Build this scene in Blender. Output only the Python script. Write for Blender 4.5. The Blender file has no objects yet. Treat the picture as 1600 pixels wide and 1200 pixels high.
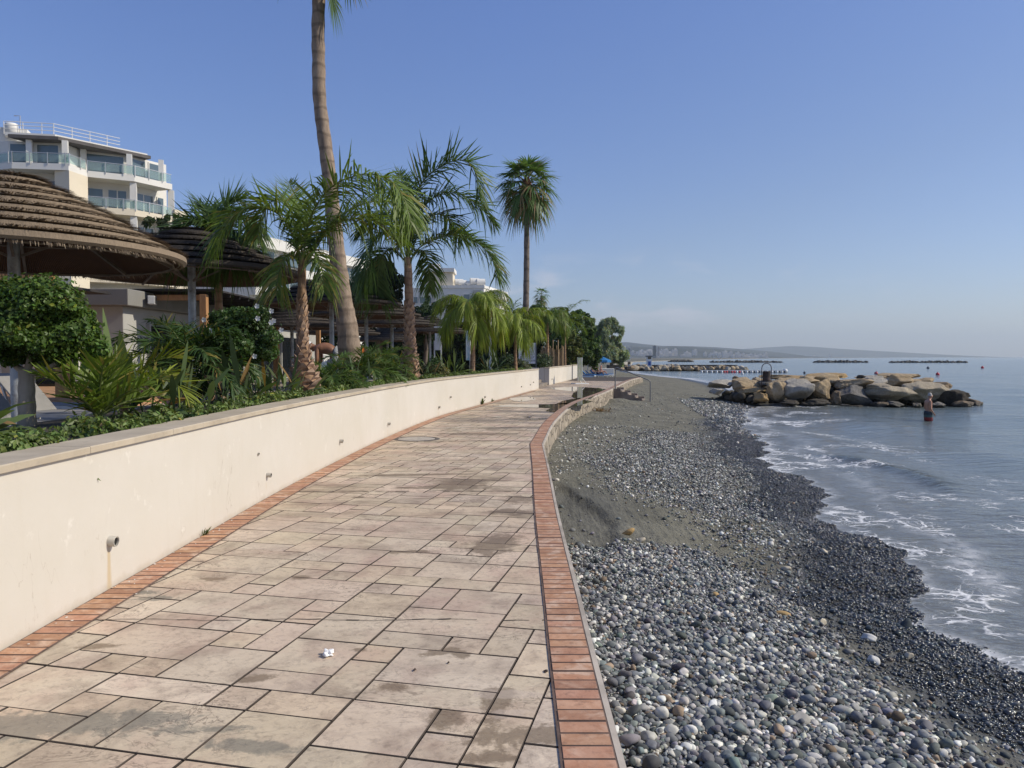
import bpy, bmesh, math, random
import numpy as np
from mathutils import Vector, Matrix
R = math.radians
random.seed(7)
rng = np.random.default_rng(11)
scene = bpy.context.scene
COL = scene.collection
# ------------------------------------------------------------------ camera
CAM = Vector((0, 0, 1.6)); FPX = 1180.0; PITCH = math.atan(42 / FPX)
cam_d = bpy.data.cameras.new('camera'); cam_o = bpy.data.objects.new('camera', cam_d); COL.objects.link(cam_o)
cam_o.location = CAM; cam_o.rotation_euler = (math.pi / 2 - PITCH, 0, 0)
cam_d.sensor_width = 36; cam_d.lens = FPX / 1600 * 36; cam_d.clip_start = 0.05; cam_d.clip_end = 40000
scene.camera = cam_o
C_P, S_P = math.cos(PITCH), math.sin(PITCH)
def ray(px, py):
    u, v = (px - 800) / FPX, -(py - 600) / FPX
    return Vector((u, C_P + v * S_P, -S_P + v * C_P))
def at(px, py, Y):
    d = ray(px, py); return CAM + d * (Y / d.y)
def atz(px, py, z):
    d = ray(px, py); return CAM + d * ((z - CAM.z) / d.z)
# ------------------------------------------------------------------ objects
WO = {}
def tag(o, label=None, cat=None, group=None, kind=None):
    if label: o['label'] = label
    if cat: o['category'] = cat
    if group: o['group'] = group
    if kind: o['kind'] = kind
    return o
def empty(name, loc, label, cat, group=None, rz=0):
    o = bpy.data.objects.new(name, None); COL.objects.link(o); o.location = loc; o.rotation_euler = (0, 0, rz)
    o.empty_display_size = .1
    WO[o.name] = Vector(loc); return tag(o, label, cat, group)
def link(name, me, parent=None, loc=None):
    o = bpy.data.objects.new(name, me); COL.objects.link(o)
    if parent is not None:
        o.parent = parent; o.location = -WO[parent.name]; WO[o.name] = Vector((0, 0, 0))
    else:
        o.location = loc or (0, 0, 0); WO[o.name] = Vector(o.location)
    return o
def copy_tree(o, parent=None):
    c = o.copy(); COL.objects.link(c)
    if parent is not None: c.parent = parent
    for ch in list(o.children): copy_tree(ch, c)
    return c
def place(o, loc, rz=0, label=None, group=None, scale=None):
    o.location = loc; o.rotation_euler = (0, 0, rz)
    if scale: o.scale = (scale,) * 3 if not hasattr(scale, '__len__') else scale
    if label: o['label'] = label
    if group: o['group'] = group
    return o
def npmesh(name, V, F, mats, C=None, smooth=False, MI=None):
    """V (n,3), F (k,3|4) arrays; C (n,3) colour"""
    V = np.asarray(V, np.float32); F = np.asarray(F, np.int32)
    me = bpy.data.meshes.new(name); k, s = F.shape
    me.vertices.add(len(V)); me.vertices.foreach_set('co', V.ravel())
    me.loops.add(k * s); me.loops.foreach_set('vertex_index', F.ravel())
    me.polygons.add(k); me.polygons.foreach_set('loop_start', np.arange(0, k * s, s, dtype=np.int32))
    if MI is not None: me.polygons.foreach_set('material_index', np.asarray(MI, np.int32))
    me.update(calc_edges=True)
    me.polygons.foreach_set('use_smooth', np.full(k, smooth))
    if C is not None:
        a = me.attributes.new('Col', 'FLOAT_COLOR', 'POINT')
        C4 = np.ones((len(V), 4), np.float32); C4[:, :3] = C; a.data.foreach_set('color', C4.ravel())
    for m in (mats if isinstance(mats, (list, tuple)) else [mats]): me.materials.append(m)
    return me
class MB:
    def __init__(s): s.v = []; s.f = []; s.m = []; s.s = []
    def add(s, vs, fs, m=0, sm=False):
        b = len(s.v); s.v += [tuple(v) for v in vs]
        for f in fs: s.f.append([b + i for i in f]); s.m.append(m); s.s.append(sm)
        return s
    def box(s, c, sz, rz=0, m=0, top=1.0, M=None):
        x, y, z = sz[0] / 2, sz[1] / 2, sz[2] / 2
        vs = [Vector((a * x * (top if d > 0 else 1), b * y * (top if d > 0 else 1), d * z)) for d in (-1, 1) for b in (-1, 1) for a in (-1, 1)]
        mt = (M or Matrix.Rotation(rz, 3, 'Z'))
        vs = [mt @ v + Vector(c) for v in vs]
        return s.add(vs, [(0, 2, 3, 1), (4, 5, 7, 6), (0, 1, 5, 4), (2, 6, 7, 3), (0, 4, 6, 2), (1, 3, 7, 5)], m)
    def beam(s, a, b, w, h, m=0, up=(0, 0, 1)):
        a, b = Vector(a), Vector(b); d = (b - a); L = d.length; d.normalize()
        x = d.cross(Vector(up))
        if x.length < 1e-4: x = Vector((1, 0, 0))
        x.normalize(); y = x.cross(d)
        M = Matrix((x, d, y)).transposed()
        return s.box((a + b) / 2, (w, L, h), m=m, M=M)
    def tube(s, pts, rad, n=8, m=0, cap=True, sm=True):
        pts = [Vector(p) for p in pts]; k = len(pts)
        if not hasattr(rad, '__len__'): rad = [rad] * k
        vs = []; ref = None
        for i, p in enumerate(pts):
            t = (pts[min(i + 1, k - 1)] - pts[max(i - 1, 0)]).normalized()
            if ref is None:
                ref = Vector((1, 0, 0)) if abs(t.x) < .8 else Vector((0, 1, 0))
            a = (ref - t * ref.dot(t)).normalized(); ref = a; b = t.cross(a)
            vs += [p + (a * math.cos(2 * math.pi * j / n) + b * math.sin(2 * math.pi * j / n)) * rad[i] for j in range(n)]
        fs = [(i * n + j, i * n + (j + 1) % n, (i + 1) * n + (j + 1) % n, (i + 1) * n + j) for i in range(k - 1) for j in range(n)]
        s.add(vs, fs, m, sm)
        if cap:
            s.add(vs[:n], [tuple(range(n))[::-1]], m); s.add(vs[-n:], [tuple(range(n))], m)
        return s
    def lathe(s, prof, c, n=24, m=0, sm=True):
        c = Vector(c); vs = [c + Vector((r * math.cos(2 * math.pi * j / n), r * math.sin(2 * math.pi * j / n), z)) for r, z in prof for j in range(n)]
        fs = [(i * n + j, i * n + (j + 1) % n, (i + 1) * n + (j + 1) % n, (i + 1) * n + j) for i in range(len(prof) - 1) for j in range(n)]
        return s.add(vs, fs, m, sm)
    def prism(s, poly, z0, z1, m=0):
        n = len(poly); vs = [(p[0], p[1], z0) for p in poly] + [(p[0], p[1], z1) for p in poly]
        fs = [tuple(range(n))[::-1], tuple(range(n, 2 * n))] + [(i, (i + 1) % n, n + (i + 1) % n, n + i) for i in range(n)]
        return s.add(vs, fs, m)
    def quad(s, a, b, c, d, m=0): return s.add([a, b, c, d], [(0, 1, 2, 3)], m)
    def build(s, name, mats, parent=None, bevel=0, loc=None):
        me = bpy.data.meshes.new(name); me.from_pydata(s.v, [], s.f)
        for m in (mats if isinstance(mats, (list, tuple)) else [mats]): me.materials.append(m)
        me.polygons.foreach_set('material_index', s.m); me.polygons.foreach_set('use_smooth', s.s)
        bm = bmesh.new(); bm.from_mesh(me); bmesh.ops.recalc_face_normals(bm, faces=bm.faces); bm.to_mesh(me); bm.free()
        me.update(); o = link(name, me, parent, loc)
        if bevel:
            md = o.modifiers.new('bevel', 'BEVEL'); md.width = bevel; md.segments = 2; md.limit_method = 'ANGLE'; md.angle_limit = R(40)
        return o
# ------------------------------------------------------------------ node materials
class NT:
    def __init__(s, tree): s.t = tree; s.n = tree.nodes; s.l = tree.links
    def node(s, typ, **kw):
        n = s.n.new(typ)
        for k, v in kw.items():
            if k.startswith('i_'):
                key = k[2:]; key = int(key) if key.isdigit() else key.replace('_', ' ')
                s.set(n.inputs[key], v)
            else: setattr(n, k, v)
        return n
    def set(s, inp, v):
        if isinstance(v, bpy.types.NodeSocket): s.l.new(v, inp)
        else: inp.default_value = v
    def math(s, op, a, b=0.0, c=0.0, clamp=False):
        n = s.n.new('ShaderNodeMath'); n.operation = op; n.use_clamp = clamp
        s.set(n.inputs[0], a); s.set(n.inputs[1], b); s.set(n.inputs[2], c); return n.outputs[0]
    def mr(s, v, a, b, c=0.0, d=1.0, smooth=False):
        n = s.n.new('ShaderNodeMapRange'); n.clamp = True
        if smooth: n.interpolation_type = 'SMOOTHSTEP'
        for i, x in enumerate((v, a, b, c, d)): s.set(n.inputs[i], x)
        return n.outputs[0]
    def mix(s, f, a, b, mode='MIX'):
        n = s.n.new('ShaderNodeMix'); n.data_type = 'RGBA'; n.blend_type = mode; n.clamp_factor = True
        s.set(n.inputs[0], f)
        for i, x in ((6, a), (7, b)): s.set(n.inputs[i], x if isinstance(x, bpy.types.NodeSocket) else c4(x))
        return n.outputs[2]
    def noise(s, vec, scale, detail=3, rough=.55, dist=0.0):
        n = s.n.new('ShaderNodeTexNoise'); s.set(n.inputs['Vector'], vec)
        n.inputs['Scale'].default_value = scale; n.inputs['Detail'].default_value = detail; n.inputs['Roughness'].default_value = rough; n.inputs['Distortion'].default_value = dist
        return n.outputs[0]
    def voro(s, vec, scale, feat='F1', out=0, rnd=1.0):
        n = s.n.new('ShaderNodeTexVoronoi'); n.feature = feat; s.set(n.inputs['Vector'], vec); n.inputs['Scale'].default_value = scale
        n.inputs['Randomness'].default_value = rnd; return n.outputs[out]
    def mapping(s, vec, loc=(0, 0, 0), rot=(0, 0, 0), sc=(1, 1, 1)):
        n = s.n.new('ShaderNodeMapping'); s.set(n.inputs[0], vec); n.inputs[1].default_value = loc; n.inputs[2].default_value = rot; n.inputs[3].default_value = sc; return n.outputs[0]
    def bump(s, h, strength=.3, dist=.01, normal=None):
        n = s.n.new('ShaderNodeBump'); n.inputs['Strength'].default_value = strength; n.inputs['Distance'].default_value = dist; s.set(n.inputs['Height'], h)
        if normal is not None: s.l.new(normal, n.inputs['Normal'])
        return n.outputs[0]
    def pos(s): return s.n.new('ShaderNodeNewGeometry').outputs['Position']
    def obj(s): return s.n.new('ShaderNodeTexCoord').outputs['Object']
    def attr(s, name='Col', out=0):
        n = s.n.new('ShaderNodeAttribute'); n.attribute_name = name; return n.outputs[out]
    def sep(s, v):
        n = s.n.new('ShaderNodeSeparateXYZ'); s.set(n.inputs[0], v); return n.outputs
def c4(c): return (c[0], c[1], c[2], 1.0) if len(c) == 3 else tuple(c)
def newmat(name):
    m = bpy.data.materials.new(name); m.use_nodes = True; t = NT(m.node_tree)
    t.n.clear(); out = t.n.new('ShaderNodeOutputMaterial'); b = t.n.new('ShaderNodeBsdfPrincipled'); t.l.new(b.outputs[0], out.inputs[0])
    t.b = b; t.out = out; return m, t
def pset(t, **kw):
    for k, v in kw.items():
        k = k.replace('_', ' ')
        if k == 'Base Color' and not isinstance(v, bpy.types.NodeSocket): v = c4(v)
        t.set(t.b.inputs[k], v)
def simple(name, col, rough=.6, var=.25, nscale=4.0, bump=.2, bscale=40.0, bdist=.004, metal=0.0, spec=.5, dirt=None, dscale=1.2, coord='obj'):
    """base colour with two octaves of variation and a fine bump"""
    m, t = newmat(name); p = t.obj() if coord == 'obj' else t.pos()
    n1 = t.noise(p, nscale, 4); f = t.mr(n1, .3, .7)
    c = t.mix(f, [x * (1 - var) for x in col], [min(1, x * (1 + var)) for x in col])
    if dirt:
        n2 = t.noise(p, dscale, 5, .65); c = t.mix(t.mr(n2, .5, .72, 0, .8), c, dirt)
    pset(t, Base_Color=c, Roughness=t.mr(t.noise(p, bscale * .3, 2), .3, .7, max(0, rough - .08), min(1, rough + .08)), Metallic=metal, Specular_IOR_Level=spec)
    if bump: pset(t, Normal=t.bump(t.noise(p, bscale, 4, .6), bump, bdist))
    return m
def leafmat(name, trans=.3, rough=.42, tint=(1, 1, 1)):
    m, t = newmat(name); c = t.mix(1.0, t.attr(), tint, 'MULTIPLY')
    pset(t, Base_Color=c, Roughness=rough + .06, Specular_IOR_Level=.28)
    tr = t.node('ShaderNodeBsdfTranslucent'); t.set(tr.inputs[0], t.mix(1.0, c, (1.25, 1.3, .6), 'MULTIPLY'))
    mx = t.node('ShaderNodeMixShader'); mx.inputs[0].default_value = trans
    t.l.new(t.b.outputs[0], mx.inputs[1]); t.l.new(tr.outputs[0], mx.inputs[2]); t.l.new(mx.outputs[0], t.out.inputs[0])
    return m
# ------------------------------------------------------------------ light and sky
SUN_EL, SUN_AZ = 38.0, 93.0           # azimuth clockwise from +Y
sd = Vector((math.sin(R(SUN_AZ)) * math.cos(R(SUN_EL)), math.cos(R(SUN_AZ)) * math.cos(R(SUN_EL)), math.sin(R(SUN_EL))))
sl = bpy.data.lights.new('sun', 'SUN'); so = bpy.data.objects.new('sun', sl); COL.objects.link(so)
sl.energy = 3.7; sl.angle = R(.5); sl.color = (1, .92, .76); so.rotation_euler = sd.to_track_quat('Z', 'Y').to_euler()
w = bpy.data.worlds.new('World'); scene.world = w; w.use_nodes = True
t = NT(w.node_tree); t.n.clear(); wo = t.n.new('ShaderNodeOutputWorld'); bg = t.n.new('ShaderNodeBackground'); t.l.new(bg.outputs[0], wo.inputs[0])
sky = t.n.new('ShaderNodeTexSky'); sky.sky_type = 'NISHITA'; sky.sun_disc = False; sky.sun_elevation = R(SUN_EL); sky.sun_rotation = R(SUN_AZ)
sky.altitude = 0; sky.air_density = SKY_AIR = 1.0; sky.dust_density = .35; sky.ozone_density = 4.0
gv = t.node('ShaderNodeTexCoord').outputs['Generated']
sx, sy, sz = t.sep(gv)
# faint low clouds, a broken band a few degrees above the horizon
cv = t.mapping(gv, loc=(.35, 0, 0), sc=(1, 1, 3.2))
cn = t.noise(cv, 9.0, 6, .55, .25)
band = t.math('MULTIPLY', t.mr(sz, .015, .05, smooth=True), t.mr(sz, .15, .085, smooth=True))
band = t.math('MULTIPLY', band, t.mr(sx, .5, .2))
cl = t.math('MULTIPLY', t.mr(cn, .50, .70, smooth=True), t.math('MULTIPLY', band, .55))
ft = t.math('ADD', t.mr(sz, .42, .07), t.math('MULTIPLY', t.mr(sx, 0, .55), .55), clamp=True)
skt = t.mix(1.0, sky.outputs[0], t.mix(ft, (.93, .99, 1.31), (.93, .885, 1.0)), 'MULTIPLY'); skt.node.clamp_result = False
skc = t.mix(cl, skt, (6.4, 6.2, 6.9))
t.l.new(skc, bg.inputs[0]); bg.inputs[1].default_value = .102
vs = scene.view_settings; scene.display_settings.display_device = 'sRGB'
vs.view_transform = 'Standard'; vs.look = 'None'; vs.exposure = .2; vs.gamma = 1; vs.use_curve_mapping = False
cy = scene.cycles
cy.max_bounces = 5; cy.diffuse_bounces = 2; cy.glossy_bounces = 3; cy.transmission_bounces = 4; cy.transparent_max_bounces = 8; cy.volume_bounces = 0
cy.use_denoising = True
cy.sample_clamp_indirect = 6.0
# ------------------------------------------------------------------ plan lines (metres; x as a function of y)
def spline(pts, n=12):
    P = [Vector((p[0], p[1])) for p in pts]; P = [2 * P[0] - P[1]] + P + [2 * P[-1] - P[-2]]; out = []
    for i in range(1, len(P) - 2):
        for k in range(n):
            u = k / n; a, b, c, d = P[i - 1:i + 3]
            out.append(.5 * (2 * b + (c - a) * u + (2 * a - 5 * b + 4 * c - d) * u * u + (3 * b - a - 3 * c + d) * u ** 3))
    out.append(P[-2]); return np.array([(p.x, p.y) for p in out])
WALLP = spline([(-2.79, -4), (-2.78, 1), (-2.775, 4.2), (-2.77, 6), (-2.78, 8.5), (-2.72, 10.7), (-2.50, 15), (-2.0, 20.2), (-1.15, 24.9), (1.33, 38), (2.1, 42.9), (4.25, 54), (5.3, 60)])
EDGEP = np.vstack([spline([(.43, -4), (.434, 3), (.45, 5.2), (.47, 7.7), (.53, 11), (.565, 13.9)])[:-1], spline([(.57, 13.9), (1.13, 19.3), (2.24, 26.2), (4.5, 35.6), (8.2, 52.4), (10.6, 61)])])
def wall_x(y): return np.interp(y, WALLP[:, 1], WALLP[:, 0])
def edge_x(y): return np.interp(y, EDGEP[:, 1], EDGEP[:, 0], right=None) + np.maximum(0, np.asarray(y) - 61) * .05
SEA = -1.0
SH = [(4.2, -6), (4.05, 4)] + [tuple(atz(a, b, SEA))[:2] for a, b in ((1600, 1080), (1480, 1003), (1440, 975), (1404, 937), (1437, 897), (1405, 873), (1350, 845), (1250, 806), (1290, 791), (1275, 770), (1257, 752), (1205, 735), (1180, 716), (1192, 692), (1152, 664))] + \
     [(9.6, 31), (10.6, 35), (12.0, 38), (13.5, 41), (15.2, 46), (16, 55), (18, 64), (19.2, 71), (20.8, 89), (19.8, 102), (19.5, 123), (22, 150), (60, 380), (195, 770), (520, 1530), (3300, 6000), (9000, 9000), (20000, 13000)]
SH = np.array(sorted(SH, key=lambda p: p[1]))
def shore_x(y):
    y = np.asarray(y, float); b = np.interp(y, SH[:, 1], SH[:, 0])
    return b + np.where(y < 60, .10 * np.sin(y * 3.1 + 1) + .06 * np.sin(y * 7.7) + .05 * np.sin(y * 1.3), 0)
def smooth(a, b, x): t_ = np.clip((x - a) / (b - a), 0, 1); return t_ * t_ * (3 - 2 * t_)
_w = rng.uniform(-1, 1, (60, 4))
def fnoise(x, y, f, k=0):
    """cheap smooth noise: sum of rotated sines"""
    r = 0
    for i in range(7):
        a = _w[(i + k) % 60, 0] * 3.14; q = f * (.7 + .6 * abs(_w[(i + k) % 60, 1]))
        r = r + np.sin((x * math.cos(a) + y * math.sin(a)) * q + _w[(i + k) % 60, 2] * 9 + 1.3 * np.sin((x * math.sin(a) - y * math.cos(a)) * q * .6 + i))
    return r / 7
def zbeach(x, y):
    x = np.asarray(x, float); y = np.asarray(y, float); e = edge_x(y); s = shore_x(y)
    ze = np.interp(y, [-5, 4, 7, 8.5, 12, 14, 20, 30, 38, 50, 61, 75, 150], [-.2, -.22, -.26, -.4, -.42, -.46, -.5, -.56, -.6, -.5, -.4, -.45, -.6])
    u = np.clip((x - e) / np.maximum(s - e, .5), 0, 1)
    z = ze + (SEA - ze) * u ** 1.25 - np.clip(x - s, 0, None) * .1
    dry = 1 - smooth(.75, 1, u)
    z = z + dry * (.035 * fnoise(x, y, 1.1) + .014 * fnoise(x, y, 4.2, 9) + .006 * fnoise(x, y, 13, 20))
    # scoured hollow beside the kerb with a little scarp
    sc = np.interp(y, [7.6, 8.3, 9.4, 10.4, 11.7, 12.4], [.95, 1.09, 1.24, 1.06, .79, .6]) + .03 * np.sin(y * 9)
    hol = smooth(.09, -.07, x - sc) * smooth(7.5, 8.1, y) * smooth(12.6, 11.6, y)
    z = z - .06 * hol + .02 * np.exp(-((x - sc - .1) / .12) ** 2) * smooth(7.5, 8.1, y) * smooth(12.6, 11.6, y)
    z = z + .22 * np.exp(-(((x - 5.2) / .8) ** 2 + ((y - 36.6) / 1.2) ** 2))      # sand heaped beside the steps
    return z
def sweep(pts, prof, closed=True):
    """sweep (offset to the right of the line, z) profile along a plan polyline -> verts, quads"""
    pts = np.asarray(pts); d = np.gradient(pts, axis=0); d /= np.linalg.norm(d, axis=1)[:, None]; nr = np.stack([d[:, 1], -d[:, 0]], 1)
    k = len(prof); V = []
    for p, n_ in zip(pts, nr):
        for o, z in prof: V.append((p[0] + n_[0] * o, p[1] + n_[1] * o, z))
    F = [(i * k + j, i * k + (j + 1) % k, (i + 1) * k + (j + 1) % k, (i + 1) * k + j) for i in range(len(pts) - 1) for j in range(k if closed else k - 1)]
    if closed: F += [tuple(range(k))[::-1], tuple(range((len(pts) - 1) * k, len(pts) * k))]
    return V, F
def resample(P, y0, y1, step):
    """arc-length samples of a plan line between two y values"""
    yy = np.linspace(y0, y1, 4000); xx = np.interp(yy, P[:, 1], P[:, 0]); s = np.concatenate([[0], np.cumsum(np.hypot(np.diff(xx), np.diff(yy)))])
    q = np.arange(0, s[-1], step); return np.stack([np.interp(q, s, xx), np.interp(q, s, yy)], 1)
# ------------------------------------------------------------------ promenade material
def blobs(t, p, items, nz):
    """soft irregular spots at given places: (x, y, rx, ry, angle)"""
    out = None
    for x, y, rx, ry, a in items:
        q = t.mapping(t.mapping(p, loc=(-x, -y, 0)), rot=(0, 0, -R(a)), sc=(1, 1, 0))
        s = t.node('ShaderNodeVectorMath', operation='MULTIPLY'); t.set(s.inputs[0], q); s.inputs[1].default_value = (1 / rx, 1 / ry, 0)
        l = t.node('ShaderNodeVectorMath', operation='LENGTH'); t.l.new(s.outputs[0], l.inputs[0])
        v = t.math('ADD', l.outputs['Value'], t.math('MULTIPLY', t.math('SUBTRACT', nz, .5), 4.2))
        f = t.mr(v, 1.05, .55, 0, 1, True); out = f if out is None else t.math('MAXIMUM', out, f)
    return out
def gp(px, py): v = atz(px, py, 0); return v.x, v.y
m_slab, t = newmat('stamped_concrete'); p = t.pos()
big = t.noise(p, .55, 5, .6); midn = t.noise(p, 3.2, 5, .65, .4); fine = t.noise(p, 22, 5, .65)
c = t.mix(t.mr(big, .35, .65), (.575, .455, .325), (.685, .56, .42))
c = t.mix(t.math('MULTIPLY', t.mr(midn, .47, .72), .8), c, (.30, .222, .165))
c = t.mix(t.math('MULTIPLY', t.mr(t.noise(p, 1.4, 5, .65), .48, .66), .6), c, (.52, .36, .275))
c = t.mix(t.math('MULTIPLY', t.mr(fine, .52, .70), .5), c, (.22, .165, .125))
c = t.mix(1.0, c, t.attr(), 'MULTIPLY')
# slate-like ridges pressed in by the stamp
slp = t.mapping(p, rot=(0, 0, R(20)), sc=(1.0, 2.6, 1)); slate = t.noise(slp, 5.0, 6, .62, 1.6)
ridge = t.math('ABSOLUTE', t.math('SUBTRACT', t.noise(t.mapping(p, rot=(0, 0, R(40)), sc=(1, 1.6, 1)), 3.1, 4, .6, 2.2), .5))
rl = t.math('MULTIPLY', t.mr(ridge, .022, .0), t.mr(t.noise(p, 1.1, 2), .48, .62))
c = t.mix(t.math('MULTIPLY', rl, .75), c, (.14, .10, .075))
nz = t.math('ADD', t.math('MULTIPLY', t.noise(p, 5.5, 8, .7, .4), .6), t.math('MULTIPLY', t.noise(p, 17, 6, .72), .4))
brown = blobs(t, p, [gp(605, 1073) + (.10, .07, 0), gp(690, 1018) + (.12, .06, 20), gp(720, 1022) + (.07, .06, 0), gp(560, 1015) + (.06, .05, 0), gp(700, 1120) + (.10, .14, -13),
    gp(815, 1150) + (.26, .10, 5), gp(775, 1100) + (.09, .2, -13), gp(470, 903) + (.09, .06, 0), gp(722, 757) + (.42, .55, 0), gp(690, 762) + (.8, .12, 0), gp(640, 742) + (1.0, .10, 5), gp(800, 800) + (.30, .2, -10), gp(775, 850) + (.22, .5, -13), gp(810, 780) + (.2, .3, 0),
    gp(560, 777) + (.1, .08, 0), gp(400, 1060) + (.1, .05, 20), gp(150, 1010) + (.12, .05, 10), gp(760, 1185) + (.12, .07, 0), gp(820, 668) + (1.2, .3, 5), gp(740, 678) + (1.2, .25, 0), gp(835, 655) + (.8, .6, 5), gp(640, 862) + (.3, .06, 10), gp(330, 905) + (.12, .06, 0)], nz)
c = t.mix(t.math('MULTIPLY', brown, .72), c, (.18, .125, .072))
green = blobs(t, p, [gp(120, 1130) + (.52, .12, -6), gp(10, 1135) + (.42, .16, 0), gp(230, 1122) + (.22, .08, 0), gp(390, 1165) + (.22, .06, -10), gp(340, 1140) + (.14, .05, 0), gp(250, 935) + (.2, .06, 0), gp(220, 925) + (.16, .05, 0)], nz)
c = t.mix(t.math('MULTIPLY', green, .62), c, (.15, .15, .125))
pale = blobs(t, p, [gp(800, 1085) + (.17, .05, 0), gp(795, 1115) + (.12, .05, 0), gp(690, 1150) + (.07, .05, 0)], nz)
c = t.mix(t.math('MULTIPLY', pale, .5), c, (.58, .47, .37))
# damp concrete towards the far puddles
ys = t.sep(p); strk = t.math('MULTIPLY', t.mr(ys[1], 5.0, 8.5), t.mr(t.noise(t.mapping(p, sc=(.55, 1.7, 1)), 1.9, 6, .68, .4), .49, .66, 0, 1, True)); c = t.mix(t.math('MULTIPLY', strk, .55), c, (.17, .125, .085)); damp = t.math('MULTIPLY', t.mr(ys[1], 15.5, 19), t.mr(t.noise(t.mapping(p, sc=(.35, 1, 1)), 1.1, 4, .6), .47, .6, 0, 1, True))
c = t.mix(t.math('MULTIPLY', damp, .62), c, (.15, .115, .085))
rough = t.math('SUBTRACT', .78, t.math('ADD', t.math('MULTIPLY', damp, .42), t.math('MULTIPLY', brown, .2)), clamp=True)
pset(t, Base_Color=c, Roughness=rough, Specular_IOR_Level=.4)
nb = t.bump(slate, .8, .012); nb = t.bump(t.noise(p, 60, 4, .7), .25, .003, nb); nb = t.bump(rl, -.5, .004, nb); pset(t, Normal=nb)
m_joint = simple('joint_grime', (.062, .047, .036), .9, .5, 6, .3, 60, coord='pos')
m_brick, t = newmat('terracotta_brick'); p = t.pos()
c = t.mix(1.0, t.mix(t.mr(t.noise(p, 9, 5, .65), .35, .68), (.41, .20, .11), (.53, .30, .185)), t.attr(), 'MULTIPLY')
worn = t.math('MULTIPLY', t.mr(t.noise(p, 7.0, 5, .6, .5), .48, .64), t.mr(t.noise(p, 1.3, 2), .36, .5))
c = t.mix(t.math('MULTIPLY', worn, .75), c, (.66, .47, .34)); c = t.mix(t.math('MULTIPLY', t.mr(t.noise(p, 24, 5, .7), .52, .72), .65), c, (.17, .09, .06))
c = t.mix(t.math('MULTIPLY', t.mr(t.sep(p)[1], 19, 24), .55), c, (.36, .27, .205))
pset(t, Base_Color=c, Roughness=.75, Normal=t.bump(t.noise(p, 45, 5, .7), .4, .004))
m_mortar = simple('dark_mortar', (.13, .085, .065), .9, .4, 8, .3, 60, coord='pos')
m_lip = simple('pale_cement', (.46, .40, .33), .85, .25, 3, .3, 50, coord='pos', dirt=(.2, .17, .13))
# ------------------------------------------------------------------ promenade slabs
U = .215; A = R(-13); ux, uy = np.array([math.cos(A), math.sin(A)]), np.array([-math.sin(A), math.cos(A)])
V, F, MI, C = [], [], [], []
occ = set(); SIZES = [((1, 1), 2), ((2, 1), 4), ((1, 2), 2), ((2, 2), 4.4), ((3, 2), 1.2), ((3, 1), 1.4)]
def clip(poly, p0, p1):
    """keep the part of poly left of p0->p1"""
    out = []; f = lambda q: (p1[0] - p0[0]) * (q[1] - p0[1]) - (p1[1] - p0[1]) * (q[0] - p0[0])
    for i in range(len(poly)):
        a, b = poly[i], poly[(i + 1) % len(poly)]; fa, fb = f(a), f(b)
        if fa >= 0: out.append(a)
        if fa * fb < 0: out.append(a + (b - a) * (fa / (fa - fb)))
    return out
def add_poly(poly, z, h, col, inset=.0038):
    cen = sum(poly) / len(poly)
    def shrink(k): return [q + (cen - q) * min(.3, k / max(.05, np.linalg.norm(q - cen))) * 1.3 for q in poly]
    top, mid = shrink(inset + .004), shrink(inset); n = len(poly); b = len(V)
    V.extend([(q[0], q[1], z) for q in top] + [(q[0], q[1], z - .004) for q in mid] + [(q[0], q[1], z - h) for q in mid])
    C.extend([col] * (3 * n)); F.append([b + i for i in range(n)]); MI.append(0)
    for r in (0, 1):
        for i in range(n): j = (i + 1) % n; F.append([b + r * n + i, b + (r + 1) * n + i, b + (r + 1) * n + j, b + r * n + j]); MI.append(1)
rs = random.Random(5)
for j in range(-14, 235):
    for i in range(-60, 62):
        if (i, j) in occ: continue
        c0 = ux * i * U + uy * j * U
        if c0[1] < -1.5 or c0[1] > 61.3 or c0[0] < wall_x(c0[1]) - 1.0 or c0[0] > edge_x(c0[1]) + .9: continue
        opts = [(s_, wt) for s_, wt in SIZES if all((i + a, j + b) not in occ for a in range(s_[0]) for b in range(s_[1]))]
        s_ = rs.choices([o[0] for o in opts], [o[1] for o in opts])[0]
        for a in range(s_[0]):
            for b in range(s_[1]): occ.add((i + a, j + b))
        poly = [c0, c0 + ux * s_[0] * U, c0 + ux * s_[0] * U + uy * s_[1] * U, c0 + uy * s_[1] * U]
        y0, y1 = min(q[1] for q in poly) - .01, max(q[1] for q in poly) + .01
        poly = clip(poly, np.array([edge_x(y0) - .1, y0]), np.array([edge_x(y1) - .1, y1]))
        if len(poly) < 3: continue
        g = rs.gauss(1, .06); add_poly(poly, rs.uniform(-.0015, .0015), .014, (g * rs.uniform(.97, 1.03), g, g * rs.uniform(.95, 1.03)))
me = bpy.data.meshes.new('promenade'); me.from_pydata(V, [], F); me.polygons.foreach_set('material_index', MI)
a_ = me.attributes.new('Col', 'FLOAT_COLOR', 'POINT'); a_.data.foreach_set('color', np.hstack([np.array(C), np.ones((len(C), 1))]).astype(np.float32).ravel())
me.materials.append(m_slab); me.materials.append(m_joint); tag(link('promenade', me), kind='structure')
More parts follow.
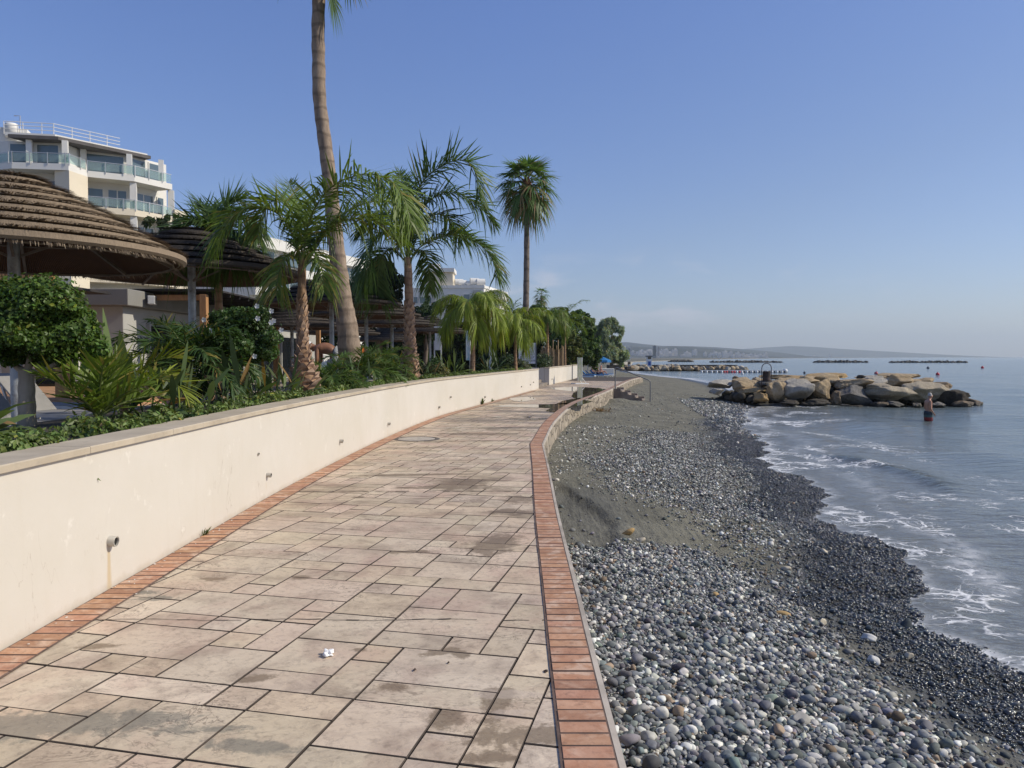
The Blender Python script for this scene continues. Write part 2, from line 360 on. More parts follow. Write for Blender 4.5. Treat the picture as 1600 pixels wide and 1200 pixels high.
# joint bed under the slabs, and expansion joints cut straight across
P = resample(EDGEP, -3, 61.3, .5); Wl = np.interp(P[:, 1], WALLP[:, 1], WALLP[:, 0])
mb = MB(); n = len(P)
mb.add([(x - .02, y, -.012) for x, y in P] + [(wx - .3, y, -.012) for wx, y in zip(Wl, P[:, 1])], [(i, i + 1, n + i + 1, n + i) for i in range(n - 1)])
tag(mb.build('joint_bed', m_joint), kind='structure')
mb = MB()
for py, w_ in ((969, .009), (768, .016), (690, .022), (672, .03), (640, .03)):
    y = gp(700, py)[1]; x0, x1 = wall_x(y) + .02, edge_x(y) - .02; ns = 40
    for i in range(ns):
        a, b = x0 + (x1 - x0) * i / ns, x0 + (x1 - x0) * (i + 1) / ns
        wob = lambda q: .012 * math.sin(q * 7 + y) + .006 * math.sin(q * 31)
        ww = w_ * (.55 + 1.0 * (rs.random() ** 3))
        if rs.random() < .22: continue
        mb.quad((a, y + wob(a) - ww / 2, .0045), (b, y + wob(b) - ww / 2, .0045), (b, y + wob(b) + ww / 2, .0045), (a, y + wob(a) + ww / 2, .0045))
tag(mb.build('expansion_joint', m_joint), kind='structure')
# brick edging either side
def brick_band(name, path, o0, o1, y0, y1, pitch, z=.0):
    global V, F, MI, C
    V, F, MI, C = [], [], [], []; P = resample(path, y0, y1, pitch); d = np.gradient(P, axis=0); d /= np.linalg.norm(d, axis=1)[:, None]; nr = np.stack([d[:, 1], -d[:, 0]], 1)
    for i in range(len(P) - 1):
        k = 0.0045
        q = [P[i] + nr[i] * o0 + d[i] * k, P[i] + nr[i] * o1 + d[i] * k, P[i + 1] + nr[i + 1] * o1 - d[i] * k, P[i + 1] + nr[i + 1] * o0 - d[i] * k]
        g = rs.gauss(1, .10); add_poly(q, z + .009 + rs.uniform(-.002, .002), .02, (g, g * rs.uniform(.96, 1.04), g * rs.uniform(.95, 1.04)), .002)
    me = bpy.data.meshes.new(name); me.from_pydata(V, [], F)
    a_ = me.attributes.new('Col', 'FLOAT_COLOR', 'POINT'); a_.data.foreach_set('color', np.hstack([np.array(C), np.ones((len(C), 1))]).astype(np.float32).ravel())
    me.materials.append(m_brick); me.materials.append(m_mortar); me.polygons.foreach_set('material_index', MI); tag(link(name, me), kind='structure')
    v_, f_ = sweep(P, [(o0 - .008, .0055), (o1 + .004, .0055)], False); mm = MB(); mm.add(v_, f_); tag(mm.build(name.replace('brick', 'mortar'), m_mortar), kind='structure')
brick_band('brick_edging', EDGEP, -.236, -.018, -2, 60.5, .105)
brick_band('brick_edging', WALLP, .004, .235, -2, 36, .105)
P = resample(EDGEP, -3, 61, .4); v_, f_ = sweep(P, [(-.016, -.06), (-.016, .007), (.012, .005), (.014, -.06)]); mb = MB(); mb.add(v_, f_); tag(mb.build('kerb_lip', m_lip), kind='structure')
# stone faced sea wall below the promenade edge
m_swall, t = newmat('seawall_stone'); p = t.pos(); uvp = t.mapping(p, rot=(0, 0, R(-12)), sc=(1, 1, 1))
vd = t.voro(t.mapping(uvp, sc=(.6, .75, 1.5)), 2.6, 'DISTANCE_TO_EDGE'); vc = t.voro(t.mapping(uvp, sc=(.6, .75, 1.5)), 2.6, 'F1', 1)
c = t.mix(t.math('MULTIPLY', t.sep(vc)[0], 1.0), (.22, .18, .13), (.45, .38, .29)); c = t.mix(t.mr(t.noise(p, 6, 5, .65), .5, .7, 0, .6), c, (.12, .10, .08))
c = t.mix(t.mr(vd, .05, .015), c, (.10, .085, .07)); pset(t, Base_Color=c, Roughness=.9)
pset(t, Normal=t.bump(t.noise(p, 30, 5, .7), .4, .01, t.bump(t.mr(vd, 0, .08), .8, .03)))
mb = MB(); v_, f_ = sweep(resample(EDGEP, -3, 61, .4), [(-.05, -1.6), (-.05, -.011), (.0, -.02), (.015, -.09), (.012, -1.6)])
mb.add(v_, f_); so_ = tag(mb.build('sea_wall', m_swall), 'stone faced retaining wall dropping from the promenade edge to the beach', 'wall')
# puddles
m_pud, t = newmat('puddle_water'); pset(t, Base_Color=(.13, .105, .085), Roughness=.02, Specular_IOR_Level=.9, IOR=1.33); pset(t, Normal=t.bump(t.noise(t.pos(), 3, 2), .015, .01))
def puddle(pxs):
    g = [np.array(gp(*q)) for q in pxs]; cen = sum(g) / len(g); out = []
    for i in range(len(g)):
        a, b = g[i], g[(i + 1) % len(g)]
        for k in range(9):
            q = a + (b - a) * k / 9; L = np.linalg.norm(b - a); q = q + (q - cen) * rs.uniform(-.06, .05); out.append((q[0], q[1], .0065))
    mb = MB(); mb.add(out, [tuple(range(len(out)))]); tag(mb.build('puddle', m_pud), kind='structure')
puddle([(858, 606), (900, 604.5), (930, 606), (952, 609), (940, 614), (925, 622), (905, 626), (893, 620), (897, 612), (868, 609)])
puddle([(858, 632), (895, 629), (915, 624), (925, 628), (885, 639), (868, 645), (852, 643), (860, 638), (838, 637), (770, 635.5), (790, 632.5)])
puddle([(880, 626), (905, 622), (915, 624), (890, 632), (868, 632)])
puddle([(765, 651.6), (785, 650.8), (780, 652.6)]); puddle([(815, 651.4), (832, 651), (828, 652.8)]); puddle([(690, 669), (722, 668.4), (712, 669.8)]); puddle([(795, 622), (830, 620), (838, 624), (815, 628), (800, 626)])
# manhole cover
mb = MB(); c0 = gp(651, 686); mb.lathe([(0, .012), (.30, .012), (.33, .010), (.36, .004)], (c0[0], c0[1], 0), 28)
mb2 = MB(); mb2.lathe([(.36, .004), (.37, .008), (.44, .007), (.46, -.002)], (c0[0], c0[1], 0), 28)
mh = empty('manhole_cover', (c0[0], c0[1], 0), 'round pale manhole cover set in the paving near the white wall', 'manhole cover')
mb.build('lid', simple('cast_cover', (.42, .37, .31), .7, .3, 8, .5, 60), mh); mb2.build('frame', simple('cover_rim', (.10, .085, .07), .8, .3, 8), mh)
# crumpled tissue
c0 = gp(513, 1024); V_ = []; base = bmesh.new(); bmesh.ops.create_icosphere(base, subdivisions=4, radius=1)
for v in base.verts:
    q = v.co.copy(); k = .70 + .25 * math.sin(4 * q.x + 3 * q.y * q.x + 1) * math.cos(5 * q.y + q.z) + .35 * abs(math.sin(q.x * 3 + 1.3 * q.y)) * abs(math.cos(q.y * 3.4 - q.z * 2)) + .08 * math.sin(7 * q.z + 5 * q.x)
    v.co = Vector((q.x * .032 * k, q.y * .042 * k, max(-.01, q.z * .018 * k)))
me = bpy.data.meshes.new('tissue'); base.to_mesh(me); base.free(); me.materials.append(simple('tissue_paper', (.85, .84, .82), .9, .06, 20, .3, 80))
tag(link('tissue', me, loc=(c0[0], c0[1], .012)), 'crumpled white paper tissue dropped on the paving', 'tissue')
# flakes of white paint shed from the wall onto the brick edging
fl_ = MB()
for i in range(70):
    y = rs.uniform(3.6, 9.0) if i < 60 else rs.uniform(9, 14); x = float(wall_x(y)) + abs(rs.gauss(.0, .10)) + .02; k = rs.choice((4, 5, 6)); r = rs.uniform(.003, .011) * (1.5 if rs.random() < .12 else 1); a0 = rs.uniform(0, 6)
    fl_.add([(x + r * math.cos(a0 + 6.283 * j / k) * rs.uniform(.5, 1.2), y + r * math.sin(a0 + 6.283 * j / k) * rs.uniform(.5, 1.2), .012 + rs.uniform(0, .004)) for j in range(k)], [tuple(range(k))])
tag(fl_.build('paint_flakes', simple('paint_flake_white', (.78, .74, .66), .8, .1, 20, 0)), kind='stuff')
# dead leaves and crumbs on the paving
mb = MB()
m_deb = simple('dry_leaf_brown', (.06, .038, .026), .9, .4, 20, 0)
for i, (px, py, s_, lab) in enumerate(((853, 1050, .018, 'small dark crumb of dead leaf beside the brick edging'), (648, 1048, .012, 'tiny dark leaf scrap right of the white tissue'), (701, 1037, .008, 'speck of dark debris at the corner of a large slab'))):
    q = gp(px, py); b_ = MB(); k = 7
    b_.add([(s_ * math.cos(2 * math.pi * j / k) * rs.uniform(.5, 1.1), s_ * 1.2 * math.sin(2 * math.pi * j / k) * rs.uniform(.5, 1.1), rs.uniform(0, .006)) for j in range(k)] + [(0, 0, .011)], [(j, (j + 1) % k, k) for j in range(k)])
    tag(b_.build('leaf_scrap', m_deb, loc=(q[0], q[1], .003)), lab, 'debris')
# ------------------------------------------------------------------ white garden wall with stone coping
def wall_hit(px, py, off=0.0):
    d = ray(px, py); yy = np.linspace(2, 60, 12000); g = wall_x(yy) + off - d.x / d.y * yy
    i = np.where(np.sign(g[:-1]) != np.sign(g[1:]))[0]; y = yy[i[0]]; return Vector((d.x / d.y * y, y, CAM.z + d.z / d.y * y))
m_wall, t = newmat('cream_render'); p = t.pos()
c = t.mix(t.mr(t.noise(p, .7, 5, .6), .35, .65), (.575, .53, .45), (.62, .575, .505))
streak = t.noise(t.mapping(p, sc=(2.4, 2.4, .25)), 3.5, 5, .6)
c = t.mix(t.math('MULTIPLY', t.mr(streak, .56, .72), .22), c, (.55, .49, .40))
c = t.mix(t.math('MULTIPLY', t.mr(t.noise(p, 5, 4, .7), .62, .72), .35), c, (.86, .82, .75))
z = t.sep(p)[2]; dirtn = t.noise(p, 6, 5, .7)
c = t.mix(t.math('MULTIPLY', t.mr(t.math('ADD', z, t.math('MULTIPLY', dirtn, .12)), .12, .045), .6), c, (.42, .34, .24))
hit = wall_hit(170, 850); hit2 = wall_hit(416, 750); hits = [(hit, .045, .42, .62), (hit2, .02, .1, .35)] + [(wall_hit(*q), .02, .18, .5) for q in ((606, 668), (685, 642))]
for h, w_, ln, am in hits:      # rust run below a drain pipe
    q = t.sep(t.mapping(p, loc=(-h.x, -h.y, -h.z)))
    wd = t.math('ADD', w_ * .5, t.math('MULTIPLY', t.math('MULTIPLY', q[2], -1), .09))
    f = t.math('MULTIPLY', t.mr(t.math('ABSOLUTE', t.math('ADD', q[1], t.math('MULTIPLY', t.math('SUBTRACT', dirtn, .5), .02))), wd, t.math('MULTIPLY', wd, .15), 0, 1, True), t.mr(q[2], -.01, -.05))
    f = t.math('MULTIPLY', f, t.mr(q[2], -ln * 1.3, -ln * .6)); c = t.mix(t.math('MULTIPLY', f, am), c, (.50, .36, .17))
crk = t.math('ABSOLUTE', t.math('SUBTRACT', t.noise(t.mapping(p, sc=(1, 1.5, .45)), 1.3, 4, .55, 1.2), .5))
c = t.mix(t.math('MULTIPLY', t.mr(crk, .003, .0), t.mr(t.noise(p, .9, 2), .48, .56, 0, .7)), c, (.40, .34, .27))
pset(t, Base_Color=c, Roughness=.85, Specular_IOR_Level=.3)
pset(t, Normal=t.bump(t.noise(p, 90, 4, .7), .22, .003, t.bump(t.noise(p, 3.0, 4, .6), .25, .02)))
m_cope, t = newmat('coping_stone'); p = t.pos()
c = t.mix(t.mr(t.noise(p, 2.2, 5, .6), .35, .65), (.41, .345, .255), (.52, .445, .335)); c = t.mix(t.mr(t.noise(p, 9, 4, .7), .55, .75, 0, .4), c, (.27, .235, .19))
pset(t, Base_Color=c, Roughness=.8, Normal=t.bump(t.noise(p, 60, 4, .7), .3, .003))
m_pipe = simple('pipe_plastic', (.45, .42, .36), .6, .3, 12, .2, 60); m_hole = simple('pipe_mouth_dark', (.012, .011, .010), .9, .2, 8, 0)
def make_wall(y0, y1, label, coplab=None):
    P = resample(WALLP, y0, y1, .3); P = np.vstack([P, [[wall_x(y1), y1]]])
    root = empty('garden_wall', (P[0][0], P[0][1], 0), label, 'wall')
    mb = MB(); mb.add(*sweep(P, [(0, -.05), (0, .972), (-.27, .972), (-.27, -.05)])); mb.build('wall_body', m_wall, root)
    # coping slabs about 1.2 m long, thin joints
    mb = MB(); Q = resample(WALLP, y0 - (.02 if y0 > 0 else 0), y1 + .02, .1); k = 12
    for i in range(0, len(Q) - 1, k):
        s_ = Q[i:min(i + k + 1, len(Q))].copy()
        if len(s_) < 3: continue
        d = s_[-1] - s_[-2]; s_[-1] = s_[-1] - d / np.linalg.norm(d) * .004
        dz = rs.uniform(-.001, .001); mb.add(*sweep(s_, [(.028, .974 + dz), (.030, 1.012 + dz), (.024, 1.019 + dz), (-.315, 1.019 + dz), (-.32, 1.012 + dz), (-.32, .974 + dz)]))
    mb.build('coping', m_cope, root)
    return root
W1 = make_wall(-3.5, 38.1, 'long low cream rendered wall with stone coping curving along the left of the promenade')
W2 = make_wall(43.0, 54.2, 'short cream wall section beyond the stepped opening')
P2 = resample(WALLP, 54.9, 59.5, .3); W3 = make_wall(54.9, 59.5, 'farthest stub of cream wall behind the thin upright banner')
def drain(px, py, r, ln=.05, parent=W1, white=False):
    h = wall_hit(px, py); mb = MB(); a = Vector((h.x - .02, h.y, h.z)); b = Vector((h.x + ln, h.y - .004, h.z - .004))
    mb.tube([a, b], r, 14, 0, cap=False); mb.tube([a + Vector((.02, 0, 0)), b - Vector((.001, 0, 0))], r * .82, 14, 0, cap=False)
    n = 14; mb.add([b + Vector((0, math.cos(2 * math.pi * j / n) * r, math.sin(2 * math.pi * j / n) * r)) for j in range(n)] + [b + Vector((0, math.cos(2 * math.pi * j / n) * r * .82, math.sin(2 * math.pi * j / n) * r * .82)) for j in range(n)], [(j, (j + 1) % n, n + (j + 1) % n, n + j) for j in range(n)])
    o = mb.build('drain_pipe', m_pipe, parent)
    mb = MB(); q = b - Vector((.012, 0, 0)); mb.add([q + Vector((0, math.cos(2 * math.pi * j / n) * r * .82, math.sin(2 * math.pi * j / n) * r * .82)) for j in range(n)], [tuple(range(n))]); mb.build('pipe_mouth', m_hole, o)
for px, py, r in ((171, 845, .030), (417, 742, .026), (403, 709, .018), (531, 689, .03), (606, 662, .03), (685, 636, .034), (703, 620, .03), (757, 620, .034), (814, 604, .03), (833, 597, .034), (828, 601, .03)):
    drain(px, py, r * (1.2 if px < 200 else 1), .05 if r > .02 else .012)
drain(862, 592, .04, .05, W2)
# stepped opening between the first two wall sections
m_step = simple('step_concrete', (.24, .20, .16), .85, .3, 3, .4, 40, coord='pos', dirt=(.10, .085, .07))
mb = MB(); a0 = Vector((wall_x(38.1), 38.1)); a1 = Vector((wall_x(43), 43.0)); dr = (a1 - a0).normalized(); nl = Vector((-dr.y, dr.x))
gs = empty('garden_steps', (a0.x, a0.y, 0), 'shaded stone steps rising into the garden through the gap in the wall', 'steps')
for i in range(6):
    q0 = a0 + nl * (.1 + .34 * i); q1 = a1 + nl * (.1 + .34 * i); mb = MB()
    mb.prism([q0 + dr * .003, q1 - dr * .003, q1 - dr * .003 + nl * .36, q0 + dr * .003 + nl * .36], -.02, .165 * (i + 1)); mb.build('step', m_step, gs)
mb = MB(); mb.prism([a0 + nl * .28, a0 + nl * 2.2, a0 + nl * 2.2 - dr * .2, a0 + nl * .28 - dr * .2], -.02, 1.02); mb.build('cheek_wall', m_wall, gs); mb = MB(); mb.prism([a1 + nl * .28, a1 + nl * 2.2, a1 + nl * 2.2 + dr * .2, a1 + nl * .28 + dr * .2], -.02, 1.0); mb.build('cheek_wall', m_wall, gs)
# ------------------------------------------------------------------ land, terrace, planting bed
m_soil = simple('bed_soil', (.05, .04, .028), .95, .4, 5, .6, 25, coord='pos'); m_terr = simple('terrace_paving', (.30, .26, .21), .8, .2, 2, .3, 30, coord='pos')
m_land, t = newmat('land'); p = t.pos(); c = t.mix(t.mr(t.noise(p, .01, 6, .65), .4, .6), (.10, .095, .06), (.17, .15, .11)); pset(t, Base_Color=c, Roughness=.95)
bed = resample(WALLP, -3.4, 37.9, .5); mb = MB(); mb.add(*sweep(bed, [(-.28, -.05), (-.28, .94), (-1.2, 1.0), (-2.1, .93), (-2.12, -.05)])); tag(mb.build('soil', m_soil), kind='structure')
bed = resample(WALLP, 43.1, 59.5, .5); mb = MB(); mb.add(*sweep(bed, [(-.28, -.05), (-.28, .92), (-1.4, .96), (-2.2, .93), (-2.22, -.05)])); tag(mb.build('soil', m_soil), kind='structure')
TZ = .45
mb = MB(); tp = resample(WALLP, -4, 60, 1.0); poly = [(p[0] - 2.05, p[1]) for p in tp] + [(-45, 60), (-45, -4)]; mb.prism(poly, -.1, TZ); tag(mb.build('terrace', m_terr), kind='structure')
rows = np.concatenate([np.linspace(-6, 61.9, 24), np.geomspace(62.2, 14000, 70)])
gx = np.where(rows < 62, np.interp(rows, [-6, 11, 20, 31, 54, 62], [-2.9, -2.9, -2.3, 0, 4, 5]), shore_x(rows) - 4 - .002 * rows)
V = []; F = []
for i, (y, x) in enumerate(zip(rows, gx)):
    zz = -.15 if y < 62 else -.85
    V += [(-1.2 * y - 400, y, zz), (x, y, zz)]
    if i: F.append((2 * i - 2, 2 * i - 1, 2 * i + 1, 2 * i))
tag(link('ground', npmesh('ground', V, F, m_land)), kind='structure')
# ------------------------------------------------------------------ beach
m_sand, t = newmat('dark_sand'); p = t.pos(); wet = t.attr('Col', 0)
sepc = t.node('ShaderNodeSeparateColor'); t.l.new(wet, sepc.inputs[0]); wv = sepc.outputs[0]
c = t.mix(t.mr(t.noise(p, 1.2, 6, .65), .35, .65), (.12, .112, .078), (.205, .192, .14))
c = t.mix(t.mr(t.noise(p, 70, 4, .7), .5, .7, 0, .7), c, (.04, .038, .032)); c = t.mix(t.mr(t.noise(p, 38, 3, .6), .66, .74, 0, .8), c, (.28, .27, .24))
c = t.mix(t.mr(t.noise(p, 6, 4, .6), .55, .7, 0, .5), c, (.065, .062, .05))
c = t.mix(t.math('MULTIPLY', wv, .86), c, (.022, .022, .021))
pset(t, Base_Color=c, Roughness=t.math('SUBTRACT', .92, t.math('MULTIPLY', wv, .55)))
pset(t, Normal=t.bump(t.noise(p, 55, 5, .75), .5, .012, t.bump(t.noise(p, 9, 5, .65), .8, .05, t.bump(t.noise(t.mapping(p, rot=(0, 0, R(28)), sc=(3.2, .5, 1)), 1.6, 4, .6), .7, .10))))
def grid(xf0, xf1, ys, nx, zf):
    u = np.linspace(0, 1, nx); X = np.stack([xf0(ys) + (xf1(ys) - xf0(ys)) * k for k in u], 1); Y = np.repeat(ys[:, None], nx, 1); Z = zf(X, Y)
    V = np.stack([X, Y, Z], -1).reshape(-1, 3); ny = len(ys); i = np.arange(ny - 1)[:, None] * nx + np.arange(nx - 1)[None]; F = np.stack([i, i + 1, i + nx + 1, i + nx], -1).reshape(-1, 4)
    return V, F, X, Y
ys = np.concatenate([np.arange(-5, 2.4, .4), np.geomspace(2.6, 160, 520)])
V, F, X, Y = grid(lambda y: edge_x(y) - np.where(y < 61, .04, 18), lambda y: shore_x(y) + 5, ys, 170, zbeach)
fd = X - shore_x(Y); wetv = smooth(-2.1, -.7, fd + .35 * fnoise(X, Y, 2.0, 3)); hollow = .35 * smooth(1.5, .7, X - edge_x(Y)) * smooth(7.8, 8.6, Y) * smooth(12.4, 11, Y)
wetv = np.clip(wetv + hollow, 0, 1).reshape(-1)
tag(link('beach', npmesh('beach', V, F, m_sand, np.stack([wetv] * 3, 1), True)), kind='structure')
# ------------------------------------------------------------------ sea
m_sea, t = newmat('sea_water'); p = t.pos(); colr = t.node('ShaderNodeSeparateColor'); t.l.new(t.attr('Col', 0), colr.inputs[0]); depth, fz, brk = colr.outputs
ysv = t.sep(p)
c = t.mix(depth, (.155, .16, .15), (.125, .158, .16)); c = t.mix(t.math('MULTIPLY', brk, .8), c, (.055, .06, .042))
patch = t.noise(t.mapping(p, sc=(.8, .55, 1)), .75, 4, .6); w1 = t.node('ShaderNodeVectorMath', operation='ADD')
wn = t.node('ShaderNodeTexNoise'); t.set(wn.inputs['Vector'], p); wn.inputs['Scale'].default_value = 1.6; wn.inputs['Detail'].default_value = 4
sc_ = t.node('ShaderNodeVectorMath', operation='SCALE'); t.l.new(wn.outputs['Color'], sc_.inputs[0]); sc_.inputs['Scale'].default_value = .9
t.l.new(p, w1.inputs[0]); t.l.new(sc_.outputs[0], w1.inputs[1])
lace = t.voro(t.mapping(w1.outputs[0], rot=(0, 0, R(-25)), sc=(1, 1.6, .05)), 1.9, 'DISTANCE_TO_EDGE'); lace2 = t.voro(t.mapping(w1.outputs[0], sc=(1, 1.5, .05)), 6.5, 'DISTANCE_TO_EDGE')
amt = t.math('MULTIPLY', t.mr(patch, .48, .68, 0, 1), fz)
thr = t.math('MULTIPLY', amt, .12)
foam = t.math('MAXIMUM', t.mr(t.math('SUBTRACT', lace, thr), .02, -.03, 0, 1), t.math('MULTIPLY', t.mr(t.math('SUBTRACT', lace2, t.math('MULTIPLY', thr, .9)), .0, -.05), .9))
foam = t.math('MULTIPLY', foam, t.mr(amt, .05, .3)); foam = t.math('MULTIPLY', foam, t.mr(t.noise(p, 14, 4, .7), .3, .55, .35, 1))
edge = t.math('MULTIPLY', t.attr('edge', 2), t.mr(t.noise(p, 5, 4, .65), .36, .55)); foam = t.math('MAXIMUM', foam, edge)
c = t.mix(foam, c, (.80, .80, .79))
pset(t, Base_Color=c, Roughness=t.math('ADD', .11, t.math('MULTIPLY', foam, .6)), IOR=1.33)
far = t.mr(ysv[1], 30, 400)
wa = t.noise(t.mapping(p, rot=(0, 0, R(18)), sc=(.45, 1.3, 1)), 2.3, 4, .6, .3); wb = t.noise(t.mapping(p, rot=(0, 0, R(-10)), sc=(.5, 1.2, 1)), 8.0, 3, .6); wc = t.noise(t.mapping(p, sc=(.3, 1, 1)), .35, 4, .6)
nb = t.bump(wa, .85, .11); nb = t.bump(wb, .6, .03, nb); nb = t.bump(wc, .7, .3, nb); nb = t.bump(foam, .3, .02, nb)
pset(t, Normal=nb)
waves = []
wr = random.Random(3)
for i in range(34):
    L = 1.1 * 1.17 ** i if i < 20 else wr.uniform(2, 9); a = R(wr.gauss(205, 26)); waves.append((L, a, .0046 * L ** .68, wr.uniform(0, 6.28)))
def sea_z(X, Y):
    h = np.zeros_like(X); sp_ = np.maximum(.03 * Y, .05); near = smooth(-.2, 4, X - shore_x(Y)) * .9 + .1
    for L, a, A_, ph in waves:
        k = 2 * math.pi / L; h += A_ * np.sin((X * math.cos(a) + Y * math.sin(a)) * k + ph + .8 * np.sin(X * .21 + Y * .13 + ph)) * np.clip(L / (sp_ * 3) - 1, 0, 1)
    cx = 8.45 + .35 * np.sin((Y - 13) * .5) - .03 * (Y - 17) ** 2; br = np.exp(-np.clip((X - cx) / np.where(X > cx, .55, .22), -5, 5) ** 2) * smooth(13.6, 15.2, Y) * smooth(20.6, 18.8, Y)
    cx2 = shore_x(Y) + 2.2 + .5 * np.sin(Y * .7); b2 = np.exp(-((X - cx2) / .4) ** 2) * .03 * smooth(9, 11, Y) * smooth(34, 28, Y)
    fdd = X - shore_x(Y); swash = -.02 * smooth(.4, -1.0, fdd)
    return SEA + h * near * .9 + .085 * br + b2 + swash, br
ys = np.geomspace(3.6, 12900, 760)
V, F, X, Y = grid(lambda y: shore_x(y) - np.where(y < 160, 1.6, -1), lambda y: np.maximum(shore_x(y) + 30, .95 * y + 14), ys, 330, lambda a, b: sea_z(a, b)[0])
fd = X - shore_x(Y); br = sea_z(X, Y)[1]
dep = smooth(.5, 9, fd + np.maximum(0, Y - 20) * .05)
fz = smooth(-.3, .3, fd) * smooth(6.5 + 0 * Y, 1.2, fd - 1.6 * fnoise(X, Y, .35, 5) - np.where(Y < 14, 2.0, 0)) * smooth(110, 60, Y)
fz = np.maximum(fz, .8 * np.exp(-(((X - 13.6) / 2.2) ** 2 + ((Y - 37.5) / 2.6) ** 2)))
fz = np.maximum(fz, .75 * np.exp(-((Y - 39.2) / .5) ** 2) * smooth(12, 13, X) * smooth(26.5, 25, X))
edgev = np.exp(-((fd + .02 - .10 * fnoise(X, Y, 2.2, 30)) / (.09 + .012 * Y)) ** 2) * np.clip(.55 + .8 * fnoise(X, Y, .6, 12), .15, 1) + .7 * np.exp(-((fd - 1.1 - .5 * fnoise(X, Y, 1.0, 40)) / (.10 + .008 * Y)) ** 2) * np.clip(.3 + 1.2 * fnoise(X, Y, .8, 22), 0, 1)
edgev = np.clip(edgev * smooth(170, 130, Y), 0, 1)
me = npmesh('sea', V, F, m_sea, np.stack([dep.ravel(), fz.ravel(), br.ravel()], 1), True)
a_ = me.attributes.new('edge', 'FLOAT', 'POINT'); a_.data.foreach_set('value', edgev.ravel().astype(np.float32)); tag(link('sea', me), kind='structure')
# ------------------------------------------------------------------ shingle
def ico(sub):
    bm = bmesh.new(); bmesh.ops.create_icosphere(bm, subdivisions=sub, radius=1); bm.verts.ensure_lookup_table()
    v = np.array([q.co[:] for q in bm.verts]); f = np.array([[q.index for q in fc.verts] for fc in bm.faces]); bm.free(); return v, f
ICO = {1: ico(1), 2: ico(2), 3: ico(3), 4: ico(4), 5: ico(5)}
def inpoly(x, y, poly):
    r = np.zeros(len(x), bool); n = len(poly)
    for i in range(n):
        (x0, y0), (x1, y1) = poly[i], poly[(i + 1) % n]
        c_ = ((y0 > y) != (y1 > y)) & (x < (x1 - x0) * (y - y0) / (y1 - y0 + 1e-12) + x0); r ^= c_
    return r
def zpoly(pxs, z): return [tuple(atz(a, b, z))[:2] for a, b in pxs]
def pebble_cols(n, light=.16, wet=False):
    g = rng.uniform(.065, .27, n)[:, None] * np.array([[.95, 1.0, .985]]) * (1 + rng.normal(0, .05, (n, 3)))
    k = rng.random(n); L = k < light; g[L] = rng.uniform(.40, .86, L.sum())[:, None] * np.array([[1, .95, .83]]) * (1 + rng.normal(0, .025, (L.sum(), 3)))
    T = (k > .955); g[T] = rng.uniform(.10, .34, T.sum())[:, None] * np.array([[1.15, .85, .58]])
    M_ = (k > light) & (k < light + .17); g[M_] = rng.uniform(.2, .34, M_.sum())[:, None] * np.array([[1, .98, .92]])
    if wet: g = g * .27
    return np.clip(g, .01, .75)
def stones(P, r, cols, sub, flat=(.45, .85)):
    """many rounded stones: P (n,3) centres, r (n) radii -> V, F, C"""
    bv, bf = ICO[sub]; n = len(P); k = len(bv); V = np.zeros((n, k, 3))
    nv = 14; var = []
    for i in range(nv):
        q = bv.copy(); pl = rng.normal(size=(6, 3)); pl /= np.linalg.norm(pl, axis=1)[:, None]
        for nn in pl:
            dd = q @ nn; o = rng.uniform(.5, .88); q = q - np.clip(dd - o, 0, None)[:, None] * nn * .85
        q = q * (1 + .10 * np.sin(q @ rng.normal(size=3) * 2.5 + rng.uniform(0, 6)))[:, None]; var.append(q)
    var = np.array(var)[rng.integers(0, nv, n)]
    sc = np.stack([rng.uniform(.85, 1.35, n), rng.uniform(.65, 1.0, n), rng.uniform(flat[0], flat[1], n)], 1) * r[:, None]
    var = var * sc[:, None, :]; tl = rng.normal(0, .3, n); a = rng.uniform(0, 6.28, n)
    ct, st = np.cos(tl)[:, None], np.sin(tl)[:, None]; x = var[..., 0] * ct + var[..., 2] * st; z = -var[..., 0] * st + var[..., 2] * ct; y = var[..., 1]
    ca, sa = np.cos(a)[:, None], np.sin(a)[:, None]; V = np.stack([x * ca - y * sa, x * sa + y * ca, z], -1) + P[:, None, :]
    F = (bf[None] + (np.arange(n) * k)[:, None, None]).reshape(-1, 3)
    sh = 1 + .10 * rng.normal(size=(n, k, 1)); C = np.clip(cols[:, None, :] * sh, 0, 1)
    return V.reshape(-1, 3), F, C.reshape(-1, 3)
def merge(parts):
    V, F, C, o = [], [], [], 0
    for v, f, c in parts: V.append(v); F.append(f + o); C.append(c); o += len(v)
    return np.vstack(V), np.vstack(F), np.vstack(C)
m_peb, t = newmat('pebble_stone'); p = t.pos(); c = t.mix(1.0, t.attr(), t.mix(t.noise(p, 60, 4, .7), (.75, .75, .75), (1.25, 1.25, 1.25)), 'MULTIPLY')
pset(t, Base_Color=c, Roughness=.72, Specular_IOR_Level=.2, Normal=t.bump(t.noise(p, 160, 3, .7), .25, .0015))
m_wetp, t = newmat('wet_pebble'); c = t.mix(1.0, t.attr(), t.mix(t.noise(t.pos(), 60, 4, .7), (.7, .7, .7), (1.3, 1.3, 1.3)), 'MULTIPLY'); pset(t, Base_Color=c, Roughness=.16, Specular_IOR_Level=.6)
ZC = zpoly([(880, 872), (930, 862), (985, 848), (1040, 838), (1100, 838), (1160, 860), (1215, 895), (1275, 920), (1330, 955), (1390, 1010), (1450, 1075), (1540, 1150), (1640, 1225), (1700, 1290), (900, 1290), (850, 950)], -.42)
ZM = zpoly([(985, 684), (1060, 650), (1110, 685), (1150, 715), (1178, 790), (1190, 850), (1140, 850), (1075, 803), (1000, 778), (935, 745), (925, 715)], -.6)
ZL = zpoly([(856, 700), (880, 672), (915, 655), (965, 655), (945, 690), (905, 725), (868, 770)], -.5)
